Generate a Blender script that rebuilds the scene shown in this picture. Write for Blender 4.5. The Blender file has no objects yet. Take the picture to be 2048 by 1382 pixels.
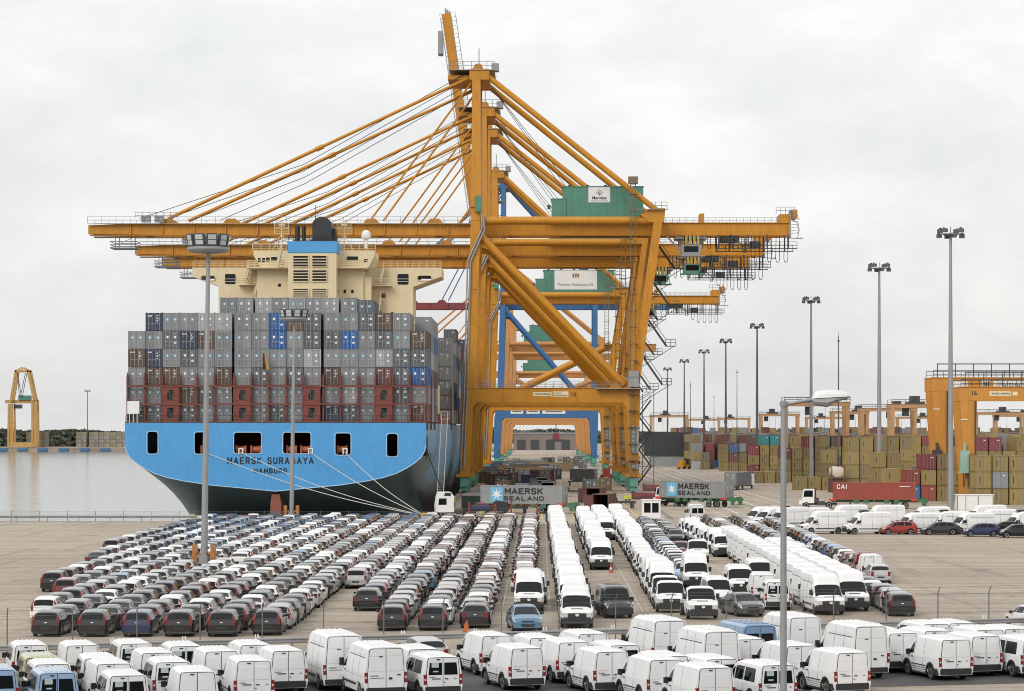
import bpy, math, random
from mathutils import Vector, Matrix
random.seed(7)
R = math.radians
sc = bpy.context.scene
COL = sc.collection

# ------------------------------------------------------------------ camera, sky, sun, exposure
F, HC, CX, CY = 5350.0, 11.7, 1081.0, 860.0      # focal length in photo pixels, eye height, vanishing point of the quay
def gx(px, D): return (px - CX) * D / F
def gz(py, D): return HC + (CY - py) * D / F
def gd(py, z=0.0): return F * (HC - z) / (py - CY)

cam_d = bpy.data.cameras.new('camera'); cam = bpy.data.objects.new('camera', cam_d); COL.objects.link(cam)
cam.location = (0, 0, HC); cam.rotation_euler = (R(90), 0, 0)
cam_d.sensor_width = 36; cam_d.lens = 36 * F / 2048
cam_d.shift_x = -(CX - 1024) / 2048; cam_d.shift_y = (CY - 691) / 2048
cam_d.clip_start = 1; cam_d.clip_end = 20000
sc.camera = cam

SUN_EL, SUN_AZ = R(36), R(214)                   # high, behind the camera's left shoulder, veiled by cloud
world = bpy.data.worlds.new('World'); sc.world = world; world.use_nodes = True
nt = world.node_tree; nt.nodes.clear()
def N(tree, typ, **kw):
    n = tree.nodes.new(typ)
    for k, v in kw.items():
        if k == 'ins':
            for a, b in v.items(): n.inputs[a].default_value = b
        else: setattr(n, k, v)
    return n
def LK(tree, a, ao, b, bi): tree.links.new(a.outputs[ao], b.inputs[bi])
sky = N(nt, 'ShaderNodeTexSky', sky_type='NISHITA', sun_disc=False, sun_elevation=SUN_EL, sun_rotation=SUN_AZ, air_density=1.0, dust_density=3.0)
skm = N(nt, 'ShaderNodeVectorMath', operation='SCALE', ins={'Scale': 0.10})
LK(nt, sky, 0, skm, 0)
tcw = N(nt, 'ShaderNodeTexCoord')
mpw = N(nt, 'ShaderNodeMapping'); mpw.inputs['Scale'].default_value = (1, 1, 2.2)
LK(nt, tcw, 'Generated', mpw, 0)
nzw = N(nt, 'ShaderNodeTexNoise', ins={'Scale': 9.0, 'Detail': 9.0, 'Roughness': 0.62, 'Distortion': 0.15})
LK(nt, mpw, 0, nzw, 'Vector')
rpw = N(nt, 'ShaderNodeValToRGB')
rpw.color_ramp.elements[0].position = 0.33; rpw.color_ramp.elements[0].color = (0.80, 0.81, 0.815, 1)
rpw.color_ramp.elements[1].position = 0.70; rpw.color_ramp.elements[1].color = (1.02, 1.01, 0.99, 1)
e_ = rpw.color_ramp.elements.new(0.52); e_.color = (0.90, 0.90, 0.89, 1)
LK(nt, nzw, 0, rpw, 0)
sxw = N(nt, 'ShaderNodeSeparateXYZ'); LK(nt, tcw, 'Generated', sxw, 0)
elw = N(nt, 'ShaderNodeMapRange', interpolation_type='SMOOTHSTEP', ins={'From Min': -0.08, 'From Max': 0.30, 'To Min': 0.86, 'To Max': 1.16}); LK(nt, sxw, 'Z', elw, 0)
cldw = N(nt, 'ShaderNodeVectorMath', operation='SCALE'); LK(nt, rpw, 0, cldw, 0); LK(nt, elw, 0, cldw, 'Scale')
mxw = N(nt, 'ShaderNodeMix', data_type='RGBA'); mxw.inputs['Factor'].default_value = 0.9
LK(nt, skm, 0, mxw, 'A'); LK(nt, cldw, 0, mxw, 'B')
bgw = N(nt, 'ShaderNodeBackground', ins={'Strength': 1.0}); LK(nt, mxw, 'Result', bgw, 0)
ow = N(nt, 'ShaderNodeOutputWorld'); LK(nt, bgw, 0, ow, 0)

sun_d = bpy.data.lights.new('sun', 'SUN'); sun_d.energy = 1.45; sun_d.angle = R(32); sun_d.color = (1, 0.965, 0.91)
sun = bpy.data.objects.new('sun', sun_d); COL.objects.link(sun)
sv = Vector((math.sin(SUN_AZ) * math.cos(SUN_EL), math.cos(SUN_AZ) * math.cos(SUN_EL), math.sin(SUN_EL)))
sun.rotation_euler = sv.to_track_quat('Z', 'Y').to_euler()
vs = sc.view_settings; vs.view_transform = 'Standard'; vs.look = 'None'; vs.exposure = 0.08; vs.gamma = 1; vs.use_curve_mapping = False
sc.cycles.filter_width = 1.0; sc.cycles.max_bounces = 5; sc.cycles.diffuse_bounces = 3; sc.cycles.glossy_bounces = 3; sc.cycles.transparent_max_bounces = 6
sc.cycles.caustics_reflective = False; sc.cycles.caustics_refractive = False

# ------------------------------------------------------------------ materials
MATS = {}
def mat(name, col, rough=0.55, metal=0.0, var=0.10, scale=1.5, dirt=0.0, dirtcol=(0.08, 0.06, 0.045), coat=0.0, bump=0.0, bscale=30, spec=0.5, rnd=0.0, streak=False):
    """Painted or plain surface with mottling, grime and slight relief; rnd shifts the value from object to object."""
    if name in MATS: return MATS[name]
    m = bpy.data.materials.new(name); MATS[name] = m; m.use_nodes = True
    t = m.node_tree; b = t.nodes['Principled BSDF']
    b.inputs['Roughness'].default_value = rough; b.inputs['Metallic'].default_value = metal
    b.inputs['Specular IOR Level'].default_value = spec
    if coat: b.inputs['Coat Weight'].default_value = coat; b.inputs['Coat Roughness'].default_value = 0.06; b.inputs['Coat IOR'].default_value = 1.47
    c4 = (*col, 1)
    if var == 0 and dirt == 0 and rnd == 0:
        b.inputs['Base Color'].default_value = c4
    else:
        tc = N(t, 'ShaderNodeTexCoord')
        nz = N(t, 'ShaderNodeTexNoise', ins={'Scale': scale, 'Detail': 5.0, 'Roughness': 0.65}); LK(t, tc, 'Object', nz, 'Vector')
        mr = N(t, 'ShaderNodeMapRange', ins={'From Min': 0.25, 'From Max': 0.75, 'To Min': 1 - var, 'To Max': 1 + var}); LK(t, nz, 0, mr, 0)
        last = mr
        if rnd:
            oi = N(t, 'ShaderNodeObjectInfo')
            r2 = N(t, 'ShaderNodeMapRange', ins={'To Min': 1 - rnd, 'To Max': 1 + rnd}); LK(t, oi, 'Random', r2, 0)
            mm = N(t, 'ShaderNodeMath', operation='MULTIPLY'); LK(t, mr, 0, mm, 0); LK(t, r2, 0, mm, 1); last = mm
        vm = N(t, 'ShaderNodeVectorMath', operation='SCALE'); vm.inputs[0].default_value = col; LK(t, last, 0, vm, 'Scale')
        out = (vm, 0)
        if dirt:
            mp = N(t, 'ShaderNodeMapping'); mp.inputs['Scale'].default_value = (1.6, 1.6, 0.18) if streak else (1, 1, 0.5)
            LK(t, tc, 'Object', mp, 0)
            n2 = N(t, 'ShaderNodeTexNoise', ins={'Scale': 2.2 if streak else 0.9, 'Detail': 8.0, 'Roughness': 0.7}); LK(t, mp, 0, n2, 'Vector')
            r3 = N(t, 'ShaderNodeMapRange', ins={'From Min': 0.46, 'From Max': 0.76, 'To Min': 0.0, 'To Max': dirt}); LK(t, n2, 0, r3, 0)
            mx = N(t, 'ShaderNodeMix', data_type='RGBA'); LK(t, r3, 0, mx, 'Factor'); LK(t, vm, 0, mx, 'A'); mx.inputs['B'].default_value = (*dirtcol, 1)
            out = (mx, 'Result')
        t.links.new(out[0].outputs[out[1]], b.inputs['Base Color'])
    if bump:
        tc2 = N(t, 'ShaderNodeTexCoord')
        nb = N(t, 'ShaderNodeTexNoise', ins={'Scale': bscale, 'Detail': 4.0}); LK(t, tc2, 'Object', nb, 'Vector')
        bp = N(t, 'ShaderNodeBump', ins={'Strength': bump, 'Distance': 0.05}); LK(t, nb, 0, bp, 'Height'); LK(t, bp, 0, b, 'Normal')
    return m

# ------------------------------------------------------------------ mesh builder
class MB:
    def __init__(s): s.v, s.f, s.m = [], [], []
    def add(s, vs, fs, m=0):
        o = len(s.v); s.v.extend([tuple(p) for p in vs]); s.f.extend([tuple(i + o for i in f) for f in fs]); s.m.extend([m] * len(fs)); return s
    def quad(s, a, b, c, d, m=0): return s.add([a, b, c, d], [(0, 1, 2, 3)], m)
    def box(s, x0, x1, y0, y1, z0, z1, m=0):
        return s.add([(x0, y0, z0), (x1, y0, z0), (x1, y1, z0), (x0, y1, z0), (x0, y0, z1), (x1, y0, z1), (x1, y1, z1), (x0, y1, z1)],
                     [(0, 3, 2, 1), (4, 5, 6, 7), (0, 1, 5, 4), (1, 2, 6, 5), (2, 3, 7, 6), (3, 0, 4, 7)], m)
    def beam(s, p, q, w, h, m=0, up=(0, 0, 1), w2=None, h2=None):
        p, q = Vector(p), Vector(q); d = (q - p).normalized(); u = Vector(up)
        if abs(d.dot(u)) > 0.97: u = Vector((1, 0, 0))
        a = d.cross(u).normalized(); b = a.cross(d).normalized()
        w2 = w if w2 is None else w2; h2 = h if h2 is None else h2
        vs = []
        for c, ww, hh in ((p, w, h), (q, w2, h2)):
            for sx, sy in ((-1, -1), (1, -1), (1, 1), (-1, 1)): vs.append(c + a * sx * ww / 2 + b * sy * hh / 2)
        return s.add(vs, [(0, 1, 2, 3), (7, 6, 5, 4), (0, 4, 5, 1), (1, 5, 6, 2), (2, 6, 7, 3), (3, 7, 4, 0)], m)
    def tube(s, p, q, r, n=8, m=0, r2=None, caps=True):
        p, q = Vector(p), Vector(q); d = (q - p).normalized(); u = Vector((0, 0, 1))
        if abs(d.dot(u)) > 0.97: u = Vector((1, 0, 0))
        a = d.cross(u).normalized(); b = a.cross(d).normalized(); r2 = r if r2 is None else r2
        vs = []
        for c, rr in ((p, r), (q, r2)):
            for k in range(n):
                t = 2 * math.pi * k / n; vs.append(c + a * math.cos(t) * rr + b * math.sin(t) * rr)
        fs = [(k, k + n, (k + 1) % n + n, (k + 1) % n) for k in range(n)]
        if caps: fs += [tuple(range(n)), tuple(range(2 * n - 1, n - 1, -1))]
        return s.add(vs, fs, m)
    def path(s, pts, r, n=5, m=0):
        for a, b in zip(pts[:-1], pts[1:]): s.tube(a, b, r, n, m, caps=False)
        return s
    def prism(s, poly, y0, y1, m=0):                       # polygon in x-z, extruded along y
        n = len(poly); vs = [(x, y0, z) for x, z in poly] + [(x, y1, z) for x, z in poly]
        return s.add(vs, [tuple(range(n)), tuple(range(2 * n - 1, n - 1, -1))] + [(k, k + n, (k + 1) % n + n, (k + 1) % n) for k in range(n)], m)
    def prismx(s, poly, x0, x1, m=0):                      # polygon in y-z, extruded along x
        n = len(poly); vs = [(x0, y, z) for y, z in poly] + [(x1, y, z) for y, z in poly]
        return s.add(vs, [tuple(range(n)), tuple(range(2 * n - 1, n - 1, -1))] + [(k, k + n, (k + 1) % n + n, (k + 1) % n) for k in range(n)], m)
    def prismz(s, poly, z0, z1, m=0):
        n = len(poly); vs = [(x, y, z0) for x, y in poly] + [(x, y, z1) for x, y in poly]
        return s.add(vs, [tuple(range(n)), tuple(range(2 * n - 1, n - 1, -1))] + [(k, k + n, (k + 1) % n + n, (k + 1) % n) for k in range(n)], m)
    def lathe(s, prof, n=12, m=0, c=(0, 0, 0), axis='z'):
        vs = []
        for r, h in prof:
            for k in range(n):
                t = 2 * math.pi * k / n; a, b = r * math.cos(t), r * math.sin(t)
                vs.append((c[0] + a, c[1] + b, c[2] + h) if axis == 'z' else (c[0] + h, c[1] + a, c[2] + b))
        fs = [(i * n + k, i * n + (k + 1) % n, (i + 1) * n + (k + 1) % n, (i + 1) * n + k) for i in range(len(prof) - 1) for k in range(n)]
        fs += [tuple(range(n - 1, -1, -1)), tuple(range((len(prof) - 1) * n, len(prof) * n))]
        return s.add(vs, fs, m)
    def join(s, o, off=(0, 0, 0), mm=None):
        return s.add([(a + off[0], b + off[1], c + off[2]) for a, b, c in o.v], [], 0) and s._j(o, mm)
    def _j(s, o, mm):
        base = len(s.v) - len(o.v); s.f.extend([tuple(i + base for i in f) for f in o.f]); s.m.extend([x if mm is None else mm.get(x, x) for x in o.m]); return s
    def mesh(s, name, mats, smooth=None):
        me = bpy.data.meshes.new(name); me.from_pydata(s.v, [], s.f)
        for k in (mats if isinstance(mats, (list, tuple)) else [mats]): me.materials.append(k)
        if any(s.m): me.polygons.foreach_set('material_index', s.m)
        if smooth is not None:
            me.polygons.foreach_set('use_smooth', [True] * len(s.f)); me.set_sharp_from_angle(angle=R(smooth))
        me.update(); return me

def fixn(me):
    import bmesh
    b = bmesh.new(); b.from_mesh(me); bmesh.ops.recalc_face_normals(b, faces=b.faces); b.to_mesh(me); b.free(); return me
def ob(name, data, parent=None, loc=None, rz=None, label=None, cat=None, group=None, kind=None, rot=None):
    o = bpy.data.objects.new(name, data); COL.objects.link(o)
    if parent is not None: o.parent = parent
    if loc is not None: o.location = loc
    if rz is not None: o.rotation_euler = (0, 0, rz)
    if rot is not None: o.rotation_euler = rot
    if label: o['label'] = label
    if cat: o['category'] = cat
    if group: o['group'] = group
    if kind: o['kind'] = kind
    return o
_TX = {}
def text_mesh(s, size, m, bold=0.0, ext=0.006, sx=1.0, spacing=1.0):
    """Lettering as a thin solid, standing upright in x-z, facing -y, centred on x."""
    key = (s, size, m.name, bold, sx, spacing)
    if key in _TX: return _TX[key]
    cu = bpy.data.curves.new('lettering', 'FONT'); cu.body = s; cu.size = size; cu.align_x = 'CENTER'; cu.extrude = ext; cu.offset = bold; cu.resolution_u = 2; cu.space_character = spacing
    t = bpy.data.objects.new('lettering', cu); COL.objects.link(t)
    bpy.context.view_layer.update()
    me = bpy.data.meshes.new_from_object(t.evaluated_get(bpy.context.evaluated_depsgraph_get()))
    bpy.data.objects.remove(t); bpy.data.curves.remove(cu)
    me.transform(Matrix.Diagonal((sx, 1, 1, 1))); me.transform(Matrix.Rotation(R(90), 4, 'X'))
    me.materials.clear(); me.materials.append(m); _TX[key] = me; return me
GLY = {'M': [[(0, 0), (0, 1)], [(0, 1), (.5, .3)], [(.5, .3), (1, 1)], [(1, 1), (1, 0)]], 'A': [[(0, 0), (.5, 1)], [(.5, 1), (1, 0)], [(.2, .32), (.8, .32)]], 'E': [[(0, 0), (0, 1)], [(0, 1), (.9, 1)], [(0, .5), (.8, .5)], [(0, 0), (.9, 0)]],
       'R': [[(0, 0), (0, 1)], [(0, 1), (.75, 1)], [(.75, 1), (.95, .85)], [(.95, .85), (.95, .65)], [(.95, .65), (.75, .5)], [(.75, .5), (0, .5)], [(.5, .5), (1, 0)]], 'S': [[(.95, .82), (.8, 1)], [(.8, 1), (.2, 1)], [(.2, 1), (.03, .85)], [(.03, .85), (.03, .65)], [(.03, .65), (.2, .52)], [(.2, .52), (.8, .48)], [(.8, .48), (.97, .35)], [(.97, .35), (.97, .15)], [(.97, .15), (.8, 0)], [(.8, 0), (.2, 0)], [(.2, 0), (.03, .18)]],
       'K': [[(0, 0), (0, 1)], [(.95, 1), (.05, .4)], [(.35, .6), (1, 0)]], 'L': [[(0, 1), (0, 0)], [(0, 0), (.85, 0)]], 'N': [[(0, 0), (0, 1)], [(0, 1), (1, 0)], [(1, 0), (1, 1)]], 'D': [[(0, 0), (0, 1)], [(0, 1), (.65, 1)], [(.65, 1), (1, .75)], [(1, .75), (1, .25)], [(1, .25), (.65, 0)], [(.65, 0), (0, 0)]],
       'U': [[(0, 1), (0, .2)], [(0, .2), (.2, 0)], [(.2, 0), (.8, 0)], [(.8, 0), (1, .2)], [(1, .2), (1, 1)]], 'B': [[(0, 0), (0, 1)], [(0, 1), (.75, 1)], [(.75, 1), (.9, .85)], [(.9, .85), (.9, .65)], [(.9, .65), (.75, .52)], [(0, .52), (.75, .52)], [(.75, .52), (1, .35)], [(1, .35), (1, .15)], [(1, .15), (.8, 0)], [(.8, 0), (0, 0)]], 'Y': [[(0, 1), (.5, .5)], [(1, 1), (.5, .5)], [(.5, .5), (.5, 0)]],
       'H': [[(0, 0), (0, 1)], [(1, 0), (1, 1)], [(0, .5), (1, .5)]], 'G': [[(.97, .8), (.8, 1)], [(.8, 1), (.2, 1)], [(.2, 1), (0, .8)], [(0, .8), (0, .2)], [(0, .2), (.2, 0)], [(.2, 0), (.8, 0)], [(.8, 0), (1, .2)], [(1, .2), (1, .48)], [(1, .48), (.55, .48)]], 'C': [[(.97, .8), (.8, 1)], [(.8, 1), (.2, 1)], [(.2, 1), (0, .8)], [(0, .8), (0, .2)], [(0, .2), (.2, 0)], [(.2, 0), (.8, 0)], [(.8, 0), (.97, .2)]], 'I': [[(.5, 0), (.5, 1)]]}
def block_text(s, h, w, gap, th, m):
    """Heavy block capitals built stroke by stroke, standing in x-z, facing -y, centred on x."""
    b = MB(); x = 0.0; k = 0
    for ch in s:
        if ch == ' ': x += w * 0.7 + gap; continue
        ww = w * (1.12 if ch in 'MA' else 0.35 if ch == 'I' else 1.0)
        for p, q in GLY[ch]:
            P, Q = Vector((x + th / 2 + p[0] * (ww - th), 0, th / 2 + p[1] * (h - th))), Vector((x + th / 2 + q[0] * (ww - th), 0, th / 2 + q[1] * (h - th))); d = (Q - P).normalized() * th * 0.42
            e = 0.0012 * (k % 7); k += 1; b.beam(P - d + Vector((0, -0.01 - e, 0)), Q + d + Vector((0, -0.01 - e, 0)), 0.02, th, up=(0, 0, 1)) if abs(d.z) < 0.001 else b.beam(P - d + Vector((0, -0.01 - e, 0)), Q + d + Vector((0, -0.01 - e, 0)), th, 0.02, up=(0, 1, 0))
        x += ww + gap
    b.v = [(a - (x - gap) / 2, y, z) for a, y, z in b.v]
    return b.mesh('lettering', m)
ORD = ['', 'first', 'second', 'third', 'fourth', 'fifth', 'sixth', 'seventh', 'eighth', 'ninth', 'tenth', 'eleventh', 'twelfth', 'thirteenth', 'fourteenth', 'fifteenth', 'sixteenth', 'seventeenth', 'eighteenth', 'nineteenth', 'twentieth']
def od(n):
    if n <= 20: return ORD[n]
    return '%d%s' % (n, 'th' if 10 < n % 100 < 14 else {1: 'st', 2: 'nd', 3: 'rd'}.get(n % 10, 'th'))

YEL = mat('crane_yellow', (0.52, 0.222, 0.010), 0.5, var=0.13, scale=0.35, dirt=0.5, dirtcol=(0.20, 0.075, 0.02), streak=True)
ORG = mat('crane_orange', (0.50, 0.23, 0.07), 0.5, var=0.10, scale=0.3, dirt=0.35, dirtcol=(0.22, 0.09, 0.04), streak=True)
BLU = mat('crane_blue', (0.035, 0.13, 0.30), 0.5, var=0.10, scale=0.3, dirt=0.25)
GRN = mat('machine_green', (0.075, 0.23, 0.165), 0.5, var=0.10, scale=0.3, dirt=0.25)
GRY = mat('galvanised_grey', (0.30, 0.31, 0.32), 0.5, metal=0.3, var=0.12, scale=0.8, dirt=0.2)
DRK = mat('dark_steel', (0.05, 0.052, 0.055), 0.6, var=0.15, scale=1)
BLK = mat('black_rubber', (0.018, 0.018, 0.019), 0.75, var=0.12, scale=3)
CAB = mat('black_cable', (0.02, 0.02, 0.022), 0.6, var=0)
RED = mat('deep_red', (0.20, 0.035, 0.04), 0.55, var=0.12, scale=0.5, dirt=0.3)
WHT = mat('white_paint', (0.78, 0.78, 0.77), 0.45, var=0.04, scale=1, dirt=0.12, dirtcol=(0.4, 0.37, 0.32))
SIGN = mat('sign_white', (0.72, 0.72, 0.71), 0.5, var=0.05)
INK = mat('ink_black', (0.02, 0.02, 0.022), 0.6, var=0)
GLS = mat('dark_glass', (0.006, 0.008, 0.009), 0.05, var=0, spec=0.3)
CRE = mat('ship_cream', (0.67, 0.57, 0.37), 0.5, var=0.06, scale=0.25, dirt=0.22, dirtcol=(0.40, 0.26, 0.13), streak=True)

# ------------------------------------------------------------------ ground, water, roads
QX = -15.3            # quay edge along the ship
QY = 344.0            # quay edge behind the parked cars
def ground_material():
    m = bpy.data.materials.new('worn_concrete'); m.use_nodes = True; t = m.node_tree; b = t.nodes['Principled BSDF']
    g = N(t, 'ShaderNodeNewGeometry')
    def noise(sx, sy, scale, det=6, ro=0.6):
        mp = N(t, 'ShaderNodeMapping'); mp.inputs['Scale'].default_value = (sx, sy, 1); LK(t, g, 'Position', mp, 0)
        n = N(t, 'ShaderNodeTexNoise', ins={'Scale': scale, 'Detail': det, 'Roughness': ro}); LK(t, mp, 0, n, 'Vector'); return n
    big = noise(1, 0.5, 0.045); str_ = noise(0.05, 1.0, 0.42, 7, 0.7); fine = noise(1, 1, 1.8, 8, 0.75)
    rp = N(t, 'ShaderNodeValToRGB'); LK(t, big, 0, rp, 0)
    rp.color_ramp.elements[0].position = 0.3; rp.color_ramp.elements[0].color = (0.375, 0.315, 0.25, 1)
    rp.color_ramp.elements[1].position = 0.7; rp.color_ramp.elements[1].color = (0.51, 0.435, 0.35, 1)
    a = N(t, 'ShaderNodeMapRange', ins={'From Min': 0.3, 'From Max': 0.72, 'To Min': 0.60, 'To Max': 1.12}); LK(t, str_, 0, a, 0)
    c = N(t, 'ShaderNodeMapRange', ins={'From Min': 0.3, 'From Max': 0.7, 'To Min': 0.74, 'To Max': 1.18}); LK(t, fine, 0, c, 0)
    mm0 = N(t, 'ShaderNodeMath', operation='MULTIPLY'); LK(t, a, 0, mm0, 0); LK(t, c, 0, mm0, 1)
    trk = noise(1.0, 0.035, 0.55, 5, 0.6); oil = noise(0.35, 0.35, 0.9, 4, 0.55)
    d1 = N(t, 'ShaderNodeMapRange', ins={'From Min': 0.56, 'From Max': 0.72, 'To Min': 1.0, 'To Max': 0.68}); LK(t, trk, 0, d1, 0)
    d2 = N(t, 'ShaderNodeMapRange', ins={'From Min': 0.62, 'From Max': 0.72, 'To Min': 1.0, 'To Max': 0.55}); LK(t, oil, 0, d2, 0)
    dd_ = N(t, 'ShaderNodeMath', operation='MULTIPLY'); LK(t, d1, 0, dd_, 0); LK(t, d2, 0, dd_, 1)
    mm = N(t, 'ShaderNodeMath', operation='MULTIPLY'); LK(t, mm0, 0, mm, 0); LK(t, dd_, 0, mm, 1)
    v = N(t, 'ShaderNodeVectorMath', operation='SCALE'); LK(t, rp, 0, v, 0); LK(t, mm, 0, v, 'Scale')
    t.links.new(v.outputs[0], b.inputs['Base Color']); b.inputs['Roughness'].default_value = 0.85; b.inputs['Specular IOR Level'].default_value = 0.25
    return m
CONC = ground_material()
def asphalt_material():
    m = bpy.data.materials.new('asphalt'); m.use_nodes = True; t = m.node_tree; b = t.nodes['Principled BSDF']
    g = N(t, 'ShaderNodeNewGeometry')
    n1 = N(t, 'ShaderNodeTexNoise', ins={'Scale': 0.25, 'Detail': 6.0, 'Roughness': 0.65}); LK(t, g, 'Position', n1, 'Vector')
    n2 = N(t, 'ShaderNodeTexNoise', ins={'Scale': 6.0, 'Detail': 6.0, 'Roughness': 0.8}); LK(t, g, 'Position', n2, 'Vector')
    rp = N(t, 'ShaderNodeValToRGB'); LK(t, n1, 0, rp, 0)
    rp.color_ramp.elements[0].position = 0.32; rp.color_ramp.elements[0].color = (0.040, 0.040, 0.041, 1)
    rp.color_ramp.elements[1].position = 0.72; rp.color_ramp.elements[1].color = (0.085, 0.083, 0.080, 1)
    a = N(t, 'ShaderNodeMapRange', ins={'From Min': 0.3, 'From Max': 0.7, 'To Min': 0.75, 'To Max': 1.25}); LK(t, n2, 0, a, 0)
    v = N(t, 'ShaderNodeVectorMath', operation='SCALE'); LK(t, rp, 0, v, 0); LK(t, a, 0, v, 'Scale')
    t.links.new(v.outputs[0], b.inputs['Base Color']); b.inputs['Roughness'].default_value = 0.8
    return m
ASPH = asphalt_material()
g = MB()
for x0, x1, y0, y1 in ((-600, QX, -120, QY), (QX, 900, -120, QY), (QX, 900, QY, 2600)):
    g.quad((x0, y0, 0), (x1, y0, 0), (x1, y1, 0), (x0, y1, 0))
g.quad((-600, QY, 0), (QX, QY, 0), (QX, QY, -8), (-600, QY, -8)); g.quad((QX, QY, 0), (QX, 2600, 0), (QX, 2600, -8), (QX, QY, -8))
ob('ground', fixn(g.mesh('ground', CONC)), kind='structure')

# fence line between van park and car park runs at a slant
def fy(x): return 152.4 + 0.361 * x
def slab(name, poly, z, m):
    b = MB(); b.add([(x, y, z) for x, y in poly], [tuple(range(len(poly)))]); return ob(name, b.mesh(name, m), kind='structure')
slab('parking_asphalt', [(-60, fy(-60) - 11.5), (-60, 20), (60, 20), (60, 109), (18, 119.0), (11, 120.6), (40, 128), (60, fy(60) - 11.5)], 0.004, ASPH)
# raised kerb strip at the corner of the van park
kb = MB(); kb.add([(x, y, z) for z in (0.0, 0.13) for x, y in ((10.5, 112), (60, 112), (60, 126.3), (44, 126.3), (12.2, 119.6))], [(0, 1, 2, 3, 4), (9, 8, 7, 6, 5)] + [(k, (k + 1) % 5, (k + 1) % 5 + 5, k + 5) for k in range(5)])
ob('pavement', fixn(kb.mesh('pavement', CONC)), kind='structure')

wm = bpy.data.materials.new('harbour_water'); wm.use_nodes = True; t = wm.node_tree; b = t.nodes['Principled BSDF']
b.inputs['Base Color'].default_value = (0.16, 0.18, 0.18, 1); b.inputs['Roughness'].default_value = 0.12; b.inputs['IOR'].default_value = 1.33
gg = N(t, 'ShaderNodeNewGeometry'); mp = N(t, 'ShaderNodeMapping'); mp.inputs['Scale'].default_value = (0.16, 0.05, 1); LK(t, gg, 'Position', mp, 0)
nn = N(t, 'ShaderNodeTexNoise', ins={'Scale': 1.6, 'Detail': 5.0, 'Roughness': 0.55}); LK(t, mp, 0, nn, 'Vector')
bb = N(t, 'ShaderNodeBump', ins={'Strength': 0.6, 'Distance': 0.25}); LK(t, nn, 0, bb, 'Height'); LK(t, bb, 0, b, 'Normal')
w_ = MB(); w_.quad((-4000, QY - 5, -2.6), (QX + 5, QY - 5, -2.6), (QX + 5, 1795, -2.6), (-4000, 1795, -2.6))
ob('water', w_.mesh('water', wm), kind='structure')
w_ = MB(); w_.box(-4000, QX - 0.02, 1794.5, 2600, -8, 0)
ob('far_quay_ground', w_.mesh('far_quay_ground', CONC), kind='structure')

PAINT = mat('road_paint_white', (0.62, 0.62, 0.60), 0.7, var=0.2, scale=0.8, dirt=0.4, dirtcol=(0.4, 0.37, 0.32))
PAINTY = mat('road_paint_yellow', (0.55, 0.42, 0.12), 0.7, var=0.2, scale=0.8, dirt=0.5, dirtcol=(0.4, 0.36, 0.3))
def stripes(name, rects, m, z=0.004):
    b = MB()
    for x0, x1, y0, y1 in rects: b.quad((x0, y0, z), (x1, y0, z), (x1, y1, z), (x0, y1, z))
    return ob(name, b.mesh(name, m), kind='structure')
ln = [(x, x + 0.28, 352, 1500) for x in (22.0, 27.5, 33.0, 38.5)]
stripes('road_markings', ln, PAINT)
stripes('road_marking_dashes', [(x, x + 0.9, y, y + 1.6) for x in (24.6, 30.2, 35.8, 41.5) for y in range(360, 800, 9)], PAINT)
stripes('quay_lane_markings', [(x, x + 0.25, 352, 1400) for x in (-8.5, -4.2, 0.1, 4.4, 8.7, 13.0)], PAINTY)
stripes('crane_rails', [(x + d, x + d + 0.18, 352, 1500) for x in (-14.2, 17.3) for d in (-0.3, 0.12)], DRK)

stripes('parking_bay_lines', [(x - 0.05, x + 0.05, 172, 330) for x in (-12.3, -2.5, 0.6, 3.6, 6.6, 10.0, 14.9)], mat('worn_line', (0.47, 0.44, 0.39), 0.8, var=0.3, scale=1.5, dirt=0.8, dirtcol=(0.36, 0.32, 0.27)))
# ------------------------------------------------------------------ quay cranes (x across the quay, y along it, z up; origin on the camera's quay line)
def rail_line(b, p, q, h=1.1, step=2.4, r=0.035, mids=2):
    p, q = Vector(p), Vector(q); L = (q - p).length; n = max(2, int(L / step))
    for k in range(n + 1):
        c = p.lerp(q, k / n); b.tube(c, c + Vector((0, 0, h)), r, 4, caps=False)
    for j in range(1, mids + 1): b.tube(p + Vector((0, 0, h * j / mids)), q + Vector((0, 0, h * j / mids)), r, 4, caps=False)
STAR = None
def star_poly(r, r2=None, n=7):
    r2 = r * 0.42 if r2 is None else r2
    return [((r if k % 2 == 0 else r2) * math.sin(math.pi * k / n), (r if k % 2 == 0 else r2) * math.cos(math.pi * k / n)) for k in range(2 * n)]
def mark(name, poly, m, parent, loc, y=-0.012, rz=None):
    b = MB(); b.prism(poly, y, 0.0); return ob(name, fixn(b.mesh(name, m)), parent, loc, rz)
def rect(w, h): return [(-w / 2, -h / 2), (w / 2, -h / 2), (w / 2, h / 2), (-w / 2, h / 2)]

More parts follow.
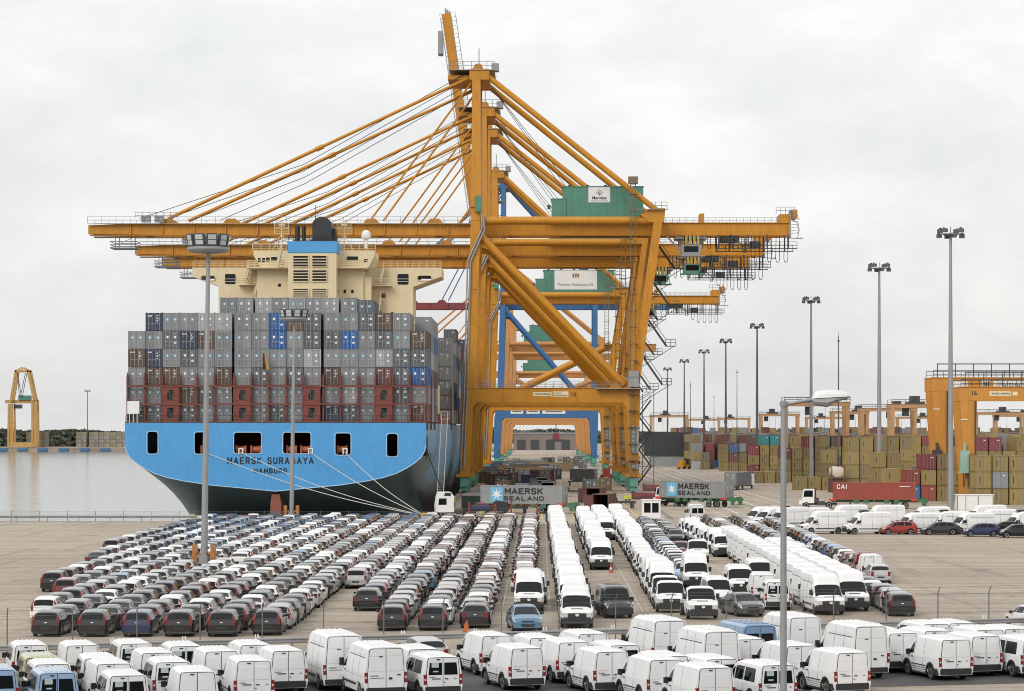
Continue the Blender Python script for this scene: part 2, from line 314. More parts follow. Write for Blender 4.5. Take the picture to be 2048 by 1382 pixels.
CWHEEL = MB().lathe([(0.38, -0.16), (0.38, 0.16)], 10, axis='x').mesh('wheel', DRK)
def crane(D, label, C=YEL, zb=48.6, zt=50.8, apex=79.5, tip=-85.5, back=47.0, boom='down', house=True, brace=1, number=None, sign=None, boommat=None, detail=2, portal=(16.9, 19.5), ztop=52.5, xs=1.0, legm=None, housex=(4.2, 19.4), cabx=None, dy=18.0, lx=22.2):
    T = ob('quay_crane', None, loc=(0, D, 0), label=label, cat='crane', group='quay cranes along the berth')
    LG = legm or C; BM = boommat or C; ox = max(-70.5, tip * 0.86)
    WX, LX = -14.2, 17.3
    p0, p1 = portal
    for y in (0.0, dy):
        # portal legs with haunched corners and tapering feet
        b = MB(); b.prism([(-15.0, 3.4), (-13.3, 3.4), (-12.6, p0 - 1.0), (-11.8, p0), (-11.8, p1), (-14.2, p1), (-14.9, p0)], y - 0.9, y + 0.9); ob('waterside_leg', fixn(b.mesh('waterside_leg', LG)), T)
        b = MB(); b.prism([(16.6, 3.4), (18.2, 3.4), (18.6, p0), (18.6, p1), (15.3, p1), (15.3, p0), (16.0, p0 - 1.0)], y - 0.9, y + 0.9); ob('landside_leg', fixn(b.mesh('landside_leg', LG)), T)
        b = MB(); b.box(-11.8, 15.3, y - 0.85, y + 0.85, p0, p1 - 0.01)
        if detail: 
            for x in (-7, -2.4, 2.2, 6.8, 11.4): b.box(x - 0.06, x + 0.06, y - 0.93, y - 0.85, p0 + 0.05, p1 - 0.1)
        b.box(-11.9, 15.4, y - 1.0, y + 1.0, p1 - 0.02, p1 + 0.1)
        ob('portal_beam', b.mesh('portal_beam', LG), T)
        ym = dy / 2 + (y - dy / 2) * 0.82
        # masts leaning to the apex, and the raked landside legs
        b = MB(); b.beam((-13.1, y, p1), (-12.1, y, zt), 1.9, 2.0, w2=1.8, h2=1.8, up=(0, 1, 0)); b.beam((-12.1, y, zt), (-12.0, ym, apex), 1.8, 1.8, w2=1.5, h2=1.5, up=(0, 1, 0))
        if detail: b.box(-13.1, -11.1, y - 1.02, y + 1.02, zt + 2.5, zt + 2.9); [b.box(-13.95 + 0.03 * zz, -12.1 + 0.03 * zz, y - 1.03, y - 0.97, p1 + zz, p1 + zz + 0.16) for zz in (5.5, 12.0, 18.5, 25)]
        ob('mast', b.mesh('mast', C), T)
        b = MB(); b.beam((17.6, y, p1), (lx, y, ztop), 1.6, 1.7, up=(0, 1, 0)); b.prism([(lx + q, ztop + r_) for q, r_ in ((-2.0, -2.0), (0.9, -2.0), (1.1, 0.6), (-1.6, 0.6), (-3.6, -0.6))], y - 0.86, y + 0.86)
        ob('raked_leg', fixn(b.mesh('raked_leg', C)), T)
        b = MB(); b.tube((-12.2, y, zt + 0.05), (21.6, y, zt + 0.05), 0.75, 12); ob('upper_tie_tube', b.mesh('upper_tie_tube', C, 40), T)
        b = MB()
        if brace == 1: b.tube((-11.2, y, zb - 0.6), (15.6, y, p1 + 0.6), 0.74, 12); b.prism([(-12.4, zb - 2.5), (-9.2, zb - 3.2), (-11.2, zb + 0.8), (-12.4, zb + 0.8)], y - 0.25, y + 0.25); b.prism([(17.4, p1 + 0.1), (13.0, p1 + 0.1), (15.2, p1 + 2.6)], y - 0.25, y + 0.25)
        else: b.tube((-10.0, y, p1 + 0.6), (18.4, y, zb - 11), 0.85, 12)
        ob('diagonal_brace', fixn(b.mesh('diagonal_brace', C, 40)), T)
        b = MB(); b.tube((-9.9, ym, apex - 1.5), (21.8, y, ztop + 0.2), 0.55, 12); ob('back_stay', b.mesh('back_stay', C, 40), T)
        for x in ((WX, 'w'), (LX, 'l')):
            b = MB()
            b.box(x[0] - 1.5, x[0] + 1.5, y - 1.3, y + 1.3, 2.9, 3.5, 0)
            b.prismx([(y - 4.2, 1.2), (y + 4.2, 1.2), (y + 3.2, 2.0), (y + 1.0, 2.9), (y - 1.0, 2.9), (y - 3.2, 2.0)], x[0] - 0.75, x[0] + 0.75, 1)
            for k in (-3.2, -1.1, 1.1, 3.2): b.prismx([(y + k - 0.9, 0.35), (y + k + 0.9, 0.35), (y + k + 0.7, 1.15), (y + k - 0.7, 1.15)], x[0] - 0.7, x[0] + 0.7, 1)
            o = ob('bogie', fixn(b.mesh('bogie', [C, GRN])), T)
            if detail:
                for k in (-3.6, -2.8, -1.5, -0.7, 0.7, 1.5, 2.8, 3.6): ob('wheel', CWHEEL, o, (x[0], y + k, 0.39))
    # ties along the quay between the two frames
    b = MB()
    for x, z, w, h in ((-12.7, p1 - 1.3, 1.6, 2.2), (17.2, p1 - 1.3, 1.6, 2.2), (-12.2, zt + 0.6, 1.4, 1.6), (22.2, ztop - 0.6, 1.3, 1.8)): b.box(x - w / 2, x + w / 2, 0.86, dy - 0.86, z - h / 2, z + h / 2)
    b.box(WX - 0.6, WX + 0.6, 0.95, dy - 0.95, 4.2, 5.8); b.box(LX - 0.6, LX + 0.6, 0.95, dy - 0.95, 4.2, 5.8)
    ob('sill_beam', b.mesh('sill_beam', LG), T)
    b = MB(); ya, yb = dy * 0.5 - dy * 0.41, dy * 0.5 + dy * 0.41
    b.box(-13.3, -9.6, ya - 0.9, yb + 0.9, apex - 2.2, apex - 0.2); b.prism([(-12.8, apex - 0.2), (-10.6, apex - 0.2), (-11.2, apex + 0.9), (-12.2, apex + 0.9)], ya, yb)
    b.box(-17.4, -13.2, ya + 0.5, yb - 0.5, apex - 2.0, apex - 1.2)
    ob('apex_head', fixn(b.mesh('apex_head', C)), T)
    if detail:
        b = MB()
        for y in (ya - 1.0, yb + 1.0): rail_line(b, (-17.2, y, apex - 0.3), (-8.6, y, apex - 0.3), 1.5, 1.4, 0.05)
        b.box(-17.2, -8.6, ya - 1.1, yb + 1.1, apex - 0.42, apex - 0.32); b.tube((-11.7, dy / 2, apex + 0.8), (-11.7, dy / 2, apex + 4.8), 0.1, 5)
        b.box(-9.2, -7.8, ya, ya + 2.5, apex - 0.4, apex + 1.0)
        ob('apex_platform', b.mesh('apex_platform', GRY), T)
    # girder (landside) and boom (waterside), each a pair of box sections
    gy = (dy / 2 - 2.6, dy / 2 + 2.6)
    b = MB()
    for y in gy:
        b.box(-10.6, back, y - 0.65, y + 0.65, zb, zt); b.box(-10.6, back + 0.05, y - 0.95, y + 0.95, zt, zt + 0.12); b.box(-10.6, back + 0.05, y - 0.85, y + 0.85, zb - 0.14, zb)
    for x in range(-6, int(back) - 1, 7): b.box(x - 0.08, x + 0.08, gy[0] - 0.7, gy[0] - 0.64, zb, zt)
    for x in (-6, 4, 14, 26, 36, back - 0.6): b.box(x - 0.3, x + 0.3, gy[0] + 0.66, gy[1] - 0.66, zb + 0.3, zt - 0.3)
    if detail:
        b.box(back - 1.8, back, gy[0] - 0.9, gy[1] + 0.9, zt + 0.1, zt + 1.7); b.box(30.2, 31.0, gy[0], gy[1], zt + 0.1, zt + 1.9); b.box(back + 0.4, back + 1.6, gy[0] - 0.5, gy[1], zt + 1.0, zt + 2.6)
    ob('girder', b.mesh('girder', C), T)
    if boom == 'down':
        b = MB()
        for y in gy:
            b.prism([(-11.0, zb), (-11.0, zt), (tip + 10, zt), (tip, zt - 0.4), (tip, zb + 0.15), (tip + 14, zb)], y - 0.65, y + 0.65); b.box(tip + 0.3, -11.0, y - 0.85, y + 0.85, zb - 0.14, zb - 0.02)
            for x in (ox, ox + 12, -32, -20): b.prism([(x - 1.6, zt), (x + 1.6, zt), (x + 0.8, zt + 0.9), (x - 0.8, zt + 0.9)], y - 0.5, y + 0.5)
        for x in (tip + 0.8, *[q for q in (-75, -64, -53, -42, -31, -20) if q > tip + 2]): b.box(x - 0.3, x + 0.3, gy[0] + 0.66, gy[1] - 0.66, zb + 0.3, zt - 0.5)
        for k in range(12): x = tip + 8 + k * 6.0; (x < -12) and b.box(x - 0.12, x + 0.12, gy[0] - 0.95, gy[0] - 0.65, zb - 0.1, zt - 0.1)
        ob('boom', fixn(b.mesh('boom', BM)), T)
        for y, yt, dz, sh in ((gy[0], ya + 0.6, 0.0, 0.0), (gy[1], yb - 0.6, -0.9, 3.2)):
            p_, q_ = Vector((-12.8, yt, apex - 1.4 + dz)), Vector((ox + sh, y, zt + 0.9)); m_ = p_.lerp(q_, 0.5)
            b = MB(); b.tube(p_, m_, 0.31, 10); b.tube(m_, q_, 0.34, 10); b.tube(m_ - (q_ - p_) * 0.012, m_ + (q_ - p_) * 0.012, 0.48, 8); ob('outer_fore_stay', b.mesh('outer_fore_stay', C, 40), T)
            b = MB(); p_, q_ = Vector((-13.0, yt, apex - 2.6 + dz)), Vector((-32 + sh * 0.6, y, zt + 0.9)); b.tube(p_, q_, 0.19, 8); ob('inner_fore_stay', b.mesh('inner_fore_stay', C, 40), T)
        if detail:
            b = MB()
            for k in range(4):
                y = gy[0] + 0.8 + k * 1.1; b.path([(-13.2, ya + k * 3.5, apex - 0.5 - 0.7 * k), (-45, y, apex - 17.5 - 1.1 * k), (-76 + 5 * k, y, zt + 1.0)], 0.06, 4)
            for k in range(3): y = gy[0] + 1.2 + k; b.path([(-10.5, y, apex - 1.0), (4 + k, y, zt + 7)], 0.05, 4)
            ob('hoist_ropes', b.mesh('hoist_ropes', CAB), T)
            b = MB()
            for y in (gy[0] - 1.5, gy[1] + 1.5):
                rail_line(b, (tip, y, zt - 0.1), (-13, y, zt - 0.1), 1.25, 2.6, 0.04); b.box(tip, -13, y - (0.05 if y < dy / 2 else 0.75), y + (0.75 if y < dy / 2 else 0.05), zt - 0.2, zt - 0.12)
            for x in (tip + 11, tip + 13.5): b.box(x - 0.9, x + 0.9, gy[0] - 1.4, gy[0] - 0.9, zt + 0.1, zt + 1.3)
            rail_line(b, (tip + 9, gy[0] - 1.6, zt + 0.8), (tip + 17, gy[0] - 1.6, zt + 0.8), 1.2, 1.3, 0.05)
            ob('boom_railing', b.mesh('boom_railing', GRY), T)
            b = MB()                                                     # inspection cage below the boom tip
            for x in (tip + 5, tip + 8): b.tube((x, gy[0], zb), (x, gy[0], zb - 2.4), 0.08, 5); b.tube((x, gy[1], zb), (x, gy[1], zb - 2.4), 0.08, 5)
            for z in (zb - 1.2, zb - 1.8, zb - 2.4):
                b.path([(tip + 4, gy[0], z), (tip + 9, gy[0], z), (tip + 9, gy[1], z), (tip + 4, gy[1], z), (tip + 4, gy[0], z)], 0.07, 4)
            b.box(tip + 4, tip + 9, gy[0], gy[1], zb - 2.5, zb - 2.42); b.beam((tip + 4, gy[0], zb - 2.4), (tip + 9, gy[0], zb - 0.2), 0.12, 0.12); b.tube((tip + 1, gy[0], zb - 0.5), (tip + 10, gy[0], zb - 0.5), 0.08, 4)
            ob('boom_cage', b.mesh('boom_cage', GRY), T)
    elif boom == 'up':
        h = Vector((-14.0, 0, zb + 0.4)); tp = Vector((-24.9, 0, 121.6)); b = MB()
        for y in gy: b.beam((h.x, y, h.z), (tp.x, y, tp.z), 1.3, 2.3, up=(1, 0, 0))
        for k in range(1, 9): c = h.lerp(tp, k / 8.3); b.box(c.x - 0.4, c.x + 0.4, gy[0] + 0.66, gy[1] - 0.66, c.z - 0.4, c.z + 0.4)
        ob('raised_boom', b.mesh('raised_boom', BM), T)
        b = MB(); d = (tp - h).normalized(); nrm = Vector((d.z, 0, -d.x))
        for y in (gy[0] - 1.4, gy[1] + 1.4):
            for s_, n0, n1 in ((1, 1.2, 2.4), (-1, 1.2, 1.7)):
                for nn_ in (n0, n1): b.tube(h.lerp(tp, 0.02) + nrm * s_ * nn_ + Vector((0, y, 0)), tp + nrm * s_ * nn_ + Vector((0, y, 0)), 0.05, 4, caps=False)
                for k in range(34): c = h.lerp(tp, 0.02 + 0.98 * k / 33) + Vector((0, y, 0)); b.tube(c + nrm * s_ * n0, c + nrm * s_ * n1, 0.05, 4, caps=False)
        for k in range(3): b.box(tp.x - 0.4 + k * 0.5, tp.x - 0.1 + k * 0.5, gy[0], gy[1], tp.z, tp.z + 1.5 - 0.3 * k)
        b.box(tp.x - 2.2, tp.x - 0.9, gy[0], gy[1], tp.z - 10.5, tp.z - 4.5)
        for k in range(5): b.box(-12.2, -9.8, gy[0] - 1.8, gy[1] + 1.8, 52 + 5 * k, 52.15 + 5 * k); rail_line(b, (-12.2, gy[0] - 1.8, 52 + 5 * k), (-9.8, gy[0] - 1.8, 52 + 5 * k), 1.2, 1.1, 0.06)
        ob('boom_railing', b.mesh('boom_railing', GRY), T)
        b = MB()
        for y in gy:
            b.tube((-12.8, y, apex - 1.6), (-19.5, y, apex + 3.0), 0.3, 8)
            b.tube((-19.5, y, apex + 3.0), (-17.3, y, 68), 0.3, 8); b.tube((-13, y, apex - 2), (-29, y, 56), 0.25, 8); b.tube((-29, y, 56), (-50, y, 47), 0.0001, 4)
        ob('folded_fore_stay', b.mesh('folded_fore_stay', C, 40), T)
    if house:
        x0, x1 = housex
        b = MB(); z0, z1 = zt + 0.9, zt + 6.8
        b.box(x0, x1, dy / 2 - 4.2, dy / 2 + 4.2, z0, z1); b.box(x0 - 0.12, x1 + 0.12, dy / 2 - 4.35, dy / 2 + 4.35, z1, z1 + 0.12); b.box(x0 - 2.1, x0 + 0.6, dy / 2 - 4.4, dy / 2 + 3.0, z0, z0 + 3.6); b.box(x0 - 2.2, x0 + 0.7, dy / 2 - 4.5, dy / 2 + 3.1, z0 + 3.6, z0 + 3.68)
        for k in range(1, 9): x = x0 + (x1 - x0) * k / 9; b.box(x - 0.03, x + 0.03, dy / 2 - 4.24, dy / 2 - 4.19, z0 + 0.1, z1 - 0.05)
        H = ob('machinery_house', b.mesh('machinery_house', GRN), T)
        b = MB(); b.box(x0 - 3.2, x1 + 0.8, dy / 2 - 5.4, dy / 2 + 5.4, z0 - 0.25, z0 - 0.12); b.box(x0 - 2.9, x0 - 2.3, dy / 2 - 4.4, dy / 2 - 3.8, z0 + 1.7, z0 + 2.5)
        for k in range(4): b.box(x0 + 1 + k * 3.4, x0 + 1.6 + k * 3.4, dy / 2 - 3, dy / 2 - 2.4, z1 + 0.1, z1 + 0.45)
        ob('house_platform', b.mesh('house_platform', DRK), T)
        if sign:
            cx, cz, w, h = sign[1]
            S = mark('sign_panel', rect(w, h), SIGN, H, (cx, dy / 2 - 4.26, cz))
            mark('sign_border', rect(w + 0.2, h + 0.2), WHT, S, (0, 0.03, 0))
            if sign[0] == 'diamond':
                for rr, yy, mm in ((0.66, -0.012, INK), (0.56, -0.018, SIGN)): mark('emblem', [(0, -rr), (rr, 0), (0, rr), (-rr, 0)], mm, S, (0, yy, 0.42))
                mark('emblem', [(-0.02, 0.34), (0.3, 0.04), (0.12, -0.02), (-0.1, 0.14), (-0.3, 0.02)], mat('emblem_ochre', (0.6, 0.33, 0.06), 0.5, var=0), S, (0, -0.03, 0.46))
                mark('emblem', [(-0.34, 0.0), (-0.08, 0.08), (0.0, -0.06), (0.34, -0.1), (0.04, -0.44)], mat('emblem_blue', (0.03, 0.12, 0.32), 0.5, var=0), S, (0, -0.03, 0.42))
                ob('lettering', text_mesh('Marvalsa', 0.78, INK, 0.022), S, (0, -0.02, -0.86)); ob('lettering', text_mesh('Terminal de Contenedores', 0.30, INK, 0.004), S, (0, -0.02, -1.24))
            else:
                for k in (-1, 0, 1): mark('emblem', [(-0.14, -0.6), (0.14, -0.6), (0.3, 0.1), (0.08, 0.7 + (0.2 if k == 0 else 0)), (0, 0.2), (-0.08, 0.7), (-0.3, 0.1)], mat('emblem_brown', (0.25, 0.16, 0.06), 0.5, var=0), S, (k * 0.65, -0.02, 1.1))
                ob('lettering', text_mesh('Maritima Valenciana S.A.', 1.05, INK, 0.0, sx=0.92), S, (0, -0.02, -1.6))
    if not detail:
        return T
    # landside girder end: festoon track, trolley platform, hanging loops, end cage
    b = MB()
    rail_line(b, (23.6, gy[0] - 1.3, zt + 0.1), (back - 2, gy[0] - 1.3, zt + 0.1), 0.9, 1.3, 0.035); rail_line(b, (23.6, gy[1] + 1.3, zt + 0.1), (back - 2, gy[1] + 1.3, zt + 0.1), 0.9, 1.3, 0.035)
    rail_line(b, (back - 2.5, gy[0] - 1.2, zt + 1.7), (back + 1.0, gy[0] - 1.2, zt + 1.7), 1.3, 0.8, 0.05); b.box(back + 0.05, back + 0.35, gy[0] - 1.0, gy[0] - 0.3, zb - 0.5, zt + 2.4)
    for k in range(7): z = zb + 0.2 + k * 0.55; b.path([(back + 0.3, gy[0] - 0.9, z), (back + 1.6 + 0.3 * (k % 2), gy[0] - 0.9, z + 0.2), (back + 1.9, gy[0] + 1.5, z)], 0.05, 4)
    b.path([(back + 0.4, gy[0] - 1, zt + 0.6), (back + 1.4, gy[0] - 1, zt + 0.2), (back + 1.9, gy[0] - 1, zb + 0.9), (back + 1.5, gy[0] - 1, zb - 0.8)], 0.07, 4)
    b.tube((back - 2, gy[0] - 0.9, zb - 0.5), (back + 2.4, gy[0] - 0.9, zb - 0.75), 0.09, 5); b.lathe([(0.1, 0), (0.45, -0.3)], 8, c=(back + 2.3, gy[0] - 0.9, zb - 0.5))
    ob('girder_railing', b.mesh('girder_railing', GRY), T)
    b = MB(); fz = zb - 2.7
    b.box(33.5, back + 1.5, gy[0] - 1.7, gy[0] - 0.9, fz, fz + 0.12); b.box(33.5, back + 1.5, gy[1] + 0.9, gy[1] + 1.7, fz, fz + 0.12); rail_line(b, (35.5, gy[0] - 1.7, fz), (back + 1.4, gy[0] - 1.7, fz), 1.3, 1.5, 0.05); rail_line(b, (35.5, gy[1] + 1.7, fz), (back + 1.4, gy[1] + 1.7, fz), 1.3, 1.5, 0.05)
    for x in (33.7, 36.2, 39.2, 42.8, back - 0.2):
        for y in (gy[0] - 1.3, gy[1] + 1.3): b.box(x - 0.12, x + 0.12, y - 0.12, y + 0.12, fz, zb)
    b.box(34.2, 37.6, gy[0] - 0.6, gy[1] + 0.6, zb - 1.2, zb - 0.2); b.beam((38.8, gy[0] - 1.3, fz + 0.2), (35.8, gy[0] - 1.3, zb), 0.16, 0.16)
    b.box(39.6, 41.6, gy[0] - 0.9, gy[0] + 0.8, fz + 0.15, fz + 1.5)
    ob('maintenance_platform', b.mesh('maintenance_platform', DRK), T)
    b = MB()
    for k in range(8):
        x = 27.5 + k * 1.45; b.path([(x - 0.28, gy[0] - 1.1, zb - 0.2), (x - 0.3, gy[0] - 1.1, zb - 2.3), (x, gy[0] - 1.1, zb - 2.7), (x + 0.3, gy[0] - 1.1, zb - 2.3), (x + 0.28, gy[0] - 1.1, zb - 0.2)], 0.06, 4)
    for k in range(6):
        x = 38.6 + k * 1.55; d_ = 5.2 if k > 1 else 3.4 + k
        b.path([(x - 0.3, gy[0] - 1.1, zb - 0.3), (x - 0.38, gy[0] - 1.1, zb - d_ + 0.6), (x - 0.2, gy[0] - 1.1, zb - d_), (x + 0.2, gy[0] - 1.1, zb - d_), (x + 0.38, gy[0] - 1.1, zb - d_ + 0.6), (x + 0.3, gy[0] - 1.1, zb - 0.3)], 0.06, 4)
    ob('festoon_cables', b.mesh('festoon_cables', CAB), T)
    # trolley with the driver's cabin
    tx = 28.5 if cabx is None else cabx
    b = MB(); b.box(tx - 3.0, tx + 3.0, gy[0] - 0.5, gy[1] + 0.5, zb - 0.75, zb - 0.2); b.box(tx - 2.2, tx - 1.6, gy[0] + 0.4, gy[1] - 0.4, zb - 1.8, zb - 0.75); b.box(tx + 1.4, tx + 2.4, gy[0], gy[1], zb - 1.5, zb - 0.75)
    b.beam((tx - 4.6, gy[0] - 0.8, zb - 0.3), (tx - 1.8, gy[0] - 0.8, zb - 3.3), 0.3, 0.3)
    tr = ob('trolley', b.mesh('trolley', GRY), T)
    b = MB(); b.prism([(tx - 1.9, zb - 3.9), (tx + 1.2, zb - 3.9), (tx + 1.9, zb - 3.0), (tx + 1.9, zb - 1.9), (tx - 1.9, zb - 1.9)], gy[0] - 1.4, gy[0] + 1.0); b.box(tx - 2.4, tx + 2.6, gy[0] - 1.7, gy[0] + 1.2, zb - 4.1, zb - 3.92)
    cb = ob('cabin', fixn(b.mesh('cabin', GRY if cabx is None else GRN)), tr)
    b = MB(); b.box(tx - 1.4, tx + 1.3, gy[0] - 1.44, gy[0] - 1.38, zb - 3.3, zb - 2.2); ob('cabin_window', b.mesh('cabin_window', GLS), cb)
    b = MB()
    for k in range(4): b.box(tx - 1.2 + k * 0.75, tx - 0.75 + k * 0.75, gy[0] - 1.5, gy[0] + 1.2, zb - 1.9, zb - 0.2)
    ob('cable_reel', b.mesh('cable_reel', mat('reel_ochre', (0.42, 0.30, 0.07), 0.55)), tr)
    # access: ladder tower at the landside leg, walkways, stairs, cable conduit
    b = MB(); y = -1.7; x = 17.25
    for dx in (-0.45, 0.45): b.tube((x + dx, y, 1.2), (x + dx, y, 58.5), 0.09, 5)
    for k in range(72): b.box(x - 0.45, x + 0.45, y - 0.05, y + 0.05, 1.4 + k * 0.8, 1.48 + k * 0.8)
    for k in range(17): b.box(x - 0.85, x + 0.85, y - 0.3, y + 0.9, 6 + k * 3.1, 6.1 + k * 3.1)
    b.box(x - 0.9, x + 0.9, y - 0.5, y + 0.7, 57.6, 58.9)
    ob('ladder_tower', b.mesh('ladder_tower', mat('ladder_brown', (0.17, 0.13, 0.085), 0.6, var=0.15)), T)
    b = MB(); rail_line(b, (-11.6, -0.98, p1 + 0.1), (15.0, -0.98, p1 + 0.1), 1.2, 1.5, 0.035); b.box(10.4, 20.2, -2.3, -1.0, p1 - 0.15, p1 + 0.02)
    ob('portal_walkway', b.mesh('portal_walkway', GRY), T)
    b = MB(); rail_line(b, (-11.6, dy + 0.98, p1 + 0.1), (15.0, dy + 0.98, p1 + 0.1), 1.2, 1.5, 0.035); ob('portal_walkway', b.mesh('portal_walkway', GRY), T)
    b = MB(); b.box(16.4, 18.3, -2.0, -1.1, p1 + 0.2, p1 + 3.2); ob('lift_cabin', b.mesh('lift_cabin', GRY), T)
    b = MB()
    for k in range(5):
        za, zc = p1 - 2 - 3.2 * k, p1 - 5.2 - 3.2 * k; xa, xb = (19.0, 21.4) if k % 2 else (21.4, 19.0)
        for yy in (dy - 1, dy): b.beam((xa, yy, za), (xb, yy, zc), 0.1, 0.28)
        for yy in (dy - 1, dy): b.tube((xa, yy, za + 1), (xb, yy, zc + 1), 0.05, 4)
        b.box(min(xa, xb) - 0.6, max(xa, xb) + 0.6, dy - 1.2, dy + 0.2, zc - 0.08, zc)
    for xx in (18.9, 21.9): b.tube((xx, dy - 1.1, 1.0), (xx, dy - 1.1, p1), 0.07, 4)
    # long stair climbing outside the raked leg
    for k in range(4):
        z0 = p1 + 1 + 7.5 * k; xa = 20.0 + k * 0.8; 
        b.beam((xa + 3.6, dy + 1.2, z0), (xa, dy + 1.2, z0 + 5.2), 0.12, 0.35); b.beam((xa + 3.6, dy + 0.3, z0), (xa, dy + 0.3, z0 + 5.2), 0.12, 0.35)
        b.tube((xa + 3.6, dy + 1.2, z0 + 1.2), (xa, dy + 1.2, z0 + 6.4), 0.05, 4); b.box(xa + 3.4, xa + 5.4, dy, dy + 1.6, z0 - 0.1, z0); rail_line(b, (xa + 3.4, dy, z0), (xa + 5.4, dy, z0), 1.2, 1, 0.05)
        b.beam((xa - 0.5, dy + 0.6, z0 - 3.6), (xa + 5.0, dy + 0.6, z0 - 0.1), 0.12, 0.12)
    ob('access_stairs', b.mesh('access_stairs', DRK), T)
    b = MB()
    for dx in (0, 0.55): b.path([(-10.9 + dx * 0.3, -1.25, zt + 1.5), (-11.0 + dx, -1.25, zt - 1.8), (-13.6 + dx, -1.25, zb - 5.5), (-14.2 + dx, -1.1, p1), (-14.9 + dx, -1.15, 4.4)], 0.17, 6)
    ob('cable_conduit', b.mesh('cable_conduit', GRY), T)
    b = MB(); b.box(-12.2, -10.9, -1.7, -1.0, zt + 1.6, zt + 4.6); ob('switch_cabinet', b.mesh('switch_cabinet', GRN), T)
    b = MB(); b.box(16.9, 18.3, -1.5, -0.95, 7.4, 12.4); b.box(17.0, 18.2, -1.5, -0.95, 4.4, 5.4); ob('electrical_cabinet', b.mesh('electrical_cabinet', GRY), T)
    b = MB(); rail_line(b, (20.4, -1.4, ztop + 0.4), (23.6, -1.4, ztop + 0.4), 1.3, 1.0, 0.05); b.box(17.0, 23.8, -1.5, -0.9, ztop + 0.3, ztop + 0.42); ob('leg_platform', b.mesh('leg_platform', GRY), T)
    zc = (p0 + p1) / 2 + 0.15
    if number:
        S = mark('plate', rect(3.25, 0.72), mat('plate_cream', (0.74, 0.68, 0.46), 0.5, var=0.04), T, (0.25, -0.86, zc + 0.05)); ob('lettering', text_mesh('PACECO ESPAÑA', 0.42, INK, 0.012, sx=0.86), S, (0.1, -0.02, -0.15))
        S = mark('plate', rect(3.2, 0.98), mat('plate_cream', (0.74, 0.68, 0.46)), T, (3.6, -0.86, zc + 0.05)); [mark('print_line', rect(w_, 0.13), INK, S, (-1.3 + w_ / 2, -0.014, z_)) for w_, z_ in ((1.6, 0.2), (2.7, -0.2))]
        ob('number', text_mesh(number, 1.15, mat('number_red', (0.16, 0.02, 0.02), 0.5, var=0), 0.02), T, (6.15, -0.87, zc - 0.38))
    return T

C1 = crane(500, 'nearest yellow quay crane, numbered 16, green house with a diamond sign', number='16', sign=('diamond', (11.1, 56.1, 3.9, 2.7)))
crane(558, 'second yellow quay crane, its boom just below the nearest one', cabx=32)
crane(598, 'third yellow quay crane, with the green cabin hanging below its girder', cabx=27.0)
crane(700, 'yellow quay crane with its boom raised upright to the sky', zb=45.2, zt=47.0, apex=80, boom='up', sign=('script', (9.3, 51.3, 11.0, 5.0)), housex=(0.8, 19.5), brace=2, ztop=48.6)
crane(862, 'blue quay crane with a deep red boom, behind the yellow ones', C=BLU, boommat=RED, zb=51.0, zt=53.0, apex=92, tip=-62, back=42, house=False, detail=0, portal=(15.6, 18.6), ztop=55, lx=17.6)
bc = COL.objects['quay_crane.004']
for x, w, s_ in ((-7.6, 4.0, 0), (-2.4, 4.2, 0), (4.3, 7.4, 0)):
    S = mark('plate', rect(w, 1.3), SIGN, bc, (x, -0.86, 17.6)); mark('print_line', rect(w * 0.72, 0.28), INK, S, (0, -0.014, 0))
crane(965, 'orange quay crane just beyond the blue one', C=ORG, zb=40.5, zt=42.8, apex=72, tip=-52, back=42, detail=0, ztop=44.5, brace=2, housex=(-4, 9), portal=(15.2, 17.2))
crane(1085, 'orange quay crane, second beyond the blue one', C=ORG, zb=40.5, zt=42.8, apex=68, tip=-45, back=40, detail=0, ztop=44.5, housex=(-6, 8), portal=(14.8, 16.6), brace=2)
crane(1230, 'farthest orange quay crane along the berth', C=ORG, zb=36, zt=38, apex=60, tip=-40, back=40, detail=0, ztop=40, housex=(-6, 6), portal=(14, 15.6))
# ------------------------------------------------------------------ containers
CCOL = {'g': (0.215, 0.225, 0.235), 'l': (0.33, 0.34, 0.345), 'd': (0.10, 0.11, 0.12), 'n': (0.03, 0.045, 0.085), 'b': (0.02, 0.10, 0.30), 'r': (0.12, 0.045, 0.038),
        'o': (0.10, 0.065, 0.045), 'y': (0.285, 0.21, 0.075), 'k': (0.215, 0.16, 0.08), 'f': (0.24, 0.205, 0.14), 'R': (0.28, 0.06, 0.04), 'B': (0.035, 0.14, 0.34), 't': (0.04, 0.22, 0.23), 'm': (0.19, 0.045, 0.05), 'w': (0.5, 0.5, 0.49), 'M': (0.29, 0.295, 0.30)}
CNAME = {'g': 'grey', 'l': 'light grey', 'd': 'dark grey', 'n': 'navy', 'b': 'blue', 'r': 'red-brown', 'o': 'dark brown', 'y': 'olive-yellow', 'k': 'olive-brown', 'f': 'drab tan', 'R': 'red', 'B': 'blue', 't': 'teal', 'm': 'maroon', 'w': 'white', 'M': 'grey'}
for k_, c_ in CCOL.items(): mat('container_' + k_, c_, 0.55, var=0.10, scale=0.6, dirt=0.38, dirtcol=tuple(0.45 * v + 0.03 for v in c_) if k_ != 'y' else (0.13, 0.085, 0.03), rnd=0.2, streak=True)
CHROME = mat('lock_bar_steel', (0.42, 0.43, 0.44), 0.45, metal=0.4, var=0.1)
PLAC = mat('placard_blue', (0.30, 0.55, 0.72), 0.5, var=0.0)
PLACW = mat('placard_white', (0.75, 0.76, 0.76), 0.5, var=0.0)
CW, CH = 2.438, 2.591
_CS = {}
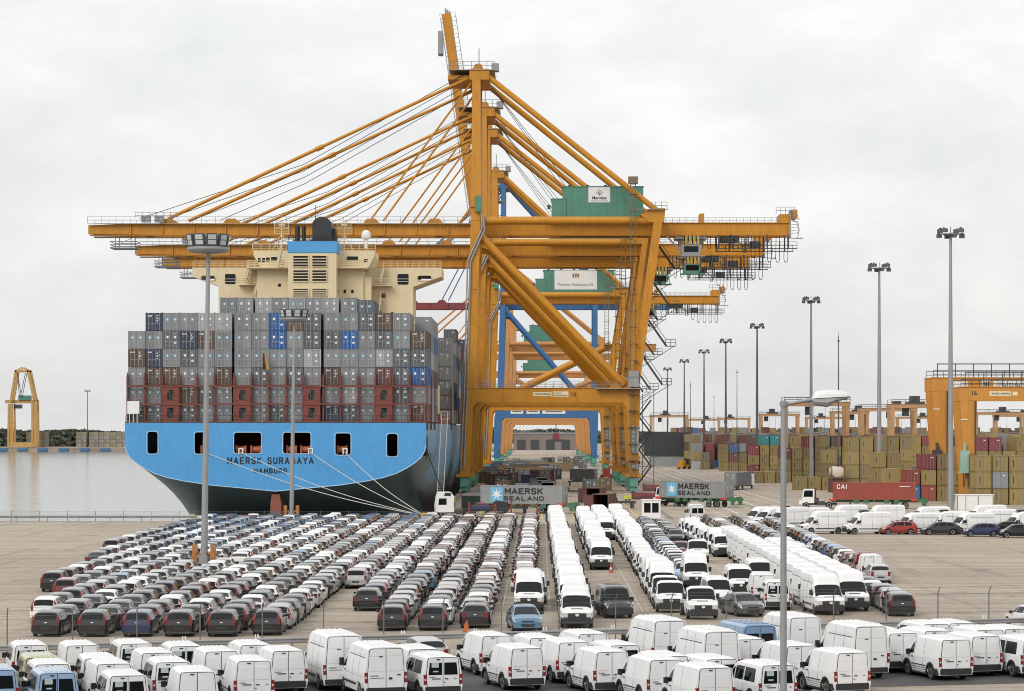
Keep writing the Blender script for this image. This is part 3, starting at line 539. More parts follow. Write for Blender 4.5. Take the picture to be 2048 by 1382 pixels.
def shell_mesh(L, c, openend=False, doors_in=False):
    """Corrugated box with corner posts and rails; door end at y = 0 (facing -y), standing on z = 0."""
    key = (L, c, openend, doors_in)
    if key in _CS: return _CS[key]
    b = MB(); w = CW / 2 - 0.012; h = CH - 0.06
    for sx in (-1, 1):
        for y0 in (0, L - 0.17): b.box(sx * w - (0.17 if sx > 0 else -0.01), sx * w + (0.17 if sx < 0 else -0.01), y0 + 0.01, y0 + 0.16, h, h + 0.055)
        for y0 in (0, L - 0.17): b.box(sx * w - (0.16 if sx > 0 else 0), sx * w + (0.16 if sx < 0 else 0), y0, y0 + 0.17, 0, h)
        b.box(sx * w - (0.1 if sx > 0 else 0), sx * w + (0.1 if sx < 0 else 0), 0.17, L - 0.17, 0, 0.16); b.box(sx * w - (0.1 if sx > 0 else 0), sx * w + (0.1 if sx < 0 else 0), 0.17, L - 0.17, h - 0.11, h)
        ys, n = [], int((L - 0.4) / 0.29); p = (L - 0.34) / n; off = []
        for k in range(n):
            y = 0.17 + k * p; ys += [y, y + p * 0.36, y + p * 0.5, y + p * 0.86]; off += [0.01, 0.01, 0.05, 0.05]
        ys.append(L - 0.17); off.append(0.01)
        vs = [(sx * (w - o), y, 0.15) for y, o in zip(ys, off)] + [(sx * (w - o), y, h - 0.1) for y, o in zip(ys, off)]; m_ = len(ys)
        b.add(vs, [(k, k + 1, k + 1 + m_, k + m_) if sx > 0 else (k + 1, k, k + m_, k + 1 + m_) for k in range(m_ - 1)])
    b.box(-w + 0.1, w - 0.1, 0.0, 0.1, 0, 0.15); b.box(-w + 0.1, w - 0.1, 0.0, 0.1, h - 0.13, h)
    b.quad((-w, 0, h - 0.02), (w, 0, h - 0.02), (w, L, h - 0.02), (-w, L, h - 0.02)); b.quad((-w, 0, 0.1), (-w, L, 0.1), (w, L, 0.1), (w, 0, 0.1))
    b.quad((-w, L - 0.05, 0.1), (-w, L - 0.05, h - 0.05), (w, L - 0.05, h - 0.05), (w, L - 0.05, 0.1))
    if not openend:
        b.quad((-w, 0.09, 0.1), (w, 0.09, 0.1), (w, 0.09, h - 0.05), (-w, 0.09, h - 0.05))
    if doors_in:
        for sx in (-1, 1):
            b.box(*sorted((sx * 0.015, sx * (w - 0.17))), 0.03, 0.09, 0.17, h - 0.15)
            for xx in (0.28, 0.82): b.tube((sx * xx, 0.0, 0.12), (sx * xx, 0.0, h - 0.1), 0.025, 4, 1, caps=False)
        if c in 'yk': b.box(-0.62, -0.5, 0.015, 0.031, 0.75, 1.85, 2)
        else: b.box(0.4, 0.75, 0.015, 0.031, 1.9, 2.05, 3)
    b = b.mesh('container_shell', [MATS['container_' + c], CHROME, INK, PLACW]); _CS[key] = b; return b
_DM = {}
def door_mesh(c, side, plac):
    key = (c, side, plac)
    if key in _DM: return _DM[key]
    b = MB(); w = CW / 2; h = CH; sx = side
    x0, x1 = sorted((sx * 0.012, sx * (w - 0.175)))
    b.box(x0, x1, 0.035, 0.09, 0.165, h - 0.155)
    for z in (0.35, 0.95, 1.5, 2.05): b.box(x0 + 0.07, x1 - 0.07, 0.022, 0.035, z, z + 0.2)
    for xx in (0.27, 0.80):
        b.tube((sx * xx, 0.0, 0.1), (sx * xx, 0.0, h - 0.1), 0.028, 5, 1, caps=False)
        for z in (0.3, 0.9, 1.7, 2.3): b.box(sx * xx - 0.06, sx * xx + 0.06, -0.005, 0.035, z, z + 0.06, 1)
        b.box(*sorted((sx * xx, sx * (xx - 0.33))), -0.03, 0.0, 1.02, 1.07, 1)
    if plac == 'M': b.box(sx * 0.56 - 0.15, sx * 0.56 + 0.15, 0.008, 0.021, 1.42, 1.78, 2); b.box(sx * 0.56 - 0.07, sx * 0.56 + 0.07, 0.003, 0.008, 1.52, 1.68, 3)
    elif plac == 'W':
        b.box(sx * 0.54 - 0.14, sx * 0.54 + 0.14, 0.008, 0.021, 1.5, 1.85, 3)
        if side > 0: b.box(0.38, 0.72, 0.008, 0.021, 0.75, 0.95, 3); b.box(0.38, 0.62, 0.008, 0.021, 2.1, 2.18, 3)
    elif plac == 'L' and side > 0:
        for k in range(5): b.box(0.35, 0.35 + 0.16 + 0.09 * ((k * 7) % 3), 0.008, 0.021, 1.2 + k * 0.22, 1.29 + k * 0.22, 3)
    elif plac == 'L':
        for k in range(4): b.box(-0.9 + k * 0.18, -0.8 + k * 0.18, 0.008, 0.021, 2.0, 2.2, 3)
    m = b.mesh('door', [MATS['container_' + c], CHROME, PLAC, PLACW]); _DM[key] = m; return m
def container(loc, c, label, group, L=12.19, rz=0.0, plac='M', doors=True, name='ship_container'):
    o = ob(name, shell_mesh(L, c, False, not doors), None, loc, rz, label, 'container', group)
    if doors:
        for s_ in (-1, 1): ob('door', door_mesh(c, s_, plac), o)
    return o

# ------------------------------------------------------------------ the ship (stern at y = 380, lying against the quay)
SY, SXC, SHW, SZ = 380.0, -37.65, 21.4, 12.7
def hull_mat():
    m = bpy.data.materials.new('hull_paint'); m.use_nodes = True; t = m.node_tree; b = t.nodes['Principled BSDF']; b.inputs['Roughness'].default_value = 0.42
    g = N(t, 'ShaderNodeNewGeometry'); sp = N(t, 'ShaderNodeSeparateXYZ'); LK(t, g, 'Position', sp, 0)
    mp = N(t, 'ShaderNodeMapping'); mp.inputs['Scale'].default_value = (0.5, 0.35, 0.05); LK(t, g, 'Position', mp, 0)
    nz = N(t, 'ShaderNodeTexNoise', ins={'Scale': 2.0, 'Detail': 8.0, 'Roughness': 0.65}); LK(t, mp, 0, nz, 'Vector')
    n2 = N(t, 'ShaderNodeTexNoise', ins={'Scale': 0.35, 'Detail': 6.0, 'Roughness': 0.6}); LK(t, g, 'Position', n2, 'Vector')
    ad = N(t, 'ShaderNodeMath', operation='MULTIPLY_ADD', ins={1: 1.6, 2: -0.8}); LK(t, n2, 0, ad, 0)
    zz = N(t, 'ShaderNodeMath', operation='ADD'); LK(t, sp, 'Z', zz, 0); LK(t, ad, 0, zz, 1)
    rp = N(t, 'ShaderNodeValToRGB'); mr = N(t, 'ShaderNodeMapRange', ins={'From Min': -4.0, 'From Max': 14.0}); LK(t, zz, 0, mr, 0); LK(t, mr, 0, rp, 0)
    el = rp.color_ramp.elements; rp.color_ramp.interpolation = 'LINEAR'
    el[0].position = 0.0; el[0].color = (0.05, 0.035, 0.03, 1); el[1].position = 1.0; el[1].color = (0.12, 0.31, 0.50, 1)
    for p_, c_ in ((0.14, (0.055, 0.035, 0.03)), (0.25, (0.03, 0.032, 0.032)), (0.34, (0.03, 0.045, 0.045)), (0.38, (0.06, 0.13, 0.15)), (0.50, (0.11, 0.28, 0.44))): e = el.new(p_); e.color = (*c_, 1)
    k = N(t, 'ShaderNodeMapRange', ins={'From Min': 0.35, 'From Max': 0.7, 'To Min': 0.78, 'To Max': 1.1}); LK(t, nz, 0, k, 0)
    v = N(t, 'ShaderNodeVectorMath', operation='SCALE'); LK(t, rp, 0, v, 0); LK(t, k, 0, v, 'Scale'); t.links.new(v.outputs[0], b.inputs['Base Color'])
    return m
HULLB = mat('transom_blue', (0.075, 0.325, 0.66), 0.42, var=0.08, scale=0.25, dirt=0.34, dirtcol=(0.06, 0.17, 0.30), streak=True)
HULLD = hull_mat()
COUNTER = mat('counter_shaded_teal', (0.10, 0.15, 0.155), 0.35, var=0.25, scale=0.25, dirt=0.4, dirtcol=(0.02, 0.018, 0.016))  # dark boot topping, with the stern underside's shade put into the colour
ship = ob('container_ship', None, None, (SXC, SY, 0), None, 'blue-hulled container ship moored stern to the car park, cream superstructure', 'ship')
TR = [(0.0, 2.95), (0.2, 3.35), (0.425, 3.8), (0.61, 4.4), (0.72, 4.9), (0.8, 5.45), (0.87, 6.2), (0.92, 6.9), (0.965, 7.7), (0.99, 8.6), (1.0, 9.4), (1.0, SZ)]
def lt(tab, x):
    if x <= tab[0][0]: return tab[0][1]
    for (a, b_), (c, d) in zip(tab[:-1], tab[1:]):
        if x <= c: return b_ + (d - b_) * (x - a) / (c - a) if c > a else d
    return tab[-1][1]
hull = MB(); ys = [0, 4, 9, 15, 22, 30, 40, 52, 66, 85, 120, 180, 240, 270, 295, 315, 330]
def section(y):
    f = min(1.0, y / 78.0); bow = max(0.0, (y - 240) / 90.0); pts = []
    hw = SHW * (1 - bow ** 1.8 * 0.97)
    for u, z in TR[:-1]:
        zb_ = 2.95 - 12.5 * min(1.0, (y / 46.0)) ** 0.9
        flat = zb_ + (9.4 - zb_) * (u ** (1.9 + 6 * f))
        zz = (z - 2.95) / 6.45 * (9.4 - zb_) + zb_
        w = min(1, f * 1.4); pts.append((hw * u, zz * (1 - w) + flat * w))
    pts.append((hw, SZ)); return pts
secs = [section(y) for y in ys]; n = len(TR)
for sgn in (-1, 1):
    for i in range(len(ys) - 1):
        for k in range(n - 1):
            a, b_ = secs[i][k], secs[i][k + 1]; c, d = secs[i + 1][k], secs[i + 1][k + 1]
            q = [(sgn * a[0], ys[i], a[1]), (sgn * c[0], ys[i + 1], c[1]), (sgn * d[0], ys[i + 1], d[1]), (sgn * b_[0], ys[i], b_[1])]
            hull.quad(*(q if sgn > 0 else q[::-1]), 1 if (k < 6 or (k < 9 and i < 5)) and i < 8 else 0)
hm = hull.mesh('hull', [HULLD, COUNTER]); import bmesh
bm_ = bmesh.new(); bm_.from_mesh(hm); bmesh.ops.remove_doubles(bm_, verts=bm_.verts, dist=0.002); bm_.to_mesh(hm); bm_.free()
hm.polygons.foreach_set('use_smooth', [True] * len(hm.polygons)); hm.set_sharp_from_angle(angle=R(50))
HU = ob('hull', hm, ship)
d_ = MB(); d_.quad((-SHW, 0.4, SZ - 1.1), (SHW, 0.4, SZ - 1.1), (SHW, 245, SZ - 1.1), (-SHW, 245, SZ - 1.1)); d_.quad((-18.6, 0.5, 7.9), (18.6, 0.5, 7.9), (18.6, 16, 7.9), (-18.6, 16, 7.9)); d_.quad((-19, 16, 7.9), (19, 16, 7.9), (19, 16, SZ - 1.1), (-19, 16, SZ - 1.1))
ob('deck', d_.mesh('deck', mat('deck_red', (0.13, 0.035, 0.025), 0.7, var=0.2)), ship)
# transom plate with rounded mooring openings, cut by a boolean from a real plate
tb = MB(); pl = [(SHW * u, z) for u, z in TR]; poly = pl + [(-x, z) for x, z in pl[::-1][:-1]]
tb.prism(poly, -0.06, 0.25); tm = fixn(tb.mesh('transom', HULLB)); to = ob('transom', tm, ship)
def rr(cx, cz, w, h, r=0.35):
    pts = []
    for sx, sz, a0 in ((1, 1, 0), (-1, 1, 90), (-1, -1, 180), (1, -1, 270)):
        for k in range(5): a = R(a0 + k * 22.5); pts.append((cx + sx * (w / 2 - r) + r * math.cos(a), cz + sz * (h / 2 - r) + r * math.sin(a)))
    return pts
OPEN = [(-17.45, 9.9, 1.45, 3.1), (-10.35, 9.85, 1.85, 3.05) , (-3.95, 9.85, 3.85, 2.95), (3.05, 9.85, 3.9, 2.95), (9.6, 9.7, 2.15, 3.05), (16.6, 9.55, 1.5, 3.2)]
OPEN[1] = (-10.6, 9.85, 1.75, 3.05)
cut = MB()
for cx, cz, w, h in OPEN: cut.prism(rr(cx, cz, w, h), -1.5, 1.5)
co = ob('cutter', fixn(cut.mesh('cutter', HULLB)), ship)
bo = to.modifiers.new('cut', 'BOOLEAN'); bo.object = co; bo.operation = 'DIFFERENCE'; bo.solver = 'EXACT'
bpy.context.view_layer.update()
nm = bpy.data.meshes.new_from_object(to.evaluated_get(bpy.context.evaluated_depsgraph_get())); to.modifiers.clear(); to.data = nm; bpy.data.objects.remove(co)
for cx, cz, w, h in OPEN:
    b = MB(); o_ = rr(cx, cz, w + 0.28, h + 0.28, 0.45); i_ = rr(cx, cz, w, h); k = len(o_)
    vs_ = [(x, -0.12, z) for x, z in o_] + [(x, -0.12, z) for x, z in i_] + [(x, -0.05, z) for x, z in o_] + [(x, 0.3, z) for x, z in i_]
    fs_ = [(j, (j + 1) % k, k + (j + 1) % k, k + j) for j in range(k)] + [(j, 2 * k + j, 2 * k + (j + 1) % k, (j + 1) % k) for j in range(k)] + [(k + j, k + (j + 1) % k, 3 * k + (j + 1) % k, 3 * k + j) for j in range(k)]
    b.add(vs_, fs_); ob('opening_rim', fixn(b.mesh('opening_rim', mat('rim_pale_blue', (0.30, 0.52, 0.72), 0.45, var=0))), ship)
MOOR = mat('winch_red', (0.42, 0.11, 0.05), 0.55, var=0.2, scale=1)
for cx in (-10.0, -5.0, -2.9, 2.2, 4.2, 9.4):
    b = MB(); b.box(cx - 0.75, cx - 0.55, 0.8, 2.2, 8.0, 9.5); b.box(cx + 0.55, cx + 0.75, 0.8, 2.2, 8.0, 9.5); b.tube((cx - 0.55, 1.5, 8.9), (cx + 0.55, 1.5, 8.9), 0.5, 10); b.box(cx - 0.75, cx + 0.75, 1.0, 2.0, 7.9, 8.1)
    ob('mooring_winch', b.mesh('mooring_winch', MOOR), ship)
for cx in (-9.9, -4.9, 5.0, 9.9):
    b = MB(); b.box(cx - 0.35, cx - 0.2, -0.25, 0.15, 8.25, 9.0); b.box(cx + 0.2, cx + 0.35, -0.25, 0.15, 8.25, 9.0); b.box(cx - 0.35, cx + 0.35, -0.25, 0.15, 9.0, 9.12); ob('fairlead', b.mesh('fairlead', WHT), ship)
NAMEINK = mat('name_black', (0.012, 0.015, 0.02), 0.5, var=0)
ob('ship_name', block_text('MAERSK SURABAYA', 0.98, 0.62, 0.20, 0.17, NAMEINK), ship, (-0.7, -0.065, 6.85)); ob('home_port', block_text('HAMBURG', 0.72, 0.52, 0.15, 0.14, NAMEINK), ship, (-0.7, -0.065, 5.55))
b = MB(); b.path([(SHW * u, -0.03, z + 0.06) for u, z in TR[:-1]], 0.07, 5); b.path([(-SHW * u, -0.03, z + 0.06) for u, z in TR[:-1]], 0.07, 5); ob('transom_edge', b.mesh('transom_edge', mat('edge_pale', (0.45, 0.62, 0.75), 0.5, var=0)), ship)
b = MB(); b.prism([(-0.55, 2.6), (0.55, 2.6), (0.75, 1.2), (0.8, -5), (-0.8, -5), (-0.75, 1.2)], 0.3, 4.5); ob('rudder', fixn(b.mesh('rudder', mat('rudder_red', (0.26, 0.08, 0.05), 0.6, var=0.3, scale=0.6, dirt=0.5))), ship)
b = MB(); b.prism([(20.7, 8.0), (21.5, 8.0), (21.5, 10.6), (21.3, 11.0), (20.9, 10.2)], 1.5, 2.6); b.prismx([(1.0, 7.4), (1.5, 7.4), (2.4, 10.9), (2.0, 10.9)], 21.3, 21.5); b.prismx([(3.6, 7.9), (4.3, 7.9), (4.3, 10.6), (3.6, 10.6)], 21.38, 21.47); ob('side_chock', fixn(b.mesh('side_chock', NAMEINK)), ship)
# deck rail and lashing structure above the transom
LASH = mat('lashing_red', (0.19, 0.045, 0.032), 0.6, var=0.14, scale=0.4, dirt=0.4, dirtcol=(0.10, 0.03, 0.02), streak=True)
def colx(c): return -SHW + 0.28 + 1.22 + c * 2.47 + (0.35 if c > 5 else 0) + (0.35 if c > 10 else 0)
b = MB(); b.box(-SHW, SHW, 0.05, 0.2, SZ, SZ + 0.12); rail_line(b, (-SHW + 0.1, 0.1, SZ), (SHW - 0.1, 0.1, SZ), 1.1, 2.5, 0.03); ob('stern_rail', b.mesh('stern_rail', DRK), ship)
def lash_frame(y, side_only=False):
    cols = range(18) if not side_only else (16, 17)
    for c in cols:
        x = colx(min(c, 16)) + (-1.235 if c < 17 else 1.235)
        b = MB(); b.box(x - 0.11, x + 0.11, y, y + 0.5, SZ - 1, SZ + 6.6); b.prism([(x - 0.11, SZ + 6.6), (x + 0.11, SZ + 6.6), (x, SZ + 7.2)], y, y + 0.5); ob('lashing_post', fixn(b.mesh('lashing_post', LASH)), ship)
    x0, x1 = (colx(0) - 1.3, colx(16) + 1.3) if not side_only else (colx(15), colx(16) + 1.3)
    b = MB()
    for z in (SZ + 0.15, SZ + 2.68, SZ + 5.25): b.box(x0, x1, y - 0.25, y - 0.02, z - 0.13, z + 0.08)
    for z in (SZ + 2.76, SZ + 5.33): rail_line(b, (x0, y - 0.25, z), (x1, y - 0.25, z), 1.05, 2.5, 0.018)
    ob('lashing_walkway', b.mesh('lashing_walkway', LASH), ship)
lash_frame(0.45)
for c in (2, 6, 10, 14):
    for z in (SZ + 0.2, SZ + 2.75):
        b = MB(); x = colx(c); o_ = rect(2.25, 2.45); hole = rr(0, 0, 0.95, 1.45, 0.2)
        out = []
        for a_ in hole:
            s_ = max(abs(a_[0]) / 1.125, abs(a_[1]) / 1.225); out.append((a_[0] / s_, a_[1] / s_))
        k = len(hole); vs_ = []
        for yy in (0.3, 0.45): vs_ += [(x + p[0], yy, z + 1.25 + p[1]) for p in out] + [(x + p[0], yy, z + 1.25 + p[1]) for p in hole]
        fs_ = []
        for j in range(k):
            j2 = (j + 1) % k; fs_ += [(j, j2, k + j2, k + j), (2 * k + j2, 2 * k + j, 3 * k + j, 3 * k + j2), (k + j, k + j2, 3 * k + j2, 3 * k + j), (j2, j, 2 * k + j, 2 * k + j2)]
        for sx in (-1, 1): b.box(x + sx * 1.08 - 0.1, x + sx * 1.08 + 0.1, 0.28, 0.46, z, z + 2.5)
        for sz in (0, 1): b.box(x - 1.0, x + 1.0, 0.285, 0.455, z + sz * 2.35, z + sz * 2.35 + 0.18)
        b.add(vs_, fs_); ob('lashing_panel', fixn(b.mesh('lashing_panel', LASH)), ship)
b = MB(); x = colx(0) - 0.3
for dx in (-0.55, 0, 0.55): b.tube((x + dx, 0.0, SZ), (x + dx, 0.0, SZ + 1.4), 0.06, 5)
b.box(x - 0.85, x + 0.85, 0.0, 0.2, SZ + 1.3, SZ + 3.1)
ob('stern_light_board', b.mesh('stern_light_board', WHT), ship)
GRID = {1: 'dd.dgg.gdg.ndg.gr', 2: 'gg.odg.ggg.glg.dg', 3: 'googgrgdgdgoggrdb', 4: 'ongdgggggglggglgd'[:17], 5: 'ggdnrggggbddbgdgo'[:17], 6: '.nggllggbrrggdrg.'}
GRID[4] = 'ongdgggggglggglddd'[:17]; GRID[5] = 'ggdnogggbgddbgdgo'; GRID[6] = '.nggllggbodggdog.'; GRID[3] = 'googgogdgdgoggrdb'
TW = {1: 'bottom', 2: 'second', 3: 'third', 4: 'fourth', 5: 'fifth', 6: 'sixth', 7: 'top'}
for tier in range(1, 7):
    for c in range(17):
        k = GRID[tier][c]
        if k == '.':
            if tier > 2: continue
            k = 'd'
        pl_ = {'g': 'M', 'l': 'W', 'd': 'W', 'n': 'L', 'b': 'W', 'r': 'L', 'o': 'L'}[k]
        if k == 'g' and (c * 7 + tier * 5) % 9 == 0: pl_ = 'W'
        container((SXC + colx(c), SY + 1.1 + 0.05 * ((c * 5 + tier * 3) % 3), SZ + 0.2 + (tier - 1) * CH), k, '%s container, %s tier, %s from the left in the ship\'s stern stack' % (CNAME[k], TW[tier], od(c + 1)), 'containers stacked at the ship\'s stern', plac=pl_)
for j in range(9):
    k = 'gglglglgd'[j]; x = -9.62 + 1.22 + j * 2.47 + (0.25 if j > 1 else 0) + (0.25 if j > 6 else 0)
    container((SXC + x, SY + 14.6, SZ + 0.2 + 6 * CH + 0.25 - (0.35 if j == 8 else 0)), k, '%s container, %s from left in the short top row below the funnel' % (CNAME[k], od(j + 1)), 'short top row of ship containers', plac='MWWWMWWWM'[j])
SIDE = {14.6: 'ggdlgg', 28.2: 'dgrgbg'}
for bay, cols in SIDE.items():
    for tier, k in enumerate(cols):
        container((SXC + colx(16), SY + bay, SZ + 0.2 + tier * CH), k, '%s container, %s tier on the ship\'s quay side, %s stack behind the stern' % (CNAME[k], TW[tier + 1], 'first' if bay < 20 else 'second'), 'quay-side ship containers', doors=False)
    lash_frame(bay - 1.2, True)
for bi, (bay, tiers) in enumerate(((104, 6), (118, 5), (132, 7), (150, 6), (170, 6), (190, 7))):
    for cc in (14, 15, 16):
        for tier in range(tiers - (16 - cc) % 2):
            k = random.choice('ggdglbgrdn'); container((SXC + colx(cc), SY + bay, SZ + 0.2 + tier * CH), k, '%s container, %s tier, %s row, %s bay forward of the ship\'s bridge' % (CNAME[k], TW[tier + 1], ['third', 'second', 'outer'][cc - 14], od(bi + 1)), 'ship containers forward of the bridge', plac='L', doors=bi < 1)
lash_frame(103.0, True)

# superstructure: bridge deck with open wings, wheelhouse, funnel casing, funnel and pipes
SB = 80.0                                                   # metres forward of the transom
def sx_(px, D=SY + 80): return gx(px, D) - SXC
def sz_(py, D=SY + 80): return gz(py, D)
acc = MB(); z0, z1 = SZ - 1, sz_(535)
acc.prism([(sx_(437), z0), (sx_(826), z0), (sx_(826), sz_(574)), (sx_(883), sz_(553)), (sx_(883), z1), (sx_(385), z1), (sx_(385), sz_(553)), (sx_(437), sz_(572))], SB, SB + 11)
bb_ = ob('bridge_block', fixn(acc.mesh('bridge_block', CRE)), ship); cut = MB()
for cx_ in (416, 849): cut.prism(rr(sx_(cx_), sz_(556), 2.5, 0.9, 0.42), SB - 1, SB + 12)
co = ob('cutter', fixn(cut.mesh('cutter', CRE)), ship); bo = bb_.modifiers.new('cut', 'BOOLEAN'); bo.object = co; bo.operation = 'DIFFERENCE'; bo.solver = 'EXACT'
bpy.context.view_layer.update(); nm = bpy.data.meshes.new_from_object(bb_.evaluated_get(bpy.context.evaluated_depsgraph_get())); bb_.modifiers.clear(); bb_.data = nm; bpy.data.objects.remove(co)
b = MB(); b.box(sx_(520), sx_(730), SB - 4.5, SB, z0, sz_(541)); b.box(sx_(502), sx_(738), SB - 6.5, SB + 0.5, sz_(541), sz_(538)); b.box(sx_(700), sx_(745), SB - 4.0, SB - 0.02, z0, sz_(556)); ob('lower_house', b.mesh('lower_house', CRE), ship)
b = MB(); b.prism([(sx_(526), sz_(538)), (sx_(740), sz_(538)), (sx_(752), sz_(514)), (sx_(752), sz_(504)), (sx_(512), sz_(504)), (sx_(512), sz_(514))], SB - 4.0, SB + 8); ob('wheelhouse', fixn(b.mesh('wheelhouse', CRE)), ship)
fx0, fx1 = sx_(577, SY + 72), sx_(673, SY + 72)
b = MB(); b.box(fx0, fx1, SB - 8.5, SB + 3, z0, sz_(506, SY + 72)); ob('funnel_casing', b.mesh('funnel_casing', CRE), ship)
b = MB(); b.box(fx0 - 0.1, fx1 + 0.1, SB - 8.6, SB + 3.1, sz_(505.5, SY + 72), sz_(483, SY + 72)); b.box(fx0 - 0.02, fx1 + 0.02, SB - 8.52, SB + 3.02, sz_(506.5, SY + 72), sz_(505.5, SY + 72)); ob('funnel_band', b.mesh('funnel_band', HULLB), ship)
SOOT = mat('funnel_black', (0.022, 0.025, 0.028), 0.45, var=0.25, scale=0.5)
zf = sz_(483, SY + 72)
b = MB(); xa, xb = sx_(625, SY + 74), sx_(663, SY + 74); xm = (xa + xb) / 2; hw_ = (xb - xa) / 2; zt_ = sz_(434, SY + 74)
pr = [(xa, zf)] + [(xm - hw_ * math.cos(R(a)), zt_ - hw_ * 0.85 + hw_ * 0.85 * math.sin(R(a))) for a in range(0, 181, 18)] + [(xb, zf)]
b.prism(pr, SB - 6.5, SB + 1); b.box(xa - 0.25, xb + 0.35, SB - 6.8, SB + 1.2, zf, zf + 0.5); b.box(xb, xb + 0.6, SB - 5, SB, zf, zf + 2.4)
ob('funnel', fixn(b.mesh('funnel', SOOT, 35)), ship)
for px_, w_2 in ((592.5, 0.44), (605.5, 0.34)):
    b = MB(); x = sx_(px_, SY + 74); b.tube((x, SB - 4, zf), (x, SB - 4, sz_(451, SY + 74)), w_2, 12); b.tube((x, SB - 4, sz_(451, SY + 74)), (x, SB - 4, sz_(449.5, SY + 74)), w_2 * 0.85, 12); ob('exhaust_pipe', b.mesh('exhaust_pipe', SOOT, 40), ship)
b = MB(); rail_line(b, (fx0, SB - 8.4, zf), (fx1, SB - 8.4, zf), 1.0, 0.9, 0.04, 3); b.box(fx0 + 0.5, fx1 - 0.6, SB - 6, SB, zf, zf + 0.35); b.tube((xm - 1.4, SB - 2, zt_ - 2), (xm - 1.4, SB - 2, zt_ + 2.4), 0.06, 4); b.tube((xm - 2.2, SB - 2, zt_ + 1.0), (xm - 0.6, SB - 2, zt_ + 1.0), 0.05, 4); ob('funnel_deck_rail', b.mesh('funnel_deck_rail', SOOT), ship)
# louvres in the casing
for px0, px1 in ((586, 617), (624, 654)):
    for py0, py1 in ((511, 534), (540, 563), (577, 592)):
        b = MB(); xa, xb = sx_(px0, SY + 71.5), sx_(px1, SY + 71.5); za, zc = sz_(py1, SY + 71.5), sz_(py0, SY + 71.5)
        b.box(xa, xb, SB - 8.56, SB - 8.45, za, zc, 0); nl = 4
        for q in range(nl + 1): z = za + (zc - za) * q / nl; b.box(xa, xb, SB - 8.7, SB - 8.55, z - 0.07, z + 0.07, 1)
        for x in (xa, xb): b.box(x - 0.07, x + 0.07, SB - 8.68, SB - 8.55, za, zc, 1)
        ob('louvre', b.mesh('louvre', [BLK, CRE]), ship)
def ship_window(px0, px1, py0, py1, yy, m=GLS, r=0.25):
    b = MB(); a_, c_ = sx_(px0), sx_(px1); e_, f_ = sz_(py1), sz_(py0)
    b.prism(rr((a_ + c_) / 2, (e_ + f_) / 2, abs(c_ - a_), abs(f_ - e_), min(r, abs(c_ - a_) * 0.3)), yy - 0.06, yy + 0.02, 0); o = ob('window', fixn(b.mesh('window', m)), ship)
    return o
for q in ((450, 471, 548, 568), (795, 817, 548, 569), (561, 567, 570, 576), (676, 681, 582, 589), (691, 696, 582, 589), (706, 711, 582, 589), (760, 767, 588, 593), (782, 787, 624, 630), (755, 763, 621, 630)):
    yy = SB if q[0] < 500 or q[0] > 745 else SB - 4.5
    o = ship_window(*q, yy)
for q in ((450, 471, 548, 568), (795, 817, 548, 569)):
    b = MB()
    for py_ in (558, 563): b.tube((sx_(q[0]), SB - 0.1, sz_(py_)), (sx_(q[1]), SB - 0.1, sz_(py_)), 0.04, 4)
    ob('window_guard_rail', b.mesh('window_guard_rail', WHT), ship)
for q in ((521, 526, 519, 528), (529, 535, 519, 527), (537, 544, 518, 526), (547, 559, 517, 525), (697, 719, 516, 524), (731, 738, 521, 527)): ship_window(*q, SB - 4.0, r=0.1)
for cx_ in (416, 849):
    b = MB(); o_ = rr(sx_(cx_), sz_(556), 2.5, 0.9, 0.42); b.path([(x, SB - 0.1, z) for x, z in o_ + o_[:1]], 0.07, 5); ob('wing_opening_rim', b.mesh('wing_opening_rim', CRE), ship)
def rails(name, segs, m=CRE, h=1.1, step=1.2, r=0.055):
    b = MB()
    for p, q in segs: rail_line(b, p, q, h, step, r, 3)
    return ob(name, b.mesh(name, m), ship)
rails('bridge_rail', [((sx_(386), SB + 0.1, z1), (sx_(512), SB + 0.1, z1)), ((sx_(752), SB + 0.1, z1), (sx_(882), SB + 0.1, z1)), ((sx_(502), SB - 6.3, sz_(538)), (sx_(575), SB - 6.3, sz_(538))), ((sx_(673), SB - 6.3, sz_(538)), (sx_(738), SB - 6.3, sz_(538))), ((sx_(510), SB - 4.0, sz_(504)), (sx_(577), SB - 4.0, sz_(504))), ((sx_(673), SB - 4, sz_(504)), (sx_(754), SB - 4, sz_(504)))])
def ship_stairs(name, px0, py0, px1, py1, yy):
    b = MB(); p, q = Vector((sx_(px0), yy, sz_(py0))), Vector((sx_(px1), yy, sz_(py1)))
    for dy_ in (0, 0.9): b.beam(p + Vector((0, dy_, 0)), q + Vector((0, dy_, 0)), 0.12, 0.3); b.tube(p + Vector((0, dy_, 1)), q + Vector((0, dy_, 1)), 0.07, 4)
    for k in range(14): c = p.lerp(q, (k + 0.5) / 14); b.box(c.x - 0.3, c.x + 0.3, yy, yy + 0.9, c.z - 0.03, c.z + 0.03)
    for k in (0, 1): c = p if k else q; b.tube(c, c + Vector((0, 0, 1.1)), 0.04, 4)
    return ob(name, b.mesh(name, CRE), ship)
for a_ in ((492, 566, 500, 537), (511, 590, 517, 566), (761, 566, 769, 537), (737, 598, 742, 566), (757, 632, 763, 596), (564, 536, 570, 506)): ship_stairs('stairs', *a_, SB - 1.6 if a_[0] < 560 or a_[0] > 730 else SB - 7.6)
b = MB(); b.box(sx_(478), sx_(512), SB - 1.8, SB, sz_(571), sz_(570)); b.box(sx_(746), sx_(784), SB - 1.8, SB, sz_(573), sz_(572)); b.box(sx_(808), sx_(846), SB - 2.4, SB, sz_(650), sz_(648)); b.prism([(sx_(826), sz_(652)), (sx_(846), sz_(646)), (sx_(826), sz_(646))], SB - 2.3, SB); ob('side_platforms', b.mesh('side_platforms', CRE), ship)
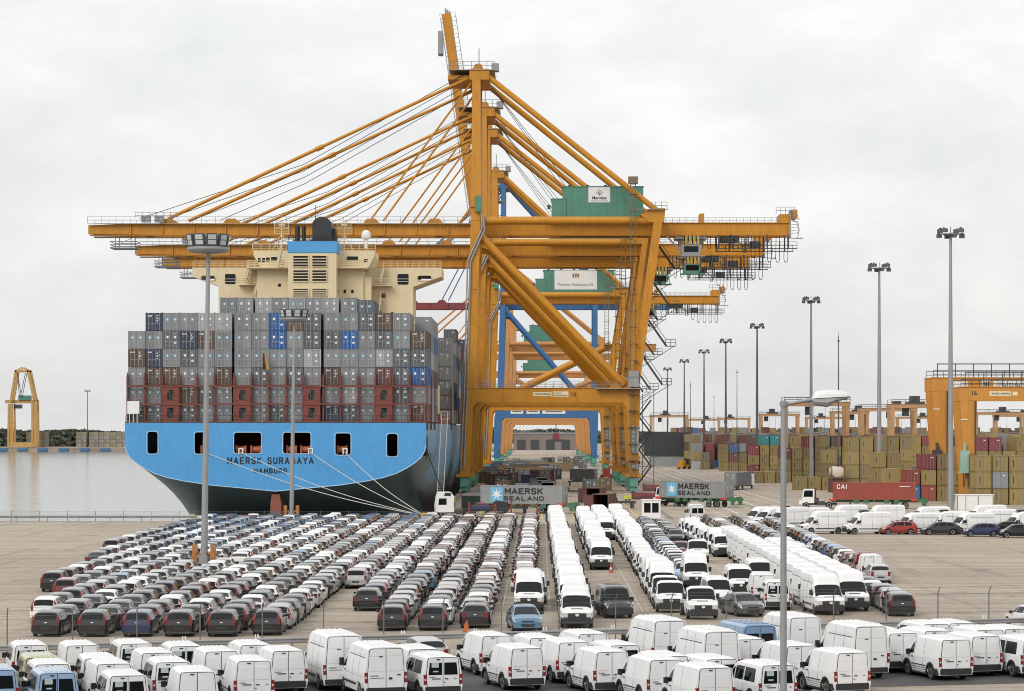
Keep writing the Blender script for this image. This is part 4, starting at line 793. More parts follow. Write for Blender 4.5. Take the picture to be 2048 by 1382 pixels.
rails('platform_rail', [((sx_(478), SB - 1.7, sz_(570)), (sx_(512), SB - 1.7, sz_(570))), ((sx_(746), SB - 1.7, sz_(572)), (sx_(784), SB - 1.7, sz_(572))), ((sx_(808), SB - 2.3, sz_(648)), (sx_(846), SB - 2.3, sz_(648)))])
b = MB()
for px_, top in ((567, 463), (691, 463)):
    x = sx_(px_); b.tube((x, SB - 3, sz_(504)), (x, SB - 3, sz_(top - 20)), 0.12, 5)
    for dx in (-1, 1): b.tube((x + dx * 1.6, SB - 3, sz_(504)), (x, SB - 3, sz_(470)), 0.07, 4)
    for z in (470, 458): b.tube((x - 1.3, SB - 3, sz_(z)), (x + 1.3, SB - 3, sz_(z)), 0.06, 4); rail_line(b, (x - 1.2, SB - 3.4, sz_(z)), (x + 1.2, SB - 3.4, sz_(z)), 0.8, 1, 0.05)
    b.box(x - 0.5, x + 0.5, SB - 3.3, SB - 2.9, sz_(456), sz_(451))
ob('radar_mast', b.mesh('radar_mast', CRE), ship)
b = MB(); b.lathe([(0.3, 0), (0.3, 1.6), (0.75, 1.8), (0.85, 2.3), (0.7, 2.9), (0.25, 3.2)], 12, c=(sx_(734), SB - 2.5, sz_(500))); ob('satellite_dome', b.mesh('satellite_dome', WHT, 40), ship)
b = MB(); x = sx_(766); b.box(x - 0.45, x + 0.45, SB - 0.08, SB, sz_(596), sz_(587)); ob('red_hatch', b.mesh('red_hatch', RED), ship)
# midship clutter on the quay side: red davit frame and cream gear in front of the house
b = MB()
for x in (19.2, 20.8):
    for y in (44, 49): b.tube((x, y, SZ), (x, y, SZ + 8.6), 0.16, 6)
    b.tube((x, 44, SZ + 8.6), (x, 49, SZ + 8.6), 0.14, 6); b.tube((x, 44, SZ + 4), (x, 49, SZ + 8), 0.1, 6)
for z in (2.2, 4.4, 6.6, 8.6): b.box(18.9, 21.2, 43.8, 49.2, SZ + z, SZ + z + 0.12)
b.lathe([(1.1, 0), (1.15, 1.0), (0.7, 2.0), (0.15, 2.4)], 8, c=(19.9, 46, SZ + 8.7))
ob('davit_frame', b.mesh('davit_frame', mat('davit_red', (0.42, 0.09, 0.05), 0.55, var=0.15)), ship)
b = MB(); b.box(20.1, 21.2, 52, 56, SZ, SZ + 6.2); b.tube((20.6, 54, SZ + 6), (20.6, 54, SZ + 8.5), 0.3, 8); b.beam((20.6, 54, SZ + 8.5), (19.4, 60, SZ + 10), 0.4, 0.5); ob('deck_crane', b.mesh('deck_crane', CRE), ship)
rails('side_rail', [((SHW - 0.15, 2, SZ), (SHW - 0.15, 140, SZ))], LASH, 1.6, 1.5, 0.05)
# gangway down to the quay
b = MB(); p, q = Vector((SHW + 0.45, 48, SZ + 0.9)), Vector((SHW + 0.55, 24, 0.25))
for dx in (0, 0.95):
    v_ = Vector((dx, 0, 0)); b.beam(p + v_, q + v_, 0.09, 0.3); b.tube(p + v_ + Vector((0, 0, 1.1)), q + v_ + Vector((0, 0, 1.1)), 0.05, 4)
    for k in range(25): c = p.lerp(q, k / 24) + v_; b.tube(c, c + Vector((0, 0, 1.1)), 0.035, 4)
for k in range(48): c = p.lerp(q, (k + 0.5) / 48); b.box(c.x, c.x + 0.95, c.y - 0.14, c.y + 0.14, c.z - 0.03, c.z + 0.04)
b.box(p.x - 0.2, p.x + 1.2, 47.5, 49.5, SZ + 0.7, SZ + 0.85); rail_line(b, (p.x - 0.2, 47.5, SZ + 0.85), (p.x + 1.2, 47.5, SZ + 0.85), 1.1, 0.7, 0.05)
ob('gangway', b.mesh('gangway', mat('gangway_aluminium', (0.6, 0.6, 0.58), 0.45, metal=0.3, var=0.08), None), None, (SXC, SY, 0), None, 'aluminium gangway stair hanging down the ship\'s blue side to the quay', 'gangway')
# ensign
fs_o = ob('ensign', None, None, (SXC + sx_(525, SY) + 0.0, SY - 0.3, SZ), None, 'limp black red gold flag on a short staff at the ship\'s stern', 'flag')
b = MB(); b.tube((0, 0, 0), (0, 0, 10.2), 0.05, 6); ob('staff', b.mesh('staff', GRY), fs_o)
b = MB()
for s_, (a0, a1) in enumerate(((0.0, 0.33), (0.33, 0.66), (0.66, 1.0))):
    for k in range(8):
        za, zc = 9.9 - k * 0.3, 9.9 - (k + 1) * 0.3
        def pt(u, z, k_): return (0.06 + u * (0.35 + 0.07 * k_) + 0.05 * math.sin(k_ * 1.3), 0.12 * math.sin(u * 7 + k_ * 0.8), z)
        b.quad(pt(a0, za, k), pt(a1, za, k), pt(a1, zc, k + 1), pt(a0, zc, k + 1), s_)
ob('cloth', b.mesh('cloth', [INK, RED, mat('flag_gold', (0.55, 0.35, 0.03), 0.7, var=0.05)], 60), fs_o)
# mooring lines to the quay bollard
BOL = (gx(846, 349), 348.2, 0.55)
ROPE = mat('mooring_rope', (0.55, 0.53, 0.48), 0.8, var=0.1, scale=3)
MN = ['leftmost', 'second from left', 'third from left', 'rightmost']
for k, cx in enumerate((-9.9, -4.9, 5.0, 9.9)):
    p = Vector((SXC + cx, SY - 0.3, 8.5)); q = Vector(BOL) + Vector((0, -0.06 * k, 0.05 * k)); pts = []
    for j in range(17): u = j / 16; c = p.lerp(q, u); c.z -= 1.0 * math.sin(math.pi * u) * (0.9 if k < 2 else 0.6); pts.append(c)
    b = MB(); b.path(pts, 0.055, 5); ob('mooring_line', b.mesh('mooring_line', ROPE, 60), None, None, None, 'pale mooring rope from the transom to the yellow bollard, %s of the four' % MN[k], 'rope', 'stern mooring lines')
p = Vector((SXC + SHW + 0.1, SY + 1.6, 8.6)); q = Vector((QX + 1.6, SY + 21, 0.7)); b = MB(); b.path([p.lerp(q, j / 10) - Vector((0, 0, 0.5 * math.sin(math.pi * j / 10))) for j in range(11)], 0.07, 5)
ob('breast_line', b.mesh('breast_line', mat('dark_rope', (0.05, 0.055, 0.06), 0.8, var=0.1)), None, None, None, 'dark mooring rope from the ship\'s side chock down to the quay', 'rope')
# ------------------------------------------------------------------ vehicles: lofted bodies, glazing laid on the loft, wheels, lamps, trim
TYRE = BLK
RIM = mat('wheel_silver', (0.45, 0.45, 0.46), 0.35, metal=0.6, var=0.1)
TRIM = mat('black_trim', (0.022, 0.022, 0.024), 0.6, var=0.1, scale=4)
TAIL = mat('tail_lamp_red', (0.21, 0.012, 0.013), 0.35, var=0.0)
TAILW = mat('lamp_clear', (0.62, 0.60, 0.58), 0.12, var=0.0, coat=0.5)
SEAM = mat('panel_gap', (0.05, 0.05, 0.05), 0.8, var=0)
PCOL = {'black': (0.006, 0.0065, 0.0075), 'charcoal': (0.022, 0.024, 0.026), 'silver': (0.46, 0.465, 0.47), 'white': (0.75, 0.755, 0.76), 'navy': (0.012, 0.025, 0.085), 'burgundy': (0.13, 0.012, 0.014), 'pale blue': (0.30, 0.42, 0.60), 'steel blue': (0.08, 0.19, 0.30), 'brown-red': (0.20, 0.035, 0.022), 'khaki': (0.42, 0.42, 0.22), 'red': (0.27, 0.02, 0.012), 'grey': (0.09, 0.094, 0.10), 'bright blue': (0.03, 0.14, 0.40), 'van blue': (0.16, 0.27, 0.42)}
def paint(c):
    if c == 'white': return mat('paint_white', PCOL[c], 0.45, var=0.03, scale=0.8, spec=0.25, dirt=0.2, dirtcol=(0.46, 0.44, 0.40))
    return mat('paint_' + c.replace(' ', '_').replace('-', '_'), PCOL[c], 0.2, metal=0.3 if c in ('silver', 'grey') else 0.0, var=0.05, scale=1.2, coat=0.4 if c == 'silver' else 0.7, spec=0.4 if c == 'silver' else 0.5, dirt=0.03, dirtcol=(0.2, 0.18, 0.16))

class Body:
    def __init__(s, belt, roof, hw, rw, zb=0.22, wheels=(), wr=0.31, crown=0.07, p1=0.45, mid=1.0):
        s.belt, s.roof, s.hw, s.rw, s.zb, s.wheels, s.wr, s.crown, s.p1, s.mid = belt, roof, hw, rw, zb, wheels, wr, crown, p1, mid
        ys = {round(y, 3) for t in (belt, roof, hw, rw) for y, _ in t}
        for yc in wheels:
            for a in range(0, 181, 30): ys.add(round(yc + (wr + 0.06) * math.cos(R(a)), 3))
        s.ys = sorted(ys)
    def sec(s, y):
        belt, roof, hw, rw = lt(s.belt, y), lt(s.roof, y), lt(s.hw, y), lt(s.rw, y); zb = s.zb
        for yc in s.wheels:
            d = abs(y - yc); Rr = s.wr + 0.06
            if d < Rr - 1e-4: zb = max(zb, s.wr + math.sqrt(Rr * Rr - d * d))
        z1 = max(s.zb + s.p1 * (belt - s.zb), zb + 0.04); zr = max(roof, belt + 0.02)
        return [(hw * 0.93, zb), (hw * s.mid, min(z1, belt - 0.02)), (hw * 0.985, belt), (min(rw, hw * 0.985), max(belt + 0.01, zr - s.crown)), (min(rw, hw) * 0.72, zr - 0.012), (0.0, zr)]
    def pt(s, y, t, sg=1):
        p = s.sec(y); k = min(int(t), 4); f = t - k
        return Vector((sg * (p[k][0] + (p[k + 1][0] - p[k][0]) * f), y, p[k][1] + (p[k + 1][1] - p[k][1]) * f))
    def shell(s, b, m=0):
        S = [s.sec(y) for y in s.ys]
        for sg in (1, -1):
            for i in range(len(S) - 1):
                for k in range(5):
                    q = [(sg * S[i][k][0], s.ys[i], S[i][k][1]), (sg * S[i + 1][k][0], s.ys[i + 1], S[i + 1][k][1]), (sg * S[i + 1][k + 1][0], s.ys[i + 1], S[i + 1][k + 1][1]), (sg * S[i][k + 1][0], s.ys[i], S[i][k + 1][1])]
                    b.quad(*(q if sg > 0 else q[::-1]), m)
        for i, rev in ((0, False), (-1, True)):
            ring = [(x, s.ys[i], z) for x, z in S[i]] + [(-x, s.ys[i], z) for x, z in S[i][::-1][1:]]
            b.add(ring, [tuple(range(len(ring)))[::-1] if rev else tuple(range(len(ring)))], m)
        return b
    def patch(s, b, c, sides=(1, -1), off=0.008, n=4, k=2, m=0):
        """c: four (y, t) corners, anticlockwise from the low rear one."""
        for sg in sides:
            g = []
            for j in range(k + 1):
                v = j / k; row = []
                for i in range(n + 1):
                    u = i / n
                    y = (c[0][0] * (1 - u) + c[1][0] * u) * (1 - v) + (c[3][0] * (1 - u) + c[2][0] * u) * v
                    t = (c[0][1] * (1 - u) + c[1][1] * u) * (1 - v) + (c[3][1] * (1 - u) + c[2][1] * u) * v
                    p = s.pt(y, t, sg); du = s.pt(y + 0.03, t, sg) - s.pt(y - 0.03, t, sg); dv = s.pt(y, min(t + 0.08, 5), sg) - s.pt(y, t - 0.08, sg); nn_ = du.cross(dv)
                    if nn_.length < 1e-9: nn_ = Vector((sg, 0, 0))
                    nn_.normalize()
                    if nn_.dot(Vector((p.x, 0, p.z - 0.7))) < 0: nn_ = -nn_
                    row.append(p + nn_ * off)
                g.append(row)
            for j in range(k):
                for i in range(n):
                    q = (g[j][i], g[j][i + 1], g[j + 1][i + 1], g[j + 1][i]); b.quad(*(q if sg > 0 else q[::-1]), m)
        return b
def wheel_mesh(r, w=0.2):
    b = MB(); b.lathe([(r * 0.66, -w / 2 - 0.0), (r * 0.93, -w / 2), (r, -w / 2 + 0.03), (r, w / 2 - 0.03), (r * 0.93, w / 2), (r * 0.66, w / 2)], 18, axis='x')
    return b
def wheel_pair_mesh(r):
    b = wheel_mesh(r); n = len(b.f)
    for sg in (-1, 1):
        b.lathe([(r * 0.64, sg * 0.08), (r * 0.62, sg * 0.106), (r * 0.2, sg * 0.092), (0.02, sg * 0.1)], 12, 1, axis='x')
        for k in range(6):
            a = k * math.pi / 3; c, s_ = math.cos(a), math.sin(a); b.box(-0.004 + sg * 0.1, 0.004 + sg * 0.1, c * r * 0.42 - 0.035, c * r * 0.42 + 0.035, s_ * r * 0.42 - 0.035, s_ * r * 0.42 + 0.035, 2)
    return fixn(b.mesh('wheel', [TYRE, RIM, SEAM], 40))
WHEELS = {}
def wheel_of(r):
    if r not in WHEELS: WHEELS[r] = wheel_pair_mesh(r)
    return WHEELS[r]
def ubump(y, hw, z0, z1, sg, wrap=0.45, th=0.05):
    e = y + sg * th; return [(-hw, y - sg * wrap), (-hw - 0.015, y - sg * 0.16), (-hw * 0.86, e - sg * 0.03), (-hw * 0.5, e), (hw * 0.5, e), (hw * 0.86, e - sg * 0.03), (hw + 0.015, y - sg * 0.16), (hw, y - sg * wrap)]
TEMPL = {}
def template(kind):
    """kind -> list of (part name, mesh with material 0 the paint where 'paint', uses paint?, [local positions])."""
    if kind in TEMPL: return TEMPL[kind]
    P = []; add = lambda nm, b, mats, pos=None, smooth=None: P.append((nm, fixn(b.mesh(nm, mats, smooth)) if not isinstance(b, bpy.types.Mesh) else b, pos or [(0, 0, 0)]))
    PA = '#paint'
    if kind in ('compact_hatchback', 'family_hatchback', 'sedan'):
        if kind == 'compact_hatchback':
            h = 2.0; B = Body([(-2.0, 0.66), (-1.95, 0.97), (0.8, 0.95), (1.05, 0.92), (1.8, 0.74), (2.0, 0.56)], [(-2.0, 0.68), (-1.95, 1.0), (-1.74, 1.36), (-1.5, 1.425), (-0.9, 1.485), (-0.3, 1.51), (0.35, 1.47), (0.55, 1.41), (1.2, 0.98), (1.8, 0.80), (2.0, 0.60)], [(-2.0, 0.77), (-1.85, 0.845), (1.5, 0.845), (1.85, 0.77), (2.0, 0.62)], [(-2.0, 0.74), (-1.95, 0.73), (-1.7, 0.62), (0.55, 0.61), (1.2, 0.70), (1.8, 0.62), (2.0, 0.5)], 0.24, (-1.25, 1.25), 0.31)
            rear_win = [(-1.95, 3.55), (-1.70, 3.4)]; ws = (0.58, 1.17); sw = [(-1.45, -0.62, -1.3, -0.62), (-0.54, 0.26, -0.54, 0.22), (0.32, 0.93, 0.27, 0.5)]; tl = ((-1.97, 1.9), (-1.95, 3.3), (-1.70, 3.3), (-1.78, 2.45))
        elif kind == 'family_hatchback':
            h = 2.15; B = Body([(-2.15, 0.68), (-2.08, 0.99), (0.85, 0.95), (1.1, 0.92), (1.95, 0.74), (2.15, 0.56)], [(-2.15, 0.70), (-2.08, 1.02), (-1.68, 1.32), (-1.4, 1.395), (-0.8, 1.46), (-0.2, 1.485), (0.35, 1.44), (0.55, 1.38), (1.3, 0.97), (1.95, 0.80), (2.15, 0.6)], [(-2.15, 0.79), (-1.95, 0.90), (1.5, 0.90), (1.95, 0.83), (2.15, 0.66)], [(-2.15, 0.78), (-2.08, 0.77), (-1.65, 0.62), (0.55, 0.62), (1.3, 0.74), (1.95, 0.66), (2.15, 0.5)], 0.23, (-1.32, 1.32), 0.32)
            rear_win = [(-2.05, 3.2), (-1.68, 3.25)]; ws = (0.58, 1.27); sw = [(-1.6, -0.68, -1.3, -0.68), (-0.6, 0.26, -0.6, 0.22), (0.32, 1.0, 0.27, 0.5)]; tl = ((-2.09, 1.75), (-2.02, 1.78), (-1.93, 2.5), (-2.02, 2.5))
        else:
            h = 2.3; B = Body([(-2.3, 0.68), (-2.24, 0.99), (0.8, 0.95), (1.1, 0.92), (2.05, 0.74), (2.3, 0.54)], [(-2.3, 0.70), (-2.24, 1.03), (-1.72, 1.08), (-1.15, 1.31), (-0.85, 1.375), (-0.4, 1.425), (0.0, 1.445), (0.4, 1.40), (0.58, 1.34), (1.35, 0.97), (2.05, 0.80), (2.3, 0.58)], [(-2.3, 0.78), (-2.1, 0.90), (1.6, 0.90), (2.05, 0.83), (2.3, 0.64)], [(-2.3, 0.78), (-2.24, 0.78), (-1.72, 0.74), (-1.0, 0.62), (0.58, 0.62), (1.35, 0.74), (2.05, 0.66), (2.3, 0.5)], 0.22, (-1.38, 1.38), 0.32)
            rear_win = [(-1.70, 3.15), (-1.16, 3.2)]; ws = (0.6, 1.32); sw = [(-1.3, -0.62, -1.0, -0.62), (-0.54, 0.28, -0.54, 0.24), (0.34, 1.05, 0.3, 0.52)]; tl = ((-2.25, 1.55), (-2.1, 1.55), (-2.08, 2.0), (-2.24, 2.05))
        b = MB(); B.shell(b); add('body', b, [PA], None, 38)
        b = MB(); hw = lt(B.hw, 0); b.box(-hw + 0.27, hw - 0.27, -h + 0.12, h - 0.15, 0.16, 0.72); b.box(-hw + 0.08, hw - 0.08, -h + 0.5 + 0.45, h - 0.5 - 0.45, 0.17, 0.3); add('underbody', b, TRIM)
        for y0, y1, y2, y3 in sw:
            for sg in (1, -1): b = MB(); B.patch(b, ((y0, 2.10), (y1, 2.10), (y3, 2.90), (y2, 2.90)), (sg,), n=3); add('side_window', b, GLS)
        b = MB(); B.patch(b, ((ws[0], 3.12), (ws[1], 3.05), (ws[1], 5.0), (ws[0], 5.0)), n=4, k=4); add('windscreen', b, GLS)
        b = MB(); (ra, ta), (rb, tb_) = rear_win; B.patch(b, ((ra, ta), (rb, tb_), (rb, 5.0), (ra, 5.0)), n=4, k=4); add('rear_window', b, GLS)
        for sg in (1, -1):
            b = MB(); B.patch(b, tl, (sg,), 0.016, 3, 4); 
            if kind == 'compact_hatchback': b.box(*sorted((sg * 0.64, sg * 0.765)), -h - 0.012, -h + 0.1, 0.66, 0.98)
            if kind != 'compact_hatchback': x = lt(B.hw, -h) * 0.93; b.box(*sorted((sg * (x - 0.2), sg * x)), -h - 0.015, -h + 0.1, 0.70 if kind == 'sedan' else 0.62, 0.9 if kind == 'sedan' else 0.95)
            add('tail_lamp', b, TAIL)
            b = MB(); f = lt(B.hw, h - 0.2); B.patch(b, ((h - 0.5, 1.62), (h - 0.06, 1.55), (h - 0.10, 2.6), (h - 0.48, 2.35)), (sg,), 0.012, 3, 3); add('headlamp', b, TAILW)
            b = MB(); x = lt(B.hw, 0.8); b.prismz([(sg * (x - 0.04), 0.66), (sg * (x + 0.16), 0.62), (sg * (x + 0.18), 0.72), (sg * (x - 0.04), 0.84)], 0.93, 1.08); add('mirror', b, TRIM)
        b = MB(); x = lt(B.hw, -h + 0.3); b.prismz(ubump(-h, x, 0, 0, -1), 0.30, 0.60); add('rear_bumper', b, [PA] if kind != 'compact_hatchback' else [PA])
        b = MB(); b.box(-x * 0.8, x * 0.8, -h - 0.045, -h + 0.2, 0.2, 0.34); b.box(-0.26, 0.26, -h - 0.056, -h, 0.46, 0.57); add('rear_valance', b, TRIM)
        b = MB(); x = lt(B.hw, h - 0.35); b.prismz(ubump(h, x * 0.93, 0, 0, 1, 0.5), 0.24, 0.54); add('front_bumper', b, [PA])
        b = MB(); b.prism([(-0.42, 0.46), (-0.34, 0.30), (0.34, 0.30), (0.42, 0.46)], h + 0.04, h + 0.065); b.box(-0.36, 0.36, h - 0.05, h + 0.02, 0.585, 0.66); add('grille', b, TRIM)
        b = MB(); b.box(-0.08, 0.08, -h - 0.012 if kind != 'sedan' else -h - 0.01, -h + 0.05, 0.80, 0.85); add('badge', b, WHT)
        x = lt(B.hw, 0) - 0.13; add('wheel', wheel_of(B.wr), None, [(s_ * x, y, B.wr) for s_ in (1, -1) for y in B.wheels])
    elif kind in ('small_van', 'small_minibus'):
        h = 2.24; bus = kind == 'small_minibus'
        B = Body([(-h, 1.02), (1.35, 1.02), (1.55, 0.99), (2.05, 0.88), (h, 0.66)], [(-h, 1.93), (-h + 0.1, 1.975), (0.2, 1.985), (0.62, 1.92), (0.78, 1.82), (1.5, 1.10), (2.05, 0.95), (h, 0.72)] if not bus else [(-h, 1.86), (-h + 0.1, 1.90), (0.2, 1.91), (0.62, 1.85), (0.78, 1.77), (1.5, 1.10), (2.05, 0.95), (h, 0.72)], [(-h, 0.885), (-h + 0.12, 0.90), (1.7, 0.90), (2.05, 0.86), (h, 0.70)], [(-h, 0.735), (-h + 0.12, 0.745), (0.7, 0.72), (1.5, 0.80), (2.05, 0.72), (h, 0.6)], 0.26, (-1.32, 1.32), 0.33, 0.10)
        b = MB(); B.shell(b)
        for k in range(5): x = -0.42 + k * 0.21; b.box(x - 0.035, x + 0.035, -h + 0.15, 0.2, 1.965 if not bus else 1.89, 2.0 if not bus else 1.925)
        add('body', b, [PA], None, 38)
        b = MB(); b.box(-0.62, 0.62, -h + 0.1, h - 0.15, 0.2, 0.85); b.box(-0.84, 0.84, -0.85, 0.85, 0.2, 0.4); add('underbody', b, TRIM)
        b = MB(); B.patch(b, ((0.80, 3.1), (1.46, 3.05), (1.46, 5.0), (0.80, 5.0)), n=4, k=4); add('windscreen', b, GLS)
        wins = [((0.62, 2.12), (1.38, 2.12), (0.92, 2.80), (0.62, 2.80))] + ([((-0.42, 2.10), (0.5, 2.10), (0.5, 2.82), (-0.42, 2.82)), ((-1.75, 2.10), (-0.56, 2.10), (-0.56, 2.82), (-1.70, 2.82))] if bus else [])
        for c in wins:
            for sg in (1, -1): b = MB(); B.patch(b, c, (sg,), n=3); add('side_window', b, GLS)
        for sg in (1, -1):
            # rear doors, proud of the body, split down the middle
            b = MB(); top = B.roof[0][1] - 0.05
            if not bus:
                b.prism([(sg * 0.015, 0.58), (sg * 0.70, 0.58), (sg * 0.74, 1.05), (sg * 0.665, top - 0.06), (sg * 0.62, top), (sg * 0.015, top)], -h - 0.022, -h + 0.02)
                b.prism([(sg * 0.05, 1.12), (sg * 0.66, 1.12), (sg * 0.615, top - 0.22), (sg * 0.05, top - 0.22)], -h - 0.034, -h - 0.022)
            else: b.prism([(sg * 0.015, 0.58), (sg * 0.70, 0.58), (sg * 0.74, 1.05), (sg * 0.665, top - 0.06), (sg * 0.62, top), (sg * 0.015, top)], -h - 0.022, -h + 0.02)
            add('rear_door', b, [PA])
            if sg > 0: b = MB(); b.prism([(-0.725, 0.555), (0.725, 0.555), (0.766, 1.05), (0.69, top - 0.04), (0.64, top + 0.025), (-0.64, top + 0.025), (-0.69, top - 0.04), (-0.766, 1.05)], -h - 0.010, -h + 0.01); add('door_seal', b, SEAM)
            if bus:
                b = MB(); b.prism([(sg * (0.05 if 1 else 0), 1.08), (sg * 0.66, 1.08), (sg * 0.60, top - 0.2), (sg * 0.05, top - 0.2)], -h - 0.03, -h - 0.02); add('rear_window', b, GLS)
                if sg < 0: b = MB(); b.box(-0.52, -0.2, -h - 0.036, -h - 0.031, 1.40, 1.62); b.box(-0.45, -0.22, -h - 0.036, -h - 0.031, 1.2, 1.26); add('window_sticker', b, mat('sticker_pale', (0.42, 0.5, 0.5), 0.6, var=0.1, scale=8))
            b = MB(); b.box(*sorted((sg * 0.725, sg * 0.872)), -h - 0.03, -h + 0.12, 0.68, 1.10, 0); b.box(*sorted((sg * 0.76, sg * 0.84)), -h - 0.038, -h, 0.84, 0.92, 1); add('tail_lamp', b, [TAIL, TAILW])
            b = MB(); B.patch(b, ((h - 0.55, 1.72), (h - 0.05, 1.55), (h - 0.10, 2.7), (h - 0.5, 2.4)), (sg,), 0.012, 3, 3); add('headlamp', b, TAILW)
            b = MB(); b.prismz([(sg * 0.84, 1.02), (sg * 1.04, 0.99), (sg * 1.06, 1.10), (sg * 0.86, 1.22)], 1.02, 1.27); add('mirror', b, TRIM)
            for yc in B.wheels:                                   # moulded arch lips
                b = MB(); o_, i_ = [], []
                for a in range(-8, 189, 14): o_.append((yc + 0.50 * math.cos(R(a)), 0.33 + 0.50 * math.sin(R(a)))); i_.append((yc + 0.385 * math.cos(R(a)), 0.33 + 0.385 * math.sin(R(a))))
                for (p, q, r_, s_) in zip(o_[:-1], o_[1:], i_[1:], i_[:-1]): b.prismx([p, q, r_, s_], *sorted((sg * 0.80, sg * 0.918)))
                add('arch_moulding', b, TRIM)
            b = MB(); b.box(*sorted((sg * 0.86, sg * 0.912)), -0.80, 0.80, 0.60, 0.645); add('side_moulding', b, TRIM)
            b = MB()
            for z in (0.33, 0.42, 0.51): B.patch(b, ((-0.78, 0.15 + (z - 0.33) * 3.0), (0.78, 0.15 + (z - 0.33) * 3.0), (0.78, 0.21 + (z - 0.33) * 3.0), (-0.78, 0.21 + (z - 0.33) * 3.0)), (sg,), 0.004, 1, 1)
            for ya in (0.52, -0.5): B.patch(b, ((ya, 0.4), (ya + 0.024, 0.4), (ya + 0.024, 2.95), (ya, 2.95)), (sg,), 0.004, 1, 6)
            b.box(*sorted((sg * 0.88, sg * 0.915)), 0.62, 0.80, 0.93, 0.975)
            add('door_gap', b, SEAM)
        b = MB(); b.prismz(ubump(-h, 0.90, 0, 0, -1, 0.42, 0.07), 0.30, 0.56); add('rear_bumper', b, TRIM)
        b = MB(); b.prismz(ubump(h, 0.86, 0, 0, 1, 0.55, 0.05), 0.26, 0.56); add('front_bumper', b, TRIM)
        b = MB(); b.box(-0.5, 0.5, h - 0.05, h + 0.03, 0.575, 0.70); add('grille', b, TRIM)
        b = MB(); b.box(-0.30, -0.14, -h - 0.05, -h - 0.03, B.roof[0][1] - 0.13, B.roof[0][1] - 0.09); b.box(-0.5, -0.12, -h - 0.05, -h - 0.02, 0.90, 0.93); b.box(0.08, 0.22, -h - 0.06, -h - 0.02, 0.90, 0.93); b.box(-0.62, -0.35, -h - 0.045, -h - 0.02, 0.985, 1.005); b.box(0.5, 0.6, -h - 0.045, -h - 0.02, 0.91, 0.935); b.box(0.05, 0.09, -h - 0.05, -h - 0.02, 0.74, 0.78); add('door_handle', b, INK)
        add('wheel', wheel_of(0.33), None, [(s_ * 0.775, y, 0.33) for s_ in (1, -1) for y in B.wheels])
    elif kind in ('high_roof_van', 'medium_roof_van', 'low_roof_van', 'motorhome_van', 'glazed_van', 'chassis_cab'):
        H = {'high_roof_van': 2.58, 'medium_roof_van': 2.36, 'low_roof_van': 2.06, 'motorhome_van': 2.50, 'glazed_van': 2.36, 'chassis_cab': 2.02}[kind]; h = 2.62
        yr = -h if kind != 'chassis_cab' else 0.78
        B = Body([(yr, 1.18), (1.75, 1.18), (1.95, 1.12), (2.42, 0.99), (h, 0.90)], [(yr, H - 0.06), (yr + 0.12, H - 0.01), (0.55, H), (1.0, H - 0.05 - (H - 2.0) * 0.25), (1.2, max(1.96, H - 0.12 - (H - 2.0) * 0.75)), (1.32, 1.88), (1.98, 1.22), (2.42, 1.05), (h, 0.94)], [(yr, 0.955), (yr + 0.12, 0.985), (2.0, 0.985), (2.42, 0.95), (h, 0.84)], [(yr, 0.80), (yr + 0.12, 0.81), (1.0, 0.80), (1.98, 0.86), (2.42, 0.80), (h, 0.72)], 0.30, (-1.55, 1.75) if kind != 'chassis_cab' else (1.75,), 0.34, 0.12, 0.5)
        b = MB(); B.shell(b)
        if kind != 'chassis_cab':
            for k in range(5): x = -0.5 + k * 0.25; b.box(x - 0.045, x + 0.045, -h + 0.2, 0.45, H - 0.03, H + 0.02)
            for k in range(7): 
                for sg in (1, -1):
                    if H > 2.3: B.patch(b, ((-h + 0.3 + k * 0.36, 2.72), (-h + 0.52 + k * 0.36, 2.72), (-h + 0.52 + k * 0.36, 2.78), (-h + 0.3 + k * 0.36, 2.78)), (sg,), 0.012, 1, 1)
        add('body', b, [PA], None, 38)
        b = MB(); b.box(-0.7, 0.7, yr + 0.1, h - 0.15, 0.24, 0.9)
        if kind != 'chassis_cab': b.box(-0.9, 0.9, -1.05, 1.2, 0.26, 0.45)
        else: b.box(-0.45, -0.33, -h, 0.8, 0.5, 0.68); b.box(0.33, 0.45, -h, 0.8, 0.5, 0.68); [b.box(-0.33, 0.33, y, y + 0.1, 0.52, 0.64) for y in (-2.5, -1.6, -0.6, 0.3)]; b.box(-0.75, 0.75, -1.62, -1.48, 0.28, 0.4); b.box(0.45, 0.8, -0.6, 0.2, 0.4, 0.75)
        add('underbody' if kind != 'chassis_cab' else 'chassis_frame', b, TRIM)
        b = MB(); B.patch(b, ((1.33, 3.08), (1.95, 3.04), (1.95, 5.0), (1.33, 5.0)), n=4, k=4); add('windscreen', b, GLS)
        tW = 2.0 + 0.85 * min(1, (1.86 - 1.18) / (H - 0.12 - 1.18))
        wins = [((0.98, 2.06), (1.78, 2.06), (1.34, tW), (0.98, tW))] + ([((-0.4, 2.06), (0.85, 2.06), (0.85, tW), (-0.4, tW)), ((-1.9, 2.06), (-0.55, 2.06), (-0.55, tW), (-1.9, tW))] if kind == 'glazed_van' else [])
        for c in wins:
            for sg in (1, -1): b = MB(); B.patch(b, c, (sg,), n=3); add('side_window', b, GLS)
